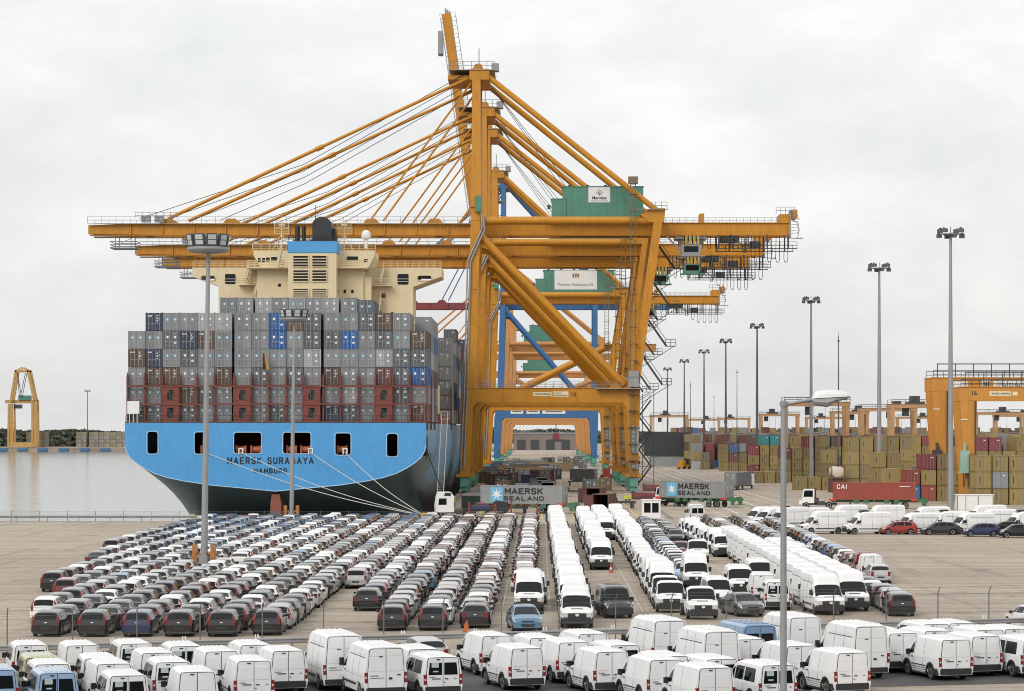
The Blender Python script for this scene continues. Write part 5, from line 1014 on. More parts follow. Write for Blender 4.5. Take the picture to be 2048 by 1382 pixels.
        for sg in (1, -1):
            if kind != 'chassis_cab':
                top = H - 0.14; b = MB()
                b.prism([(sg * 0.015, 0.56), (sg * 0.78, 0.56), (sg * 0.80, 1.18), (sg * 0.72, top - 0.08), (sg * 0.67, top), (sg * 0.015, top)], -h - 0.022, -h + 0.02)
                if kind != 'glazed_van':
                    b.prism([(sg * 0.05, 1.28), (sg * 0.73, 1.28), (sg * 0.70, 1.86), (sg * 0.05, 1.86)], -h - 0.034, -h - 0.022)
                    if H > 2.2: b.prism([(sg * 0.05, 1.93), (sg * 0.69, 1.93), (sg * 0.64, top - 0.06), (sg * 0.05, top - 0.06)], -h - 0.034, -h - 0.022)
                add('rear_door', b, [PA])
                if sg > 0: b = MB(); b.prism([(-0.805, 0.535), (0.805, 0.535), (0.826, 1.18), (0.745, top - 0.06), (0.69, top + 0.025), (-0.69, top + 0.025), (-0.745, top - 0.06), (-0.826, 1.18)], -h - 0.010, -h + 0.01); add('door_seal', b, SEAM)
                if kind == 'glazed_van': b = MB(); b.prism([(sg * 0.06, 1.25), (sg * 0.72, 1.25), (sg * 0.68, 1.9), (sg * 0.06, 1.9)], -h - 0.03, -h - 0.02); add('rear_window', b, GLS)
                b = MB(); b.box(*sorted((sg * 0.82, sg * 0.95)), -h - 0.03, -h + 0.1, 0.78, 1.22, 0); b.box(*sorted((sg * 0.85, sg * 0.92)), -h - 0.04, -h, 0.95, 1.05, 1); add('tail_lamp', b, [TAIL, TAILW])
                b = MB()
                for ya in (0.9, -0.35, -1.5): B.patch(b, ((ya, 0.4), (ya + 0.026, 0.4), (ya + 0.026, 2.95), (ya, 2.95)), (sg,), 0.004, 1, 8)
                B.patch(b, ((-h + 0.15, 2.62), (0.9, 2.62), (0.9, 2.65), (-h + 0.15, 2.65)), (sg,), 0.004, 6, 1)
                B.patch(b, ((-h + 0.15, 1.6), (0.8, 1.6), (0.8, 1.625), (-h + 0.15, 1.625)), (sg,), 0.004, 6, 1)
                b.box(*sorted((sg * 0.965, sg * 0.995)), 1.0, 1.18, 1.05, 1.10); add('door_gap', b, SEAM)
                b = MB(); b.box(*sorted((sg * 0.94, sg * 0.998)), -1.05, 1.25, 0.58, 0.66); add('side_moulding', b, TRIM)
            b = MB(); B.patch(b, ((h - 0.42, 1.62), (h - 0.02, 1.45), (h - 0.05, 2.5), (h - 0.42, 2.3)), (sg,), 0.012, 3, 3); b.box(*sorted((sg * 0.56, sg * 0.84)), h - 0.1, h + 0.02, 0.70, 0.92); add('headlamp', b, TAILW)
            b = MB(); b.prismz([(sg * 0.95, 1.38), (sg * 1.14, 1.36), (sg * 1.16, 1.46), (sg * 0.97, 1.52)], 1.22, 1.56); add('mirror', b, TRIM)
        if kind != 'chassis_cab':
            b = MB(); b.prismz(ubump(-h, 0.97, 0, 0, -1, 0.5, 0.08), 0.34, 0.54); add('rear_bumper', b, TRIM)
            b = MB(); b.box(-0.32, -0.16, -h - 0.05, -h - 0.03, 1.88, 1.915); b.box(-0.7, -0.35, -h - 0.04, -h - 0.02, 1.06, 1.09); b.box(0.12, 0.26, -h - 0.06, -h - 0.02, 0.92, 1.0); b.box(0.5, 0.64, -h - 0.06, -h - 0.02, 1.10, 1.14); b.box(-0.7, -0.1, -h - 0.04, -h - 0.02, 0.97, 0.985); add('door_handle', b, INK)
        b = MB(); b.prismz(ubump(h, 0.93, 0, 0, 1, 0.6, 0.07), 0.28, 0.66); add('front_bumper', b, TRIM)
        b = MB(); b.box(-0.54, 0.54, h - 0.05, h + 0.045, 0.665, 0.90); b.box(-0.34, 0.34, 2.14, 2.24, 1.10, 1.16); add('grille', b, TRIM)
        b = MB(); b.lathe([(0.02, 0), (0.075, 0.0), (0.075, 0.02), (0.02, 0.02)], 10, c=(0, 0, 0), axis='x'); b.v = [(y_ * 1.5, h + 0.045 + x_, 0.79 + z_) for x_, y_, z_ in b.v]; add('badge', b, WHT)
        wy = [(s_ * 0.855, y, 0.34) for s_ in (1, -1) for y in B.wheels]
        if kind == 'chassis_cab': wy += [(s_ * x, -1.55, 0.34) for s_ in (1, -1) for x in (0.83, 0.6)]
        add('wheel', wheel_of(0.34), None, wy)
        if kind == 'motorhome_van':
            b = MB(); b.prismx([(-0.2, H), (0.9, H), (0.7, H + 0.16), (0.0, H + 0.2)], -0.35, 0.35); add('roof_fan', b, TRIM)
    TEMPL[kind] = P; return P
_VM, _JN = {}, {}
def pmesh(me, c):
    if '#paint' not in [m.name for m in me.materials if m]: return me
    key = (me.name, c)
    if key not in _VM: m2 = me.copy(); m2.materials[0] = paint(c); _VM[key] = m2
    return _VM[key]
bpy.data.materials.new('#paint')
_om = MB.mesh
def _mesh(s, name, mats, smooth=None):
    mats = mats if isinstance(mats, (list, tuple)) else [mats]
    return _om(s, name, [bpy.data.materials['#paint'] if m == '#paint' else m for m in mats], smooth)
MB.mesh = _mesh
def joined(kind, c):
    key = (kind, c)
    if key in _JN: return _JN[key]
    T = template(kind); vs, fs, mi, mats, sm = [], [], [], [], []
    for nm, me, pos in T:
        if nm in ('badge', 'door_gap', 'door_handle', 'door_seal', 'window_sticker'): continue
        idx = []
        for m in me.materials:
            m = paint(c) if m.name == '#paint' else m
            if m not in mats: mats.append(m)
            idx.append(mats.index(m))
        for p in pos:
            o = len(vs); vs += [(v.co.x + p[0], v.co.y + p[1], v.co.z + p[2]) for v in me.vertices]
            for f in me.polygons: fs.append(tuple(i + o for i in f.vertices)); mi.append(idx[f.material_index]); sm.append(f.use_smooth)
    me = bpy.data.meshes.new(kind); me.from_pydata(vs, [], fs); [me.materials.append(m) for m in mats]
    me.polygons.foreach_set('material_index', mi); me.polygons.foreach_set('use_smooth', sm); me.set_sharp_from_angle(angle=R(38)); _JN[key] = me; return me
VNAME = {'compact_hatchback': 'tall hatchback', 'family_hatchback': 'hatchback', 'sedan': 'saloon', 'small_van': 'small panel van', 'small_minibus': 'small glazed van', 'high_roof_van': 'high-roof van', 'medium_roof_van': 'medium-roof van', 'low_roof_van': 'low-roof van', 'motorhome_van': 'cream-white camper base van', 'glazed_van': 'glazed van', 'chassis_cab': 'bare chassis cab'}
VCAT = {'compact_hatchback': 'car', 'family_hatchback': 'car', 'sedan': 'car', 'chassis_cab': 'truck'}
LEN = {'compact_hatchback': 4.0, 'family_hatchback': 4.3, 'sedan': 4.6, 'small_van': 4.48, 'small_minibus': 4.48, 'high_roof_van': 5.24, 'medium_roof_van': 5.24, 'low_roof_van': 5.24, 'motorhome_van': 5.24, 'glazed_van': 5.24, 'chassis_cab': 5.24}
def vehicle(kind, c, x, y, rz, label, group, full=True):
    """x, y: the middle of the vehicle on the ground; rz 0 drives away from the camera."""
    cat = VCAT.get(kind, 'van')
    if not full: return ob(kind, joined(kind, c), None, (x, y, 0), rz, label, cat, group)
    T = ob(kind, None, None, (x, y, 0), rz, label, cat, group)
    for nm, me, pos in template(kind):
        m = pmesh(me, c)
        for p in pos: ob(nm, m, T, p if p != (0, 0, 0) else None)
    return T
# ------------------------------------------------------------------ parked vehicles
# car park: columns run along the quay direction; (x, first y, last y, facing away?, composition)
LAST = 330.0
rng = random.Random(11)
CC = ['black'] * 12 + ['charcoal'] * 8 + ['grey'] * 4 + ['silver'] * 14 + ['white'] * 11 + ['navy'] * 2 + ['burgundy'] * 1 + ['steel blue'] * 1
CF = ['black'] * 9 + ['charcoal'] * 6 + ['grey'] * 4 + ['silver'] * 17 + ['white'] * 16 + ['navy'] * 1 + ['burgundy'] * 1 + ['steel blue'] * 1
def plus(kinds): return rng.choices(('compact_hatchback', 'family_hatchback', 'sedan'), kinds)[0]
cols = [(-40.2, 250, 326), (-37.7, 226, 328), (-35.2, 193, 329), (-32.7, 184, LAST), (-30.3, 163, LAST), (-28.0, 151, LAST), (-25.4, 151, LAST), (-22.9, 151, LAST), (-20.5, 151, LAST), (-18.0, 151, LAST), (-15.5, 152, LAST), (-13.5, 197, LAST), (-11.1, 172.6, LAST), (-8.7, 155.4, LAST), (-6.2, 155.6, LAST), (-3.9, 157.5, LAST), (-1.2, 189, LAST)]
first = {(-28.0): ('compact_hatchback', 'black'), (-25.4): ('compact_hatchback', 'black'), (-22.9): ('compact_hatchback', 'navy'), (-20.5): ('compact_hatchback', 'black'), (-18.0): ('compact_hatchback', 'black'), (-15.5): ('compact_hatchback', 'black'), (-13.5): ('compact_hatchback', 'silver'), (-11.1): ('family_hatchback', 'black'), (-8.7): ('compact_hatchback', 'black'), (-6.2): ('compact_hatchback', 'black'), (-3.9): ('family_hatchback', 'black'), (-32.7): ('compact_hatchback', 'burgundy'), (-35.2): ('compact_hatchback', 'black')}
POLES_CLEAR = [(-27.2, 219.0)]
for ci, (x, y0, y1) in enumerate(cols):
    y, k = y0, 0; run = rng.choice([(5, 2, 2), (2, 3, 4), (3, 4, 2)]); left = rng.randint(4, 9)
    while y < y1:
        if left == 0: run = rng.choice([(4, 2, 2), (1, 3, 5), (1, 5, 3), (2, 4, 4)]); left = rng.randint(4, 10)
        left -= 1
        kind, c = plus(run), rng.choice(CC if y < 185 else CF)
        if k == 0 and x in first: kind, c = first[x]
        elif k < 4 and x < -17: kind = 'compact_hatchback' if rng.random() < 0.6 else 'sedan'; c = rng.choice(['black', 'black', 'charcoal', 'white', 'grey'])
        L = LEN[kind]; yc = y + L / 2
        if not any(abs(x - px_) < 1.9 and abs(yc - py_) < 3.2 for px_, py_ in POLES_CLEAR):
            k += 1
            vehicle(kind, c, x + rng.uniform(-0.10, 0.10), yc, R(rng.uniform(-1.2, 1.2)), '%s %s, %s from the front, %s car column from left' % (c, VNAME[kind], od(k), od(ci + 1)), 'cars parked nose to tail on the quay', yc < 216)
        y += L + rng.uniform(0.25, 0.75)
def column(name, x, y0, y1, seq, rz, group, full_to=230, gap=(0.35, 0.7), dx=0.0):
    y, k = y0, 0
    if group == VG: gap = (0.8, 1.4)
    while y < y1:
        kind, c = seq[min(k, len(seq) - 1)] if not callable(seq) else seq(k)
        L = LEN[kind]; k += 1
        vehicle(kind, c, x + dx * (y - y0) + rng.uniform(-0.08, 0.08), y + L / 2, rz + R(rng.uniform(-1.2, 1.2)), '%s %s, %s from the front in %s' % (c, VNAME[kind], od(k), name), group, y < full_to)
        y += L + rng.uniform(*gap)
PI = math.pi; VG = 'vans parked in lines on the quay'; CG = 'cars among the parked vans'
vehicle('family_hatchback', 'steel blue', -0.95, 157.0, PI + R(6), 'steel blue hatchback facing the fence, in front of a white high-roof van', CG)
vehicle('high_roof_van', 'white', -0.75, 174.6, PI, 'white high-roof van facing the fence, right behind the steel blue hatchback', VG)
vehicle('low_roof_van', 'white', -0.55, 181.4, PI, 'white low-roof van behind the high-roof van and steel blue hatchback', VG)
W = 'white'
column('the longest white van line', 2.1, 157.6, LAST, lambda k: (('low_roof_van', 'low_roof_van', 'medium_roof_van', 'low_roof_van', 'medium_roof_van', 'medium_roof_van')[min(k, 5)] if k < 6 else rng.choice(('medium_roof_van', 'low_roof_van', 'high_roof_van')), W), PI, VG, dx=-0.002)
vehicle('small_van', 'charcoal', 4.62, 168.0, PI + R(8), 'charcoal small van with bright headlamps, alone beside the white van line', VG)
column('the line behind the traffic cone', 5.15, 223.4, LAST - 3, lambda k: (rng.choice(('medium_roof_van', 'low_roof_van', 'high_roof_van')) if k else 'medium_roof_van', W), PI, VG)
column('the short white line near the quay booth', 7.0, 284, LAST - 2, lambda k: ('medium_roof_van' if k == 0 else 'high_roof_van', W), PI, VG)
column('the line headed by two chassis cabs', 8.3, 171.0, LAST - 1, lambda k: (('chassis_cab', 'chassis_cab', 'high_roof_van', 'high_roof_van', 'medium_roof_van', 'small_van', 'small_van', 'small_van', 'small_minibus', 'small_van', 'small_van', 'small_van', 'small_minibus', 'small_van')[k] if k < 14 else rng.choice(('medium_roof_van', 'small_van', 'high_roof_van')), W), PI, VG, dx=0.006)
vehicle('chassis_cab', W, 9.85, 167.4, PI + R(4), 'white chassis cab nearest the fence, bare frame behind its cab', VG)
vehicle('small_minibus', W, 11.75, 178.5, PI + R(3), 'white small glazed van behind the foremost chassis cab', VG)
vehicle('sedan', 'grey', 12.75, 169.4, PI + R(14), 'grey saloon facing the fence between chassis cab and white vans', CG)
vehicle('high_roof_van', W, 11.5, 199.5, PI, 'white high-roof van standing alone behind the foremost small glazed van', VG)
column('the car line facing the fence', 11.2, 206, 318, lambda k: (rng.choice(('sedan', 'family_hatchback', 'sedan')), rng.choice(('grey', 'silver', 'silver', 'white', 'charcoal', 'pale blue'))), PI, CG, dx=0.01)
vehicle('chassis_cab', W, 13.9, 238, PI, 'white chassis cab beside the line of cars facing the fence', VG)
vehicle('family_hatchback', 'burgundy', 12.9, 246.5, PI, 'burgundy hatchback half hidden behind a white chassis cab', CG)
column('the dark car line near the booth', 13.9, 275, 312, lambda k: ('sedan', ('charcoal', 'grey', 'silver', 'grey', 'charcoal', 'silver', 'grey', 'silver')[k % 8]), PI, CG)
column('the white line beside the dark cars', 16.9, 246, 292, lambda k: (('low_roof_van', 'medium_roof_van', 'low_roof_van', 'small_van', 'small_van')[k % 5], W), PI, VG, dx=-0.02)
vehicle('low_roof_van', W, 14.1, 190.5, PI, 'white low-roof van with black grille behind the grey saloon', VG)
vehicle('low_roof_van', W, 16.3, 200, PI, 'white low-roof van behind another, left of the high-roof line', VG)
vehicle('small_minibus', W, 15.4, 175.6, 0, 'white small glazed van seen from behind beside the grey saloon', VG)
vehicle('small_van', W, 15.1, 183.0, 0, 'white small panel van seen from behind the small glazed van', VG)
column('the left line of high-roof vans', 18.0, 168.8, 252, lambda k: ('high_roof_van', W), PI + R(5), VG, 260, dx=0.002)
column('the right line of high-roof vans', 20.1, 172.4, 226, lambda k: ('high_roof_van', W), PI + R(4), VG, 260)
column('the car line right of the high-roof vans', 22.7, 167.6, 205, [('compact_hatchback', 'black'), ('compact_hatchback', 'silver'), ('compact_hatchback', 'charcoal'), ('sedan', 'white'), ('sedan', 'black'), ('family_hatchback', 'grey'), ('family_hatchback', 'black'), ('sedan', 'silver')], 0, CG)
column('the car line behind the high-roof vans', 20.6, 258, 326, lambda k: (plus((3, 3, 3)), rng.choice(CC)), 0, CG)
column('the outermost line by the open concrete', 25.9, 203.2, 330, lambda k: ([('family_hatchback', 'silver'), ('small_van', W), ('small_minibus', 'red'), ('family_hatchback', 'silver'), ('sedan', 'burgundy'), ('sedan', 'white')] + [('family_hatchback', c_) for c_ in ('charcoal', 'bright blue', 'grey', 'black', 'white', 'bright blue', 'silver', 'black')])[k] if k < 14 else (plus((3, 4, 2)), rng.choice(CC)), 0, CG, dx=0.012)
column('the line just inside the outermost one', 23.2, 236, 326, lambda k: (plus((3, 4, 2)), rng.choice(CC)), 0, CG, dx=0.01)
vehicle('glazed_van', W, gx(1390, 338), 338, R(4), 'white glazed van seen from behind at the quay end of the vans', VG)
# right-hand row: camper bases and vans side-on, cars in front of them
for k, (px, D) in enumerate(((1483, 326), (1503, 322), (1532, 319), (1575, 322), (1602, 302), (1648, 326), (1690, 301), (1722, 325), (1790, 302), (1812, 326), (1850, 303), (1898, 302), (1925, 325), (1945, 308), (2004, 302), (2040, 322))):
    kind = ('medium_roof_van', 'medium_roof_van', 'motorhome_van', 'medium_roof_van', 'high_roof_van', 'high_roof_van', 'motorhome_van', 'high_roof_van')[k % 8]; rz = R(122 if k < 4 else 104 + (k % 3) * 3)
    vehicle(kind, W, gx(px + 43, D), D, rz, 'white %s side-on, %s nose from the left, far white row' % (VNAME[kind].replace('cream-white ', ''), od(k + 1)), 'white vans side-on along the far side', True)
for px, D, c, kd, n_ in ((1797, 300, 'red', 'compact_hatchback', 'red'), (1880, 299, 'charcoal', 'family_hatchback', 'charcoal'), (1962, 294, 'navy', 'compact_hatchback', 'navy'), (1935, 304, 'white', 'family_hatchback', 'white'), (2034, 291, 'black', 'compact_hatchback', 'black'), (2012, 301, 'black', 'family_hatchback', 'black')):
    vehicle(kd, c, gx(px, D), D, R(90 if px != 1935 else 84), '%s %s side-on before the white vans%s' % (n_, VNAME[kd], ', half hidden' if px in (1935, 2012) else ''), 'cars before the row of white vans')
# foreground van park: (px of the rear middle, py of the roof's rear edge, kind, colour); all slant left
YAW = R(16.5)
fg = [(62, 1290, 'small_minibus', W), (165, 1290, 'small_van', W), (272, 1287, 'small_minibus', W), (372, 1292, 'small_minibus', W), (512, 1289, 'small_van', W), (688, 1270, 'high_roof_van', W),
      (85, 1315, 'small_minibus', 'khaki'), (202, 1316, 'small_minibus', W), (316, 1305, 'small_van', W), (443, 1302, 'small_van', W), (577, 1301, 'small_van', W), (772, 1294, 'medium_roof_van', W), (848, 1298, 'small_minibus', W),
      (105, 1328, 'small_minibus', W), (115, 1346, 'small_minibus', 'pale blue'), (228, 1327, 'small_van', W), (256, 1351, 'small_minibus', W), (346, 1324, 'small_minibus', W), (395, 1343, 'small_van', W), (508, 1321, 'small_van', W), (-5, 1340, 'small_minibus', 'pale blue'), (886, 1314, 'small_minibus', W),
      (994, 1271, 'small_van', W), (1089, 1275, 'small_van', W), (1186, 1267, 'small_van', W), (1054, 1296, 'small_van', W), (1148, 1284, 'small_van', W), (1224, 1303, 'small_van', W), (1250, 1290, 'small_minibus', W), (1340, 1240, 'high_roof_van', W), (1443, 1262, 'high_roof_van', W), (1520, 1250, 'glazed_van', 'van blue'), (1610, 1233, 'high_roof_van', W),
      (1345, 1312, 'small_minibus', W), (1443, 1318, 'small_minibus', W), (1500, 1278, 'small_van', W), (1332, 1319, 'small_van', W), (1431, 1335, 'small_van', W), (1556, 1330, 'small_minibus', W), (1603, 1291, 'small_van', W), (1742, 1251, 'high_roof_van', W), (1705, 1305, 'small_van', W),
      (1770, 1258, 'small_minibus', W), (1806, 1266, 'small_van', W), (1872, 1248, 'small_minibus', W), (1924, 1246, 'small_minibus', W), (1876, 1261, 'small_van', W), (1980, 1259, 'small_van', W), (2036, 1257, 'small_van', W), (1912, 1279, 'small_van', W), (1972, 1272, 'small_van', W), (2075, 1278, 'small_minibus', W), (1400, 1302, 'small_minibus', W), (1262, 1316, 'small_van', W)]
fg = [f for f in fg if f != (1400, 1302, 'small_minibus', W) and f != (1262, 1316, 'small_van', W)]
RH = {'small_van': 1.98, 'small_minibus': 1.90, 'high_roof_van': 2.58, 'medium_roof_van': 2.36, 'glazed_van': 2.36}
placed = []
for px, py, kind, c in fg:
    D = F * (HC - RH[kind] + 0.05) / (py - CY); placed.append([gx(px, D), D, kind, c, px])
cnt = {}
for x, D, kind, c, px in sorted(placed, key=lambda q: q[4]):
    cnt[(kind, c)] = cnt.get((kind, c), 0) + 1
tot = dict(cnt); cnt = {}
for x, D, kind, c, px in sorted(placed, key=lambda q: q[4]):
    cnt[(kind, c)] = cnt.get((kind, c), 0) + 1; k = cnt[(kind, c)]
    L = LEN[kind] / 2; yw = YAW + R(rng.uniform(-1.5, 1.5)); lab = '%s %s, near van park, %s of its kind from left' % (c, VNAME[kind], od(k)) if tot[(kind, c)] > 1 else '%s %s in the near van park' % (c, VNAME[kind])
    vehicle(kind, c, x - math.sin(yw) * L, D + math.cos(yw) * L, yw, lab, 'vans in the near van park')
vehicle('family_hatchback', 'silver', gx(846, 133), 133, YAW, 'silver hatchback roof showing behind small vans in the near van park', 'vans in the near van park')
vehicle('family_hatchback', 'white', gx(2062, 157), 157, YAW, 'white car cut off by the edge beside the near guard rail', 'vans in the near van park')
# ------------------------------------------------------------------ fences, guard rails, lamp posts
GALV = mat('galvanised_rail', (0.33, 0.335, 0.34), 0.45, metal=0.5, var=0.15, scale=1.2, dirt=0.25)
def guard_rail(name, p, q, label, step=4.0, z=0.62, double=False):
    T = ob(name, None, None, (0, 0, 0), None, label, 'guard rail'); p, q = Vector(p), Vector(q); L = (q - p).length; d = (q - p).normalized(); nrm = Vector((d.y, -d.x, 0))
    prof = [(0.0, -0.155), (0.045, -0.10), (0.045, -0.06), (0.0, -0.015), (0.0, 0.015), (0.045, 0.06), (0.045, 0.10), (0.0, 0.155)]
    b = MB(); n = len(prof); vs = []
    for e in (p, q):
        for a, zz in prof: vs.append(e + nrm * (0.09 + a) + Vector((0, 0, z + zz)))
    b.add(vs, [(k, k + 1, k + 1 + n, k + n) for k in range(n - 1)]); ob('rail', b.mesh('rail', GALV), T)
    pm = MB().box(-0.05, 0.05, -0.06, 0.06, 0, z + 0.14).mesh('post', GALV); k = 0.0
    rot = math.atan2(d.y, d.x)
    while k < L: c = p + d * k; ob('post', pm, T, (c.x, c.y, 0), rot); k += step
    return T
guard_rail('guard_rail', (-62, fy(-62) - 6.6, 0), (62, fy(62) - 6.6, 0), 'long steel guard rail behind the near van park')
guard_rail('guard_rail', (-75, QY - 2.2, 0), (gx(870, 340), QY - 2.2, 0), 'steel guard rail along the harbour edge behind the cars')
guard_rail('guard_rail', (gx(1425, 335), 335.5, 0), (gx(1500, 335), 335.5, 0), 'short steel guard rail beside the row of white vans')
FM = mat('fence_steel', (0.17, 0.175, 0.18), 0.5, metal=0.4, var=0.1)
def mesh_fence(name, p, q, label, H, step, spacing, r, brack=True, gaps=()):
    T = ob(name, None, None, (0, 0, 0), None, label, 'fence'); p, q = Vector(p), Vector(q); L = (q - p).length; d = (q - p).normalized()
    pm = MB().tube((0, 0, 0), (0, 0, H + 0.1), 0.035, 6)
    if brack: pm.tube((0, 0, H + 0.1), (0, -0.28, H + 0.45), 0.03, 5)
    pm = pm.mesh('post', FM); n = int(L / step); rot = math.atan2(d.y, d.x)
    for k in range(n + 1): c = p + d * (k * step); ob('post', pm, T, (c.x, c.y, 0), rot)
    b = MB(); h = Vector((0, 0, H)); m = int(L / spacing)
    def rib(a, c): 
        o = Vector((0, 0, r)) ; b.quad(a - o, c - o, c + o, a + o)
    for k in range(m):
        u = k * spacing
        for sgn in (1, -1):
            a = p + d * u + Vector((0, 0, 0.06 if sgn > 0 else H)); e = min(L, u + H) ; c = p + d * e + Vector((0, 0, (0.06 + (e - u)) if sgn > 0 else H - (e - u))); 
            c.z = min(max(c.z, 0.06), H); rib(a, c)
    w = ob('wire_mesh', b.mesh('wire_mesh', FM), T); w['kind'] = 'stuff'
    b = MB()
    for z in ((H, H * 0.5) if brack else (H, H * 0.66, H * 0.33)): b.tube(p + Vector((0, 0, z)), q + Vector((0, 0, z)), 0.008, 4, caps=False)
    if brack:
        for k in range(2): b.tube(p + Vector((0, -0.14 * (k + 1), H + 0.27 + 0.17 * k)), q + Vector((0, -0.14 * (k + 1), H + 0.27 + 0.17 * k)), 0.006, 4, caps=False)
    ob('line_wire', b.mesh('line_wire', FM), T); return T
mesh_fence('chain_link_fence', (-62, fy(-62) - 5.4, 0), (62, fy(62) - 5.4, 0), 'chain-link fence on slim posts between near vans and parked cars', 2.15, 3.35, 0.11, 0.0019)
mesh_fence('harbour_fence', (-75, QY - 1.3, 0), (gx(872, 342), QY - 1.3, 0), 'low mesh fence along the harbour edge below the ship', 1.25, 3.6, 0.16, 0.003, False)
# reflector stakes by the near rail
for k, px in enumerate((51, 208, 358, 508, 805, 951, 1090, 1225, 1957)):
    D = 146.5 + (px - 1081) * 0.0125; b = MB()
    for dx in (-0.07, 0.07): b.box(dx - 0.035, dx + 0.035, -0.015, 0.015, 0, 0.95)
    ob('marker_stake', b.mesh('marker_stake', WHT), None, (gx(px, D), fy(gx(px, D)) - 6.3, 0), None, 'pair of white marker stakes at the near rail, %s from the left' % od(k + 1), 'stake', 'marker stakes at the near rail')
b = MB(); b.prism([(-0.14, 0.2), (0.06, 0.05), (0.2, 0.55), (0.12, 0.95), (-0.02, 0.7)], -0.05, 0.05); D = 150.5; ob('orange_rag', fixn(b.mesh('orange_rag', mat('rag_orange', (0.5, 0.13, 0.04), 0.8, var=0.2, scale=5))), None, (gx(935, D), fy(gx(935, D)) - 5.5, 0.45), None, 'orange rag caught on the chain-link fence', 'rag')

POLE = mat('pole_grey', (0.30, 0.31, 0.315), 0.5, metal=0.25, var=0.10, scale=0.5, dirt=0.2, streak=True)
POLED = mat('pole_dark', (0.10, 0.105, 0.11), 0.5, metal=0.3, var=0.1)
def ring_mast(x, y, H, label):
    T = ob('floodlight_mast', None, None, (x, y, 0), None, label, 'light mast', 'floodlight masts'); b = MB()
    b.tube((0, 0, 0.1), (0.35, 0, H - 1.0), 0.29, 14, r2=0.16); ob('pole', b.mesh('pole', POLE, 50), T)
    b = MB(); b.lathe([(0.7, 0), (0.7, 0.12), (0.5, 0.14), (0.48, 1.3), (0.40, 1.35)], 12); b.box(-0.3, 0.3, -0.62, -0.4, 0.5, 1.5); ob('base', b.mesh('base', GRY, 40), T)
    for sx in (-1, 1): b = MB(); b.box(sx * 0.75 - 0.2, sx * 0.75 + 0.2, -0.25, 0.25, 0.9, 2.3); b.box(sx * 0.75 - 0.1, sx * 0.75 + 0.1, -0.3, -0.25, 1.2, 1.9); b.box(*sorted((sx * 0.3, sx * 0.6)), -0.06, 0.06, 1.5, 1.7); ob('winch_box', b.mesh('winch_box', mat('box_orange', (0.40, 0.17, 0.05), 0.6, var=0.3, scale=3)), T)
    b = MB(); b.lathe([(0.25, -1.1), (1.55, -0.95), (1.72, -0.75), (1.72, -0.55), (1.2, -0.5), (0.25, -0.6)], 20, c=(0.35, 0, H)); ob('ring_platform', b.mesh('ring_platform', POLE, 30), T)
    fm = MB(); fm.prismx([(-0.12, 0), (0.12, -0.05), (0.02, 1.1), (-0.32, 1.18)], -0.47, 0.47, 0); fm.quad((-0.36, -0.155, 0.12), (0.36, -0.155, 0.12), (0.36, -0.235, 0.52), (-0.36, -0.235, 0.52), 1); fm.quad((-0.36, -0.25, 0.60), (0.36, -0.25, 0.60), (0.36, -0.335, 1.05), (-0.36, -0.335, 1.05), 1); fm.tube((-0.5, 0.1, 0.3), (0.5, 0.1, 0.3), 0.03, 4); fm.box(-0.08, 0.08, -0.06, 0.06, -0.5, 0.1)
    fm = fixn(fm.mesh('floodlight', [POLED, mat('flood_glass', (0.5, 0.52, 0.53), 0.15, var=0.05)]))
    for k in range(10): a = k * math.pi / 5 + 0.3; ob('floodlight', fm, T, (0.35 + 1.5 * math.sin(a), -1.5 * math.cos(a), H - 0.5), a).scale = (0.9, 0.9, 0.85)
    return T
ring_mast(-27.55, 219.0, 27.2, 'tall grey floodlight mast rising out of the parked cars before the ship')
ring_mast(-31.0, 333.0, 26.2, 'grey floodlight mast at the harbour fence before the ship\'s stern')
def yard_mast(x, y, H, k, label=None):
    T = ob('yard_light_mast', None, None, (x, y, 0), None, label or 'tall yard light mast, %s nearest in the line beside the yard' % od(k), 'light mast', 'light masts beside the container yard'); b = MB()
    b.tube((0, 0, 0), (0, 0, H), 0.48 if k < 9 else 0.3, 12, r2=0.2); ob('pole', b.mesh('pole', POLE if k < 4 else POLED, 50), T)
    b = MB(); b.lathe([(0.2, -0.5), (1.1, -0.3), (1.1, -0.2), (0.2, -0.1)], 10, c=(0, 0, H)); b.tube((0, 0, H), (0, 0, H + 0.9), 0.05, 4)
    b.box(-1.7, 1.7, -0.12, 0.12, H - 0.2, H - 0.05); ob('crossarm', b.mesh('crossarm', POLED), T)
    fm = MB().box(-0.33, 0.33, -0.3, 0.3, -0.28, 0.28).add([(-0.33, -0.3, -0.28), (0.33, -0.3, -0.28), (0.2, -0.15, 0.5), (-0.2, -0.15, 0.5)], [(0, 1, 2, 3)]).mesh('floodlight', POLED)
    for j in range(8): a = j * math.pi / 4 + 0.2; ob('floodlight', fm, T, (1.75 * math.cos(a), 1.2 * math.sin(a), H + (0.35 if j % 2 else -0.45)), a)
    return T
for k, D in enumerate((394, 477, 597, 746, 872, 988, 1124, 1272)): yard_mast(60.4, D, 40.7, k + 1)
yard_mast(gx(175, 1830), 1830, 38.5, 20, 'thin light mast standing on the far quay across the water')
for k, (px, top, D) in enumerate(((1677, 672, 521), (1474, 738, 802), (1428, 790, 1100), (1381, 765, 980))):
    b = MB(); z = gz(top, D); b.tube((0, 0, 0), (0, 0, z), 0.2, 8, r2=0.08); b.tube((0, 0, z), (0, 0, z + 0.8), 0.03, 4); b.lathe([(0.14, -1.2), (0.22, -1.1), (0.22, -0.9), (0.14, -0.8)], 6, c=(0, 0, z)); ob('slim_mast', b.mesh('slim_mast', POLED, 50), None, (gx(px, D), D, 0), None, 'slim dark mast without floodlights in the yard, %s tallest' % (od(k + 1) if k else 'single'), 'mast', 'slim yard masts')
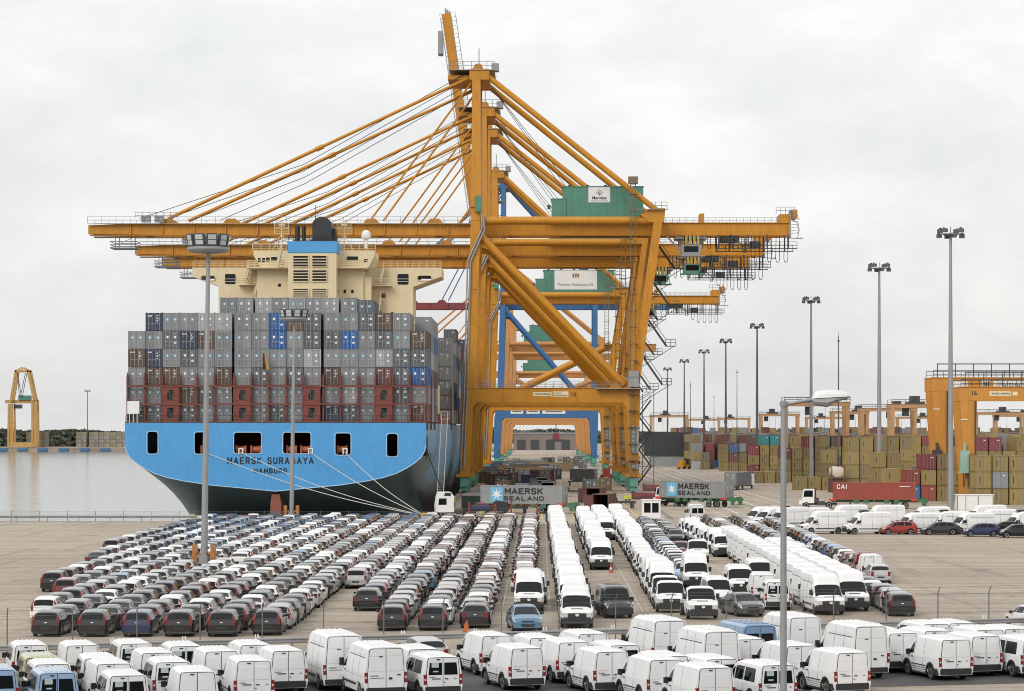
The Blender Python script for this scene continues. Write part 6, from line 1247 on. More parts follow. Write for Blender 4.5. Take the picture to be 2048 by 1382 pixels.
# street lamp in the foreground
x = gx(1567, 58); T = ob('street_lamp', None, None, (x, 58, 0), None, 'pale street lamp with one long arm, close to the viewer', 'street lamp')
b = MB(); b.tube((0, 0, 0), (0, 0, 12.30), 0.085, 14, r2=0.062); b.tube((0, 0, 12.24), (0, 0, 12.34), 0.07, 12, r2=0.05); ob('pole', b.mesh('pole', POLE, 50), T)
b = MB(); b.path([(0, 0, 12.26), (0.08, 0, 12.26), (0.60, 0, 12.36)], 0.035, 10); b.tube((0.0, 0, 12.22), (0.0, 0, 12.32), 0.085, 12); b.tube((0.5, 0, 12.34), (0.72, 0, 12.38), 0.05, 10); ob('arm', b.mesh('arm', POLE, 50), T)
def lamp_half(up):
    b = MB(); n = 12; st = [(0.62, 0.05, 0.05, 0.05), (0.66, 0.13, 0.12, 0.12), (0.74, 0.16, 0.16, 0.16), (0.95, 0.17, 0.17, 0.20), (1.08, 0.17, 0.165, 0.13), (1.22, 0.16, 0.15, 0.08), (1.36, 0.11, 0.10, 0.05), (1.43, 0.05, 0.05, 0.03), (1.45, 0.01, 0.01, 0.008)]
    rings = []
    for x_, w_, u_, d_2 in st:
        zc = 12.375 + (x_ - 0.55) * 0.05; ring = []
        for k in range(n // 2 + 1):
            a = math.pi * k / (n // 2); ring.append((x_, w_ * math.cos(a), zc + (u_ if up else -d_2) * math.sin(a)))
        rings.append(ring)
    for i in range(len(rings) - 1):
        for k in range(n // 2): b.quad(rings[i][k], rings[i + 1][k], rings[i + 1][k + 1], rings[i][k + 1])
    m = fixn(b.mesh('lamp_housing' if up else 'lamp_bowl', mat('lamp_white', (0.74, 0.74, 0.73), 0.4, var=0.05, scale=4, dirt=0.3, dirtcol=(0.35, 0.34, 0.32)) if up else mat('lamp_bowl', (0.50, 0.50, 0.49), 0.25, var=0.06, scale=6)))
    m.polygons.foreach_set('use_smooth', [True] * len(m.polygons)); return m
ob('lamp_housing', lamp_half(True), T); ob('lamp_bowl', lamp_half(False), T)
b = MB(); b.path([(xx, -yy - 0.004, 12.375 + (xx - 0.55) * 0.05) for xx, yy in ((0.66, 0.13), (0.74, 0.16), (0.95, 0.17), (1.08, 0.17), (1.22, 0.16), (1.36, 0.11), (1.43, 0.05))], 0.006, 4); ob('seal', b.mesh('seal', SEAM), T)

# bollards, cones
for k, (px, D) in enumerate(((385, 345.5), (511, 345.5), (850, 345.0))):
    b = MB(); b.lathe([(0.35, 0), (0.28, 0.15), (0.24, 0.45), (0.42, 0.6), (0.40, 0.75), (0.2, 0.82)], 12); 
    if k == 2: b = MB(); b.box(-0.8, 0.8, -0.4, 0.4, 0, 0.7); b.box(-0.5, 0.5, -0.42, 0.3, 0.7, 0.95)
    ob('bollard', b.mesh('bollard', mat('bollard_yellow', (0.62, 0.36, 0.05), 0.5, var=0.15), 40), None, (gx(px, D), D if k < 2 else 343.2 + 4.5, 0), None, ('yellow bollard at the harbour edge left of the ship', 'yellow bollard at the harbour edge under the transom\'s left end', 'square yellow bollard holding the four stern ropes')[k], 'bollard')
for k, (px, py, lab) in enumerate(((1222, 1145, 'red and white cone before the medium-roof van in the car park'), (1472, 997, 'red cone on the yard road beside the second grey container trailer'))):
    D = gd(py); T = ob('traffic_cone', None, None, (gx(px, D), D, 0), None, lab, 'cone'); b = MB(); b.box(-0.2, 0.2, -0.2, 0.2, 0, 0.05); b.lathe([(0.15, 0.05), (0.11, 0.25)], 10); b.lathe([(0.09, 0.42), (0.03, 0.75)], 10); ob('cone_body', b.mesh('cone_body', mat('cone_red', (0.55, 0.05, 0.02), 0.5, var=0.05), 40), T); b = MB(); b.lathe([(0.11, 0.25), (0.09, 0.42)], 10); ob('white_band', b.mesh('white_band', WHT, 40), T)
# ------------------------------------------------------------------ quay traffic
CHG = mat('chassis_green', (0.05, 0.15, 0.075), 0.55, var=0.2, scale=1, dirt=0.3)
LAMPR = mat('marker_red', (0.55, 0.05, 0.03), 0.5, var=0.05)
TW_ = wheel_pair_mesh(0.5)
def trailer(loc, rz, label, tractor=None, mats=CHG, mirror=1):
    """Skeletal container chassis along local x, centre at the origin, bed top at z = 1.35; hitch towards -x."""
    T = ob('container_chassis', None, None, loc, rz, label, 'trailer', 'container chassis on the quay'); b = MB()
    for y in (-0.55, 0.55): b.box(-6.3, 6.6, y - 0.1, y + 0.1, 0.95, 1.33)
    for x in (-6.1, -3, 0, 3, 6.0): b.box(x - 0.15, x + 0.15, -1.2, 1.2, 1.1, 1.33)
    for x in (-2.6, -1.2, 1.8, 3.3): b.box(x - 0.4, x + 0.4, -1.24, -1.0, 0.8, 1.34)
    b.prism([(6.6, 1.5), (7.6, 1.6), (8.0, 1.3), (7.6, 0.5), (7.2, 0.45), (7.0, 1.0), (6.2, 0.95)], -1.1, -0.95); b.prism([(6.6, 1.5), (7.6, 1.6), (8.0, 1.3), (7.6, 0.5), (7.2, 0.45), (7.0, 1.0), (6.2, 0.95)], 0.95, 1.1); b.box(7.2, 8.2, -1.1, 1.1, 0.35, 0.47)
    ob('frame', fixn(b.mesh('frame', mats)), T)
    for sx in (-6.15, 5.9): b = MB(); b.box(sx - 0.5, sx + 0.5, -1.27, -1.15, 1.15, 1.5); ob('marker_light', b.mesh('marker_light', LAMPR), T)
    for x in (3.0, 4.6):
        for y in (-0.95, 0.95): ob('wheel', TW_, T, (x, y, 0.5), R(90))
    for y in (-0.7, 0.7): b = MB(); b.box(-3.6, -3.4, y - 0.08, y + 0.08, 0.05, 1.0); b.box(-3.75, -3.25, y - 0.15, y + 0.15, 0.02, 0.1); ob('landing_leg', b.mesh('landing_leg', DRK), T)
    return T
def side_brand(o, L=12.19, face=-1):
    """Star panel and lettering on a container's long side (container runs along local y)."""
    S = ob('star_panel', fixn(MB().prism(rr(0, 0, 1.9, 2.1, 0.2), -0.03, 0.0).mesh('star_panel', mat('star_blue', (0.16, 0.42, 0.60), 0.5, var=0.03))), o, (face * (CW / 2 + 0.0), L - 2.45 if face < 0 else 2.0, 1.3), R(-90) if face < 0 else R(90))
    st = MB().prism(star_poly(0.86, 0.30), -0.045, -0.03); ob('star', fixn(st.mesh('star', PLACW)), S)
    for s_, z, hh, ww, gp, th in (('MAERSK', 1.36, 0.86, 0.80, 0.14, 0.17), ('SEALAND', 0.46, 0.62, 0.66, 0.20, 0.12)):
        ob('lettering', block_text(s_, hh, ww, gp, th, INK), o, (face * (CW / 2 + 0.002), L - 6.5 if face < 0 else L - 5.9, z), R(-90) if face < 0 else R(90))
    return o
def cab(loc, rz, label, m=WHT, terminal=False):
    T = ob('terminal_tractor' if terminal else 'lorry', None, None, loc, rz, label, 'tractor' if terminal else 'lorry'); b = MB()
    if not terminal:
        b.prism([(-1.2, 0.75), (1.15, 0.75), (1.15, 2.85), (0.75, 3.45), (-0.85, 3.45), (-1.1, 2.75), (-1.25, 1.6)], -1.2, 1.2)
    else:
        b.prism([(-1.0, 0.8), (0.8, 0.8), (0.8, 2.9), (-0.75, 2.9), (-1.0, 1.9)], -1.1, 0.5); b.box(-1.4, -0.95, -1.1, 1.1, 0.6, 1.25)
    ob('cab_body', fixn(b.mesh('cab_body', m)), T)
    b = MB()
    if not terminal: b.prism([(-0.95, 1.75), (0.15, 1.75), (0.15, 2.6), (-0.85, 2.6)], -1.225, -1.2)
    else: b.prism([(-0.8, 1.75), (0.6, 1.75), (0.6, 2.7), (-0.62, 2.7)], -1.125, -1.1)
    ob('side_window', fixn(b.mesh('side_window', GLS)), T)
    if not terminal: b = MB(); b.prism([(-0.2, 2.95), (0.72, 2.9), (0.72, 3.35), (-0.05, 3.35)], -1.23, -1.2); ob('wind_deflector', fixn(b.mesh('wind_deflector', INK)), T)
    b = MB(); b.quad((-1.19, -1.05, 1.75), (-1.19, 1.05, 1.75), (-1.08, 1.05, 2.65), (-1.08, -1.05, 2.65)); ob('windscreen', b.mesh('windscreen', GLS), T)
    b = MB(); b.box(-1.2, 4.2, -0.5, 0.5, 0.55, 0.85); b.box(1.3, 2.4, -1.15, -0.6, 0.5, 1.1)
    if terminal: b.box(0.9, 1.1, -0.6, -0.4, 0.8, 3.1); b.box(0.85, 1.5, -1.0, 1.0, 0.9, 1.6)
    ob('frame', b.mesh('frame', DRK), T)
    for x in (-0.35, 3.0):
        for y in (-1.0, 1.0): ob('wheel', TW_, T, (x, y, 0.5), R(90))
    return T
# first trailer: door end turned towards the right
D1 = 376; x1 = gx(1048, D1)
trailer((x1, D1, 0), R(-20), 'green chassis under the left grey container with a white star'); M1 = Matrix.Translation((x1, D1, 1.36)) @ Matrix.Rotation(R(-13), 4, 'Z') @ Matrix.Rotation(R(90), 4, 'Z')
def boxed(M, c, label, doors_right=True):
    o = ob('container', shell_mesh(12.19, c), None, None, None, label, 'container', 'containers on the quay'); o.matrix_world = M
    for s_ in (-1, 1): ob('door', door_mesh(c, s_, 'M'), o)
    return o
# container door end (local y = 0) lies at the right, so the visible long side is local -x ... rotate by +90
o = boxed(M1 @ Matrix.Translation((0, -6.1, 0)), 'M', 'grey container with a white star panel on the left chassis'); 
def orient(o, cx, cy, cz, rz):
    # long axis along the heading rz, door end at the heading's +x side, long side facing the camera
    o.matrix_world = Matrix.Translation((cx, cy, cz)) @ Matrix.Rotation(rz, 4, 'Z') @ Matrix.Rotation(R(90), 4, 'Z') @ Matrix.Translation((0, -6.1, 0))
orient(o, x1, D1, 1.36, R(-20)); side_brand(o)
D2 = 408; x2 = gx(1392, D2)
trailer((x2, D2, 0), R(-38), 'green chassis under the right grey container with a white star')
o = boxed(M1, 'M', 'grey container with a white star panel on the right chassis'); orient(o, x2, D2, 1.36, R(-38)); side_brand(o)
D3 = 398; x3 = gx(1748, D3)
trailer((x3, D3, 0), R(-5), 'green chassis under the long red container before the yard')
o = boxed(M1, 'R', 'long red container on a chassis before the yard'); orient(o, x3, D3, 1.36, R(-5))
ob('lettering', block_text('CAI', 0.66, 0.5, 0.12, 0.11, WHT), o, (-CW / 2 - 0.002, 12.19 - 1.3, 1.6), R(-90)); mark('print_line', rect(1.6, 0.1), WHT, o, (-CW / 2, 1.6, 1.95), rz=R(-90))
cab((gx(889, 357), 357, 0), R(8), 'white lorry cab at the ship\'s corner, left of the first container trailer')
cab((gx(1330, 412), 414, 0), R(-30), 'white terminal tractor hitched to the right grey container', terminal=True)
cab((gx(1618, 399), 399.5, 0), R(-5), 'white terminal tractor at the left end of the red container', terminal=True)
# loose containers and gear under the cranes: (px centre, D, colour, rz, z, label, open end)
QC = [(1201, 383, 'r', -12, 0, 'open empty container lying closest under the cranes, dark inside', True), (1186, 425, 'r', -10, 0, 'second open container by the landside crane leg', True), (1004, 470, 'r', 0, 0, 'red-brown container by the waterside crane legs', False),
      (1009, 482, 'o', 0, 0, 'dark brown container just behind the red-brown one under the cranes', False), (1044, 455, 'g', 0, 0, 'grey container standing door-on in the crane lane', False), (1095, 470, 'd', -3, 0, 'nearest of the black-ended open containers in the middle lane', True), (1088, 486, 'd', 0, 0, 'second of the black-ended open containers in the middle lane', True),
      (1084, 515, 'd', 0, 0, 'third of the black-ended open containers in the middle lane', True), (1110, 610, 'r', 78, 0, 'red container lying across the lane far under the cranes', False), (1048, 560, 'g', 0, 0.9, 'grey container on a lorry driving between the cranes', False), (1090, 640, 'k', 20, 0, 'olive container lying far under the cranes', False), (1090, 660, 'y', 60, 0, 'olive-yellow container crosswise far under the cranes', False),
      (1461, 520, 'g', -18, 0.9, 'grey container on a lorry seen from behind on the yard road', False), (1030, 420, 'l', 80, 0, 'pale flat-lying container behind the left grey trailer', False)]
q_ = random.Random(21)
for k in range(34):
    D_ = 495 + k * 13 + q_.uniform(-6, 6); X_ = q_.choice((-10.5, -8.0, -5.5, 1.5, 3.8, 9.5, 12.5)) + q_.uniform(-0.6, 0.6); c_ = q_.choice('dodrdgnokd')
    QC.append((CX + X_ * F / D_, D_, c_, q_.choice((0, 0, 0, 4, 85, 70)), 0, '%s container, %s nearest of the loose ones farther under the cranes' % (CNAME[c_], od(k + 1)), False))
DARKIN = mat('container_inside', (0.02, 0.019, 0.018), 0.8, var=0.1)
for px, D, c, rz, z, lab, op in QC:
    o = ob('container', shell_mesh(6.06 if D < 660 and px not in (1461,) else 12.19, c, op), None, (gx(px, D), D, z), R(rz), lab, 'container', 'containers on the quay')
    if op:
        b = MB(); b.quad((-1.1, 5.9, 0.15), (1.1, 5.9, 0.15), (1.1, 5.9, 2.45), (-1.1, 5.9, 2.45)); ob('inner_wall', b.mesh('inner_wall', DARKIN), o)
        b = MB(); b.box(-1.2, -0.02, 0, 0.06, 0.15, 2.42); dd = ob('open_door', b.mesh('open_door', MATS['container_' + c]), o, (-1.2, -0.02, 0)); dd.rotation_euler = (0, 0, R(8))
    else:
        for s_ in (-1, 1): ob('door', door_mesh(c, s_, 'L'), o)
    if z > 0:
        t_ = ob('lorry', None, None, (gx(px, D), D, 0), R(rz), 'chassis and cab of the lorry %s' % ('between the cranes' if px == 1048 else 'on the yard road'), 'lorry'); b = MB(); b.box(-1.2, 1.2, 0.1, 6.2 if px == 1048 else 12.4, 0.7, 0.88); b.box(-1.2, 1.2, -0.1, 0.05, 0.35, 0.6); ob('frame', b.mesh('frame', DRK), t_)
        y1 = 6.6 if px == 1048 else 12.9
        b = MB(); b.prismx([(y1, 0.7), (y1 + 2.0, 0.7), (y1 + 2.1, 1.8), (y1 + 1.7, 3.0), (y1, 3.0)], -1.2, 1.2); ob('cab_body', fixn(b.mesh('cab_body', WHT)), t_)
        for yy in (1.2, 2.5, y1 + 0.9):
            for xx in (-0.95, 0.95): ob('wheel', TW_, t_, (xx, yy, 0.5))
# flat racks, booths, bins, and odd gear
def gear(name, px, D, label, cat, parts, rz=0.0):
    T = ob(name, None, None, (gx(px, D), D, 0), rz, label, cat)
    for nm, b, m in parts: ob(nm, fixn(b.mesh(nm, m)), T)
    return T
for k, (px, D, z, lab) in enumerate(((1340, 452, 1.4, 'upper flat rack of the red-brown pile beside the landside crane leg'), (1318, 452, 0.0, 'lower flat rack of the red-brown pile beside the landside crane leg'))):
    b = MB(); b.box(-4.6, 4.6, -1.2, 1.2, z, z + 0.5); e = MB()
    for x in (-4.6, 4.3): e.box(x, x + 0.3, -1.2, 1.2, z + 0.5, z + 1.25)
    st_ = MB(); [st_.box(x, x + 0.12, -1.22, -1.1, z + 0.5, z + 1.15) for x in (-3.2, -1.6, 0, 1.6, 3.2)]; st_.box(-4.3, 4.3, -1.2, -1.12, z + 0.55, z + 1.1)
    gear('flat_rack', px, D, lab, 'flat rack', [('deck', b, MATS['container_r']), ('end_wall', e, MATS['container_r']), ('side_panel', st_, MATS['container_m'])])
b = MB(); b.box(-1.2, 1.2, -1.1, 1.1, 0.15, 2.5); r_ = MB(); r_.box(-1.3, 1.3, -1.2, 1.2, 2.5, 2.62); w1 = MB(); w1.box(-0.95, -0.1, -1.13, -1.09, 0.9, 2.15); w2 = MB(); w2.box(0.1, 0.95, -1.13, -1.09, 0.9, 2.15)
gear('site_booth', 1302, 351, 'white site booth with two dark windows at the quay end of the vans', 'booth', [('wall', b, WHT), ('roof', r_, WHT), ('window', w1, GLS), ('window', w2, GLS)])
b = MB(); b.box(-2.6, 2.6, -1.2, 1.2, 0.1, 2.3); r_ = MB(); r_.box(-2.7, 2.7, -1.3, 1.3, 2.3, 2.42); s_ = MB(); [s_.box(x, x + 0.06, -1.23, -1.19, 0.15, 2.25) for x in (-2.6, -1.4, 0.4, 2.5)]
gear('site_cabin', 1948, 386, 'white flat-roofed cabin below the yard gantry crane', 'cabin', [('wall', b, WHT), ('roof', r_, WHT), ('corner_post', s_, TRIM)])
b = MB(); b.prismx([(-1, 0.1), (1, 0.1), (1.2, 1.9), (-1.2, 1.9)], -1.6, 1.6); l_ = MB(); l_.prism([(-1.7, 1.9), (1.7, 1.9), (1.4, 2.3), (-1.4, 2.3)], -1.25, 1.25)
gear('skip', 945, 398, 'dark green lidded skip beside the waterside crane rail', 'skip', [('tub', b, mat('skip_green', (0.03, 0.06, 0.05), 0.6, var=0.15)), ('lid', l_, GRY)])
b = MB(); b.box(-1.1, 1.1, -0.8, 0.8, 0, 1.6); b.box(-1.0, 1.0, -0.7, 0.7, 1.6, 1.75); gear('yellow_bin', 1112, 440, 'ochre box below the black-ended open containers', 'box', [('tub', b, mat('reel_ochre', (0.42, 0.30, 0.07)))])
b = MB(); b.box(-0.9, 0.9, -0.6, 0.6, 0, 1.5); gear('yellow_bin', 1179, 415, 'small ochre box beside workers left of the second open container', 'box', [('tub', b, mat('reel_ochre', (0.42, 0.30, 0.07)))])
# spreaders and spare chassis scattered under the cranes
SPREAD = [(1012, 372, -8, 'dark spreader frame lying before the left chassis', TRIM), (1135, 470, 5, 'dark spare chassis parked at the landside legs', DRK), (1230, 399, 10, 'dark gear heap between crane leg and right trailer', DRK), (1010, 520, 4, 'spare chassis beside the waterside legs', DRK), (1165, 560, 2, 'spare chassis farther along the landside legs', DRK), (985, 440, 80, 'dark gear along the waterside crane rail', DRK), (972, 360, -5, 'blue and black lashing gear beside the lorry cab', TRIM)]
for px, D, rz, lab, m in SPREAD:
    b = MB(); b.box(-3.0, 3.0, -0.9, -0.6, 0.8, 1.1); b.box(-3.0, 3.0, 0.6, 0.9, 0.8, 1.1); [b.box(x, x + 0.25, -1.1, 1.1, 0.75, 1.0) for x in (-3.0, -1.2, 0.6, 2.7)]; lg = MB(); [lg.box(x, x + 0.25, y, y + 0.25, 0, 0.8) for x in (-2.8, 2.5) for y in (-0.9, 0.6)]; tp = MB(); tp.prism([(-2.2, 1.1), (0.4, 1.1), (0.2, 1.7), (-1.4, 1.9)], -0.5, 0.5)
    gear('spreader_frame', px, D, lab, 'spreader', [('frame', b, m), ('stand', lg, m), ('drive_box', tp, mat('drive_navy', (0.03, 0.05, 0.12), 0.5, var=0.1) if px == 972 else m)], R(rz))
for k, (px, D, lab) in enumerate(((963, 347, 'low red pipe barrier left of the grey trailer'), (1047, 350, 'low red pipe barrier in front of the grey trailer'))):
    b = MB(); [b.box(x - 0.12, x + 0.12, -0.12, 0.12, 0, 2.4 if x < -1 else 2.1) for x in (-1.6, 1.8)]; r_ = MB(); [r_.tube((-1.6, 0, z), (1.8, 0, z), 0.05, 5) for z in (0.7, 1.9)]; gear('pipe_barrier', px, D, lab, 'barrier', [('post', b, mat('barrier_red', (0.22, 0.035, 0.02), 0.6, var=0.2)), ('rail', r_, mat('barrier_red', (0.22, 0.035, 0.02)))])
# dark grandstand-like shed beyond the cranes
b = MB(); b.prism([(-7.4, 3.4), (7.0, 3.4), (7.4, 10.9), (-8.2, 11.3)], 0, 9); w_ = MB(); w_.box(-5.5, 5.2, 0.4, 8.6, 0, 3.3); st_ = MB(); [st_.box(x, x + 0.3, -0.2, 0, 3.4, 11) for x in (4.0, 6.7)]; st_.beam((4.1, -0.1, 3.5), (6.8, -0.1, 10.8), 0.25, 0.25)
gear('control_building', 1336, 860, 'dark boxy building on a grey base beyond the crane legs', 'building', [('upper_storey', b, mat('slate_dark', (0.035, 0.04, 0.045), 0.4, var=0.12, scale=0.2)), ('base', w_, GRY), ('brace', st_, DRK)])
b = MB(); b.box(-16, 22, 0, 18, 0, 9.5); r_ = MB(); r_.box(-16.4, 22.4, -0.4, 18.4, 9.5, 10.2); d_ = MB(); [d_.box(x, x + 5, -0.1, 0, 0, 6) for x in (-18, -8, 3, 12)]
gear('warehouse', 1082, 1560, 'grey-brown warehouse at the end of the quay beneath the cranes', 'warehouse', [('wall', b, mat('warehouse_wall', (0.20, 0.17, 0.15), 0.8, var=0.15, scale=0.1)), ('roof', r_, GRY)] + [('door', MB().box(x, x + 5, -0.1, 0, 0, 6), DRK) for x in (-14, -6, 3, 12)])
b = MB(); b.box(-0.15, 0.15, -0.15, 0.15, 10.5, 14); h_ = MB(); h_.box(-1.2, 1.2, -1.2, 1.2, 8.3, 10.5); f_ = MB(); f_.box(-3.0, 3.0, -1.2, 1.2, 7.5, 8.3)
gear('container_spreader', 1112, 965, 'dark red spreader hanging in the portal of the farther cranes', 'spreader', [('rope', b, CAB), ('head_block', h_, RED), ('frame', f_, DRK)])
# straddle lorries and cars farther down the quay
for k, (px, D) in enumerate(((1062, 800), (1040, 840), (1150, 900), (1120, 1000), (1045, 690), (1135, 760))):
    vehicle('small_van' if k % 2 else 'sedan', 'white' if k % 3 else 'silver', gx(px, D), D, 0, 'small distant vehicle on the quay under the cranes, %s nearest' % od([3, 4, 5, 6, 1, 2][k]), 'distant quay vehicles', False)

# ------------------------------------------------------------------ dock workers
def person_mesh():
    J = {'pel': (0, 0, 0.95, .15), 'wai': (0, 0, 1.12, .14), 'che': (0, 0, 1.32, .17), 'nec': (0, 0, 1.48, .06), 'hea': (0, -0.02, 1.60, .095), 'top': (0, -0.01, 1.72, .08)}
    for s_, n_ in ((1, 'r'), (-1, 'l')):
        J.update({'hip' + n_: (s_ * .1, 0, .88, .095), 'kne' + n_: (s_ * .12, -.03 * s_, .5, .065), 'ank' + n_: (s_ * .13, .02, .1, .045), 'toe' + n_: (s_ * .14, -.14, .04, .04), 'sho' + n_: (s_ * .19, 0, 1.40, .07), 'elb' + n_: (s_ * .27, .02, 1.13, .05), 'wri' + n_: (s_ * .25, -.14, .93, .035), 'han' + n_: (s_ * .24, -.2, .88, .04)})
    E = [('pel', 'wai'), ('wai', 'che'), ('che', 'nec'), ('nec', 'hea'), ('hea', 'top')]
    for n_ in 'rl': E += [('pel', 'hip' + n_), ('hip' + n_, 'kne' + n_), ('kne' + n_, 'ank' + n_), ('ank' + n_, 'toe' + n_), ('che', 'sho' + n_), ('sho' + n_, 'elb' + n_), ('elb' + n_, 'wri' + n_), ('wri' + n_, 'han' + n_)]
    ks = list(J); me = bpy.data.meshes.new('body'); me.from_pydata([J[k][:3] for k in ks], [(ks.index(a), ks.index(b_)) for a, b_ in E], [])
    o = bpy.data.objects.new('skin_source', me); COL.objects.link(o); o.modifiers.new('s', 'SKIN'); su = o.modifiers.new('u', 'SUBSURF'); su.levels = su.render_levels = 1
    for i, k in enumerate(ks): v = me.skin_vertices[0].data[i]; v.radius = (J[k][3], J[k][3]); v.use_root = k == 'pel'
    bpy.context.view_layer.update(); m = bpy.data.meshes.new_from_object(o.evaluated_get(bpy.context.evaluated_depsgraph_get())); bpy.data.objects.remove(o)
    mats = [mat('work_trousers', (0.03, 0.035, 0.05), 0.8, var=0.1), mat('hi_vis', (0.62, 0.68, 0.05), 0.7, var=0.08), mat('skin', (0.45, 0.26, 0.18), 0.6, var=0.03)]
    m.materials.clear(); [m.materials.append(x) for x in mats]
    for p in m.polygons: z = p.center.z; p.material_index = 2 if z > 1.46 or (abs(p.center.x) > .2 and z < .95 and z > .8) else 1 if z > .9 else 0; p.use_smooth = True
    return m
PM = person_mesh(); HM = MB().lathe([(0.14, 0), (0.125, 0.05), (0.10, 0.11), (0.03, 0.15)], 10).mesh('helmet', WHT, 50)
for k, (px, D, rz, lab) in enumerate(((1252, 418, 20, 'worker in yellow vest by the landside crane bogie, left one of two'), (1259, 419, -40, 'worker in yellow vest by the landside crane bogie, right one of two'), (1186, 415, 60, 'worker in yellow vest beside the small ochre box'), (908, 400, 10, 'worker in yellow vest near the foot of the gangway'), (1074, 520, 90, 'worker walking beside the black-ended open containers'), (1168, 545, 0, 'worker standing mid quay beyond the second open container'))):
    T = ob('person', None, None, (gx(px, D), D, 0), R(rz), lab, 'person', 'dock workers'); ob('body', PM, T); ob('helmet', HM, T, (0, -0.015, 1.66))
# ------------------------------------------------------------------ container yard, gantry cranes, far shore
yr = random.Random(5)
YG = 'containers stacked in the yard'
def stack(px, D, cols_, tiers, block, names, L=6.06, cols='yyykyyky', x=None):
    """A run of stacks side by side; px is the left edge in the photo's terms, turned into metres at depth D."""
    x0 = gx(px, D) if x is None else x
    for c in range(cols_):
        n_ = tiers[c % len(tiers)] if isinstance(tiers, (list, tuple)) else tiers
        for t_ in range(n_):
            nm = names[c][t_] if names and c < len(names) and t_ < len(names[c]) else yr.choice(cols)
            container((x0 + 1.22 + c * 2.62, D + yr.uniform(0, 0.12), t_ * CH), nm, '%s container, %s tier, %s stack %s' % (CNAME[nm], TW[t_ + 1], od(c + 1), block), YG, L, doors=False, name='yard_container')
stack(1952, 418, 6, 3, 'right of the yard gantry leg', ['yyy', 'ygy', 'yyy', 'yyy', 'yky', 'yyy'])
stack(1938, 428, 1, 3, 'tucked behind the gantry leg', ['yom'])
stack(1811, 441, 4, [2, 3, 3, 3], 'beside the left gantry leg', ['BR', 'Rym', 'yyk', 'yyy'])
stack(1745, 470, 2, [3, 3], 'behind the big grey mast', ['yyy', 'yyy'])
stack(1772, 455, 1, [2], 'low before the red and blue pair', ['yy'])
stack(1693, 505, 3, [4, 4, 4], 'rising behind the red trailer', ['yyyy', 'ykyy', 'yyyk'])
stack(1648, 520, 1, [3], 'with the round tank before it', ['yky'])
stack(1590, 520, 3, [1, 1, 2], 'at the yard road edge', ['y', 'y', 'yk'])
stack(1560, 600, 5, [3, 3, 4, 4, 3], 'left of the second mast', ['yym', 'yyy', 'yykm', 'yyyy', 'kyy'])
stack(1543, 640, 2, [1, 1], 'low at the road bend', ['k', 'y'])
stack(1505, 590, 3, 1, 'low in the road-side row', ['y', 'y', 'k'])
stack(1500, 700, 5, [3, 4, 4, 3, 4], 'in the teal-topped block', ['mym', 'ykyt', 'yyyt', 'yym', 'ykyy'])
stack(1440, 760, 7, [3, 3, 2, 4, 3, 3, 4], 'in the block by the third mast', ['yyy', 'ymB', 'yk', 'ykmo', 'yyk', 'kyy', 'yyym'])
stack(1385, 790, 2, [1, 2], 'small by the yard road', ['w', 'yk'])
stack(1400, 860, 8, [3, 4, 3, 3, 4, 2, 4, 3], 'in the long far block', None, cols='ykykmyoo')
stack(1750, 560, 3, [4, 4, 4], 'high in the second row', ['yyyy', 'yyky', 'yyyk'])
stack(1870, 520, 4, [4, 3, 4, 4], 'between the gantry cranes', ['yyky', 'ymy', 'yykm', 'yyyy'])
stack(1950, 505, 5, [4, 4, 3, 4, 4], 'in the row behind the nearest right block', ['yyym', 'yyym', 'yyy', 'kyyy', 'yyyy'])
stack(1640, 640, 6, [4, 4, 4, 3, 4, 4], 'in the third row behind the red trailer', None, cols='yyykkmoyo')
stack(1780, 660, 8, [4, 4, 4, 4, 5, 4, 4, 4], 'in the third row by the gantry cranes', None, cols='yyykkmoyo')
stack(1600, 760, 8, [4, 4, 4, 4, 3, 4, 4, 4], 'in the fourth row', None, cols='yyykymkoB')
stack(1345, 960, 4, [3, 3, 2, 3], 'farthest left by the dark building', None, cols='ykmymo')
# the rest of the yard reads as one mass of boxes
fb = MB(); fm = [MATS['container_' + c] for c in 'ykmorBtg']
for r_ in range(60):
    D = 800 + r_ * 18.0
    for c in range(95):
        x = 46 + c * 3.4 + (r_ % 3) * 0.5
        if not (gx(1330, D) < x < gx(2120, D)) or yr.random() < 0.25 or (r_ % 7 == 6): continue
        n_ = yr.choice((2, 3, 3, 4, 4, 4))
        if D > 1000 and yr.random() < 0.05: n_ = 5
        for t_ in range(max(0, n_ - 3), n_): fb.box(x, x + 2.44, D, D + 12, t_ * CH, t_ * CH + CH - 0.05, yr.choice((0, 0, 0, 0, 1, 1, 1, 2, 2, 3, 3, 4, 4, 7, 7, 7, 5)))
o = ob('container_mass', fb.mesh('container_mass', fm), None, None, None, 'distant mass of stacked containers filling the far yard', None, None, 'stuff')
T = ob('tank_container', None, None, (gx(1676, 500), 500, 0), None, 'pale tank with a round end on a frame before the yard stacks', 'tank')
b = MB(); b.lathe([(0.2, -0.35), (0.8, -0.25), (1.15, 0.0), (1.15, 5.5), (0.5, 5.9)], 20); b.v = [(x_, z_, 3.9 + y_) for x_, y_, z_ in b.v]; ob('tank', fixn(b.mesh('tank', mat('tank_cream', (0.62, 0.55, 0.45), 0.4, var=0.06, dirt=0.2), 40)), T)
b = MB(); [b.box(x_ - 0.06, x_ + 0.06, -0.2, -0.08, 2.6, 5.1) for x_ in (-1.2, 0, 1.2)]; [b.box(-1.2, 1.2, -0.2, -0.08, z_ - 0.06, z_ + 0.06) for z_ in (2.65, 5.05)]; b.box(-1.2, 1.2, 0, 6, 2.55, 2.65); b.box(-1.25, 1.25, 0, 6, 0.0, 2.5); ob('frame', b.mesh('frame', MATS['container_r']), T)

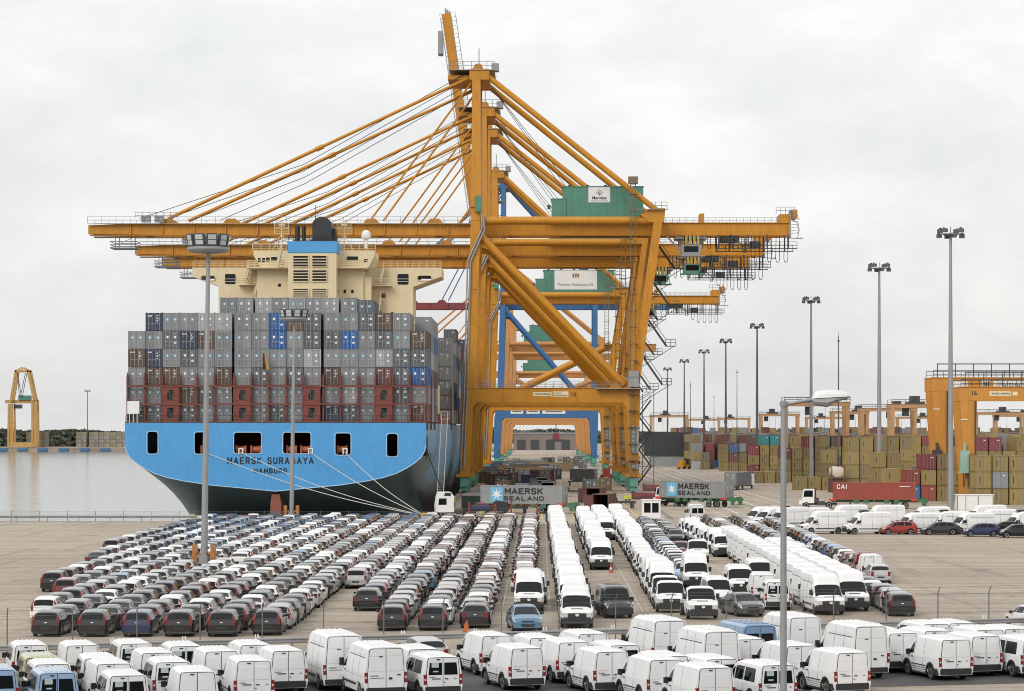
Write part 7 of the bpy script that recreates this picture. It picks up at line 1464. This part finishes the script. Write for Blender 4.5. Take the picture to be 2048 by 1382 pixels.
def gantry(x, D, H, span, label, m=mat('gantry_ochre', (0.56, 0.245, 0.04), 0.55, var=0.12, scale=0.3, dirt=0.4, dirtcol=(0.25, 0.12, 0.05), streak=True), number=None, plate=None, script=False, full=False, depth=7.0, trolley=0.6):
    sl = 1.0 if full else 0.42
    T = ob('yard_gantry_crane', None, None, (x, D, 0), None, label, 'gantry crane', 'gantry cranes in the yard')
    bh = 2.2 if full else 1.0
    for y in (0, depth):
        b = MB(); b.box(0, span, y - 0.55, y + 0.55, H - bh, H); b.box(-0.05, span, y - 0.7, y + 0.7, H, H + 0.08); ob('top_beam', b.mesh('top_beam', m), T)
        for sx in (0, 1):
            X = (lambda q: q) if sx == 0 else (lambda q: span - q)
            b = MB(); b.prism([(X(0.15), H - bh), (X(2.9 * sl), H - bh), (X(2.5 * sl), 1.9), (X(1.2 * sl), 1.9)], y - 0.5, y + 0.5); ob('leg', fixn(b.mesh('leg', m)), T)
    for sx in (0, 1):
        xx = 1.8 * sl if sx == 0 else span - 1.8 * sl; b = MB(); b.box(xx - 0.6, xx + 0.6, -1.6, depth + 1.6, 1.2, 2.1); ob('wheel_bogie', b.mesh('wheel_bogie', m), T)
        for y in (-1.0, 0.9, depth - 0.9, depth + 1.0): w = ob('wheel', TW_, T, (xx, y, 0.62)); w.scale = (2.2, 1.25, 1.25)
    b = MB()
    for y in (-0.6, depth + 0.6): rail_line(b, (0.3, y, H), (span, y, H), 1.2, 2.7 if full else 4, 0.05)
    if full: b.tube((1, -0.5, H + 2.3), (span, -0.5, H + 2.3), 0.09, 5); [b.tube((q, -0.5, H), (q, -0.5, H + 2.4), 0.08, 5) for q in range(1, int(span), 3)]
    ob('walkway_rail', b.mesh('walkway_rail', DRK), T)
    tx = span * trolley; b = MB(); b.box(tx - 2.2, tx + 2.2, 0.2, depth - 0.2, H + 0.1, H + 0.7); b.box(tx - 1.2, tx + 1.0, 1, depth - 1, H + 0.7, H + 2.2); tr = ob('trolley', b.mesh('trolley', DRK), T)
    b = MB(); b.box(tx - 3.6, tx - 1.9, 0.8, 2.6, H - bh - 2.2, H - bh - 0.1); ob('cabin', b.mesh('cabin', DRK), tr)
    b = MB(); [b.tube((tx + q, 2, H), (tx + q * 0.7, 2, 9), 0.04, 4) for q in (-1.5, 1.5)]; b.box(tx - 1.3, tx + 1.3, 0.8, depth - 0.8, 8.2, 9.2); ob('spreader', b.mesh('spreader', DRK), tr)
    if full:
        b = MB(); b.box(0.1, 1.6, -1.6, -0.6, 5.0, 8.4); b.box(-0.2, 1.9, -1.8, -0.5, 4.8, 5.0); b.tube((0.85, -1.1, 8.4), (0.85, -1.1, 9.6), 0.25, 8); ob('power_pack', b.mesh('power_pack', mat('power_green', (0.30, 0.46, 0.38), 0.5, var=0.08) if number else DRK), T)
        b = MB(); b.box(2.5, 2.75, -0.75, -0.55, 1.9, H - bh); ob('cable_duct', b.mesh('cable_duct', DRK), T)
        b = MB(); b.box(0.3, 1.4, -0.6, -0.5, H - bh - 3.1, H - bh - 2.95); ob('leg_stripe', b.mesh('leg_stripe', WHT), T)
        b = MB(); b.box(1.6, 2.6, -1.9, -1.7, 2.2, 3.1); ob('plate', b.mesh('plate', SIGN), T)
        b = MB(); b.box(0.6, 3.0, -2.2, -0.9, 0.3, 2.0); [b.box(0.6 + q * 0.6, 0.85 + q * 0.6, -2.23, -2.2, 0.4, 1.9) for q in range(4)]; ob('bumper', b.mesh('bumper', TRIM if not number else ORG), T)
    if number: ob('number', text_mesh(number, 0.95, INK, 0.02), T, (2.4, -0.56, H - 1.3)); S = mark('plate', rect(3.4, 0.72), mat('plate_cream', (0.74, 0.68, 0.46)), T, (6.6, -0.56, H - 1.05)); ob('lettering', text_mesh('PACECO ESPAÑA', 0.42, INK, 0.012, sx=0.9), S, (0.1, -0.02, -0.15)); mark('plate', rect(0.8, 0.6), mat('plate_cream', (0.74, 0.68, 0.46)), T, (9.0, -0.56, H - 1.05))
    if script:
        mark('plate', rect(2.8, 1.2), SIGN, T, (4.6, -0.56, H - 1.2)); S = mark('plate', rect(1.35, 1.6), SIGN, T, (9.1, -0.56, H - 1.05))
        for k in (-1, 0, 1): mark('emblem', [(-0.1, -0.5), (0.1, -0.5), (0.16, 0.1), (0.0, 0.55), (-0.16, 0.1)], INK, S, (k * 0.36, -0.014, 0.05))
        S = mark('plate', rect(10, 1.35), SIGN, T, (15.3, -0.56, H - 1.15)); ob('lettering', text_mesh('Maritima Valenciana', 1.05, INK, 0.0, sx=0.95), S, (0, -0.02, -0.3))
    return T
gantry(gx(1917, 430), 430, 18.6, 24, 'nearest yard gantry crane, standing over the white flat-roofed cabin', number='16', full=True, trolley=0.9)
gantry(gx(1862, 446), 446, 20.4, 24, 'taller yard gantry crane with a white script sign, just behind the nearest', full=True, script=True, trolley=0.9)
GL = [(1566, 660, 16.6, 'yard gantry crane standing behind the street lamp head'), (1720, 840, 18, 'yard gantry crane between the second mast and the near gantry'), (1780, 713, 15, 'yard gantry crane close left of the near gantries'), (1520, 1140, 17, 'yard gantry crane far back left of the street lamp'), (1663, 990, 14, 'yard gantry crane right behind the slim mast'), (1436, 1560, 19, 'very distant yard gantry crane, second from the left'), (1375, 1700, 21, 'very distant yard gantry crane, leftmost'), (1612, 1450, 22, 'very distant yard gantry crane behind the third mast'), (1794, 1400, 20, 'very distant yard gantry crane seen below the nearer ones'), (1950, 1050, 20, 'distant yard gantry crane seen through the near gantry portal, left one'), (1990, 1200, 22, 'distant yard gantry crane seen through the near gantry portal, right one'), (1300, 1250, 18, 'distant yard gantry crane close right of the quay cranes')]
for px, D, sp_, lab in GL: gantry(gx(px, D), D, 18.6, sp_, lab, mat('gantry_hazed', (0.46, 0.27, 0.13), 0.6, var=0.12, scale=0.3, dirt=0.3), trolley=yr.uniform(0.3, 0.8))  # far gantries share a paler ochre, distance haze mixed into the colour
for k, (px, py, D, lab) in enumerate(((1487, 925, 560, 'red forklift on the yard road beside the low containers'), (1368, 905, 800, 'yellow reach stacker by the dark building'), (1213, 905, 640, 'red truck by the landside legs far back'))):
    b = MB(); b.box(-1.8, 1.8, -1.0, 1.0, 0.5, 1.3); b.box(-1.6, -0.2, -0.8, 0.8, 1.3, 2.6); w = MB(); [w.lathe([(0.5, -0.2), (0.5, 0.2)], 12, c=(y, x, 0.5), axis='x') for x in (-1, 1) for y in (-1.2, 1.2)]; fr = MB(); [fr.box(1.7, 1.85, y, y + 0.15, 0.2, 3.0) for y in (-0.6, 0.45)]
    gear('forklift', px, D, lab, 'forklift', [('chassis', b, mat('fork_red', (0.35, 0.05, 0.03), 0.5, var=0.1) if k != 1 else YEL), ('wheels', w, BLK), ('fork_mast', fr, DRK)], R(10 + 40 * k))

# far shore across the harbour
FD = 1800.0
for px0, n_, tiers, cl in ((46, 4, 4, 'kkkk'), (146, 2, 4, 'kkkk'), (172, 2, 4, 'kkkk'), (191, 5, 4, 'kkkk')):
    for c in range(n_):
        for t_ in range(tiers):
            px = px0 + (10.6 if px0 != 191 else 12) * c; ccc = 'f' if (c * 3 + t_) % 5 else 'g'
            o = container((gx(px + 5, FD), FD + 12 + 0.0, t_ * CH), ccc, '%s container, %s tier, %s column, far-shore block %s' % (CNAME[ccc], TW[t_ + 1], od(c + 1), {46: 'behind the crane', 146: 'nearest the trees', 172: 'by the thin mast', 191: 'touching the ship'}[px0]), 'containers on the far shore', 6.06, doors=False, name='far_container'); o.scale = (1.42 if px0 != 191 else 1.6, 1, 1)
T = ob('far_shore_crane', None, None, (gx(12, FD), FD - 2, 0), None, 'ochre dock crane with a trapezoid frame on the far shore', 'crane')
FC = mat('far_ochre', (0.50, 0.29, 0.09), 0.6, var=0.12, scale=0.2, dirt=0.3)
def fp(px, py): return (gx(px, FD) - gx(12, FD), 0, gz(py, FD))
for y in (0, 9):
    b = MB()
    for p, q, w in ((fp(18, 890), fp(19, 808), 1.3), (fp(26, 890), fp(25, 808), 1.0), (fp(66, 890), fp(66, 806), 1.3), (fp(73, 890), fp(72, 800), 1.3), (fp(22, 806), fp(33, 741), 1.4), (fp(70, 803), fp(57, 741), 1.6), (fp(31, 742), fp(59, 742), 1.6)): b.beam((p[0], y, p[2]), (q[0], y, q[2]), w, 1.6, up=(0, 1, 0))
    for k in range(4): p, q = fp(18, 880 - 10 * k), fp(26, 871 - 10 * k); b.beam((p[0], y, p[2]), (q[0], y, q[2]), 0.5, 0.5)
    for k in range(6): p, q = fp(22 + 1.8 * k, 804 - 10.5 * k), fp(26 + 1.8 * k, 796 - 10.5 * k); b.beam((p[0], y, p[2]), (q[0], y, q[2]), 0.5, 0.5)
    for a_, c_ in (((33, 741), (45, 735)), ((57, 741), (45, 735)), ((24, 806), (24, 890))): p, q = fp(*a_), fp(*c_); b.beam((p[0], y, p[2]), (q[0], y, q[2]), 0.6, 0.6)
    ob('side_frame', b.mesh('side_frame', FC), T)
b = MB(); p, q = fp(10, 803), fp(66, 803); b.box(p[0], q[0], 2, 7, p[2] - 1.2, p[2] + 1.0); ob('girder', b.mesh('girder', FC), T); b = MB(); b.box(fp(16, 0)[0], fp(76, 0)[0], -0.5, 9.5, 0.4, 3.4); ob('base_beam', b.mesh('base_beam', FC), T)
b = MB(); b.box(fp(37, 0)[0], fp(60, 0)[0], 1, 8, gz(800, FD), gz(791, FD)); ob('machinery_house', b.mesh('machinery_house', GRN), T)
b = MB(); b.box(fp(27, 0)[0], fp(42, 0)[0], 2, 7, gz(817, FD), gz(809, FD)); ob('cabin', b.mesh('cabin', DRK), T)
b = MB(); [b.tube(fp(a_, 746), fp(c_, 793), 0.22, 4) for a_, c_ in ((36, 40), (36, 44), (52, 42), (55, 46))]; ob('stays', b.mesh('stays', DRK), T)
FEND = mat('fender_blue', (0.07, 0.17, 0.33), 0.7, var=0.2)
for k, px in enumerate((8, 48, 88, 130, 172, 213)): b = MB(); b.box(-3.2, 3.2, -0.9, 0, -2.3, -0.4); b.box(-2.6, 2.6, -1.1, -0.9, -2.1, -0.6); ob('quay_fender', b.mesh('quay_fender', FEND), None, (gx(px, FD), 1794.4, 0), None, 'blue fender on the far quay wall, %s from the left' % od(k + 1), 'fender', 'far quay fenders')
# wooded rise behind the far shore and the yard: many small leaf clumps on a low bank
def treeline(name, x0, x1, y, h0, h1, n_, seed, label):
    r_ = random.Random(seed); b = MB()
    for k in range(n_):
        x = r_.uniform(x0, x1); env = h0 + (h1 - h0) * (0.5 + 0.3 * math.sin(x * 0.021 + seed) + 0.2 * math.sin(x * 0.11)); z = env * r_.random() ** 0.6; yy = y + r_.uniform(-6, 14) + z * 0.6; s_ = r_.uniform(0.8, 2.4)
        a = r_.uniform(0, 6.28); t_ = r_.uniform(-0.7, 0.7); d1 = Vector((math.cos(a), math.sin(a), t_)) * s_; d2 = Vector((-math.sin(a) * 0.4, math.cos(a) * 0.4, 1.0)) * s_ * r_.uniform(0.5, 0.9); c = Vector((x, yy, z))
        b.quad(c - d1, c - d2 * 0.5 + d1 * 0.2, c + d1, c + d2, k % 2)
    return ob(name, b.mesh(name, [mat('leaf_dark', (0.065, 0.08, 0.055), 0.8, var=0.2, scale=0.1), mat('leaf_grey', (0.10, 0.11, 0.085), 0.8, var=0.2, scale=0.1)]), None, None, None, label, None, None, 'stuff')
treeline('far_shore_trees', gx(-40, 1900), gx(270, 1900), 1880, 8.5, 11.5, 6000, 3, 'low dark belt of trees behind the far shore')
treeline('yard_treeline', gx(940, 2300), gx(2150, 2300), 2300, 9, 13, 9000, 9, 'low dark belt of trees closing the yard')
b = MB(); b.box(-700, -150, 0, 20, -1, 7.5); b.box(-60, 560, 440, 460, -1, 8); ob('hills', b.mesh('hills', mat('bank', (0.07, 0.075, 0.05), 0.9, var=0.2, scale=0.02)), None, (0, 1905, 0), kind='structure')
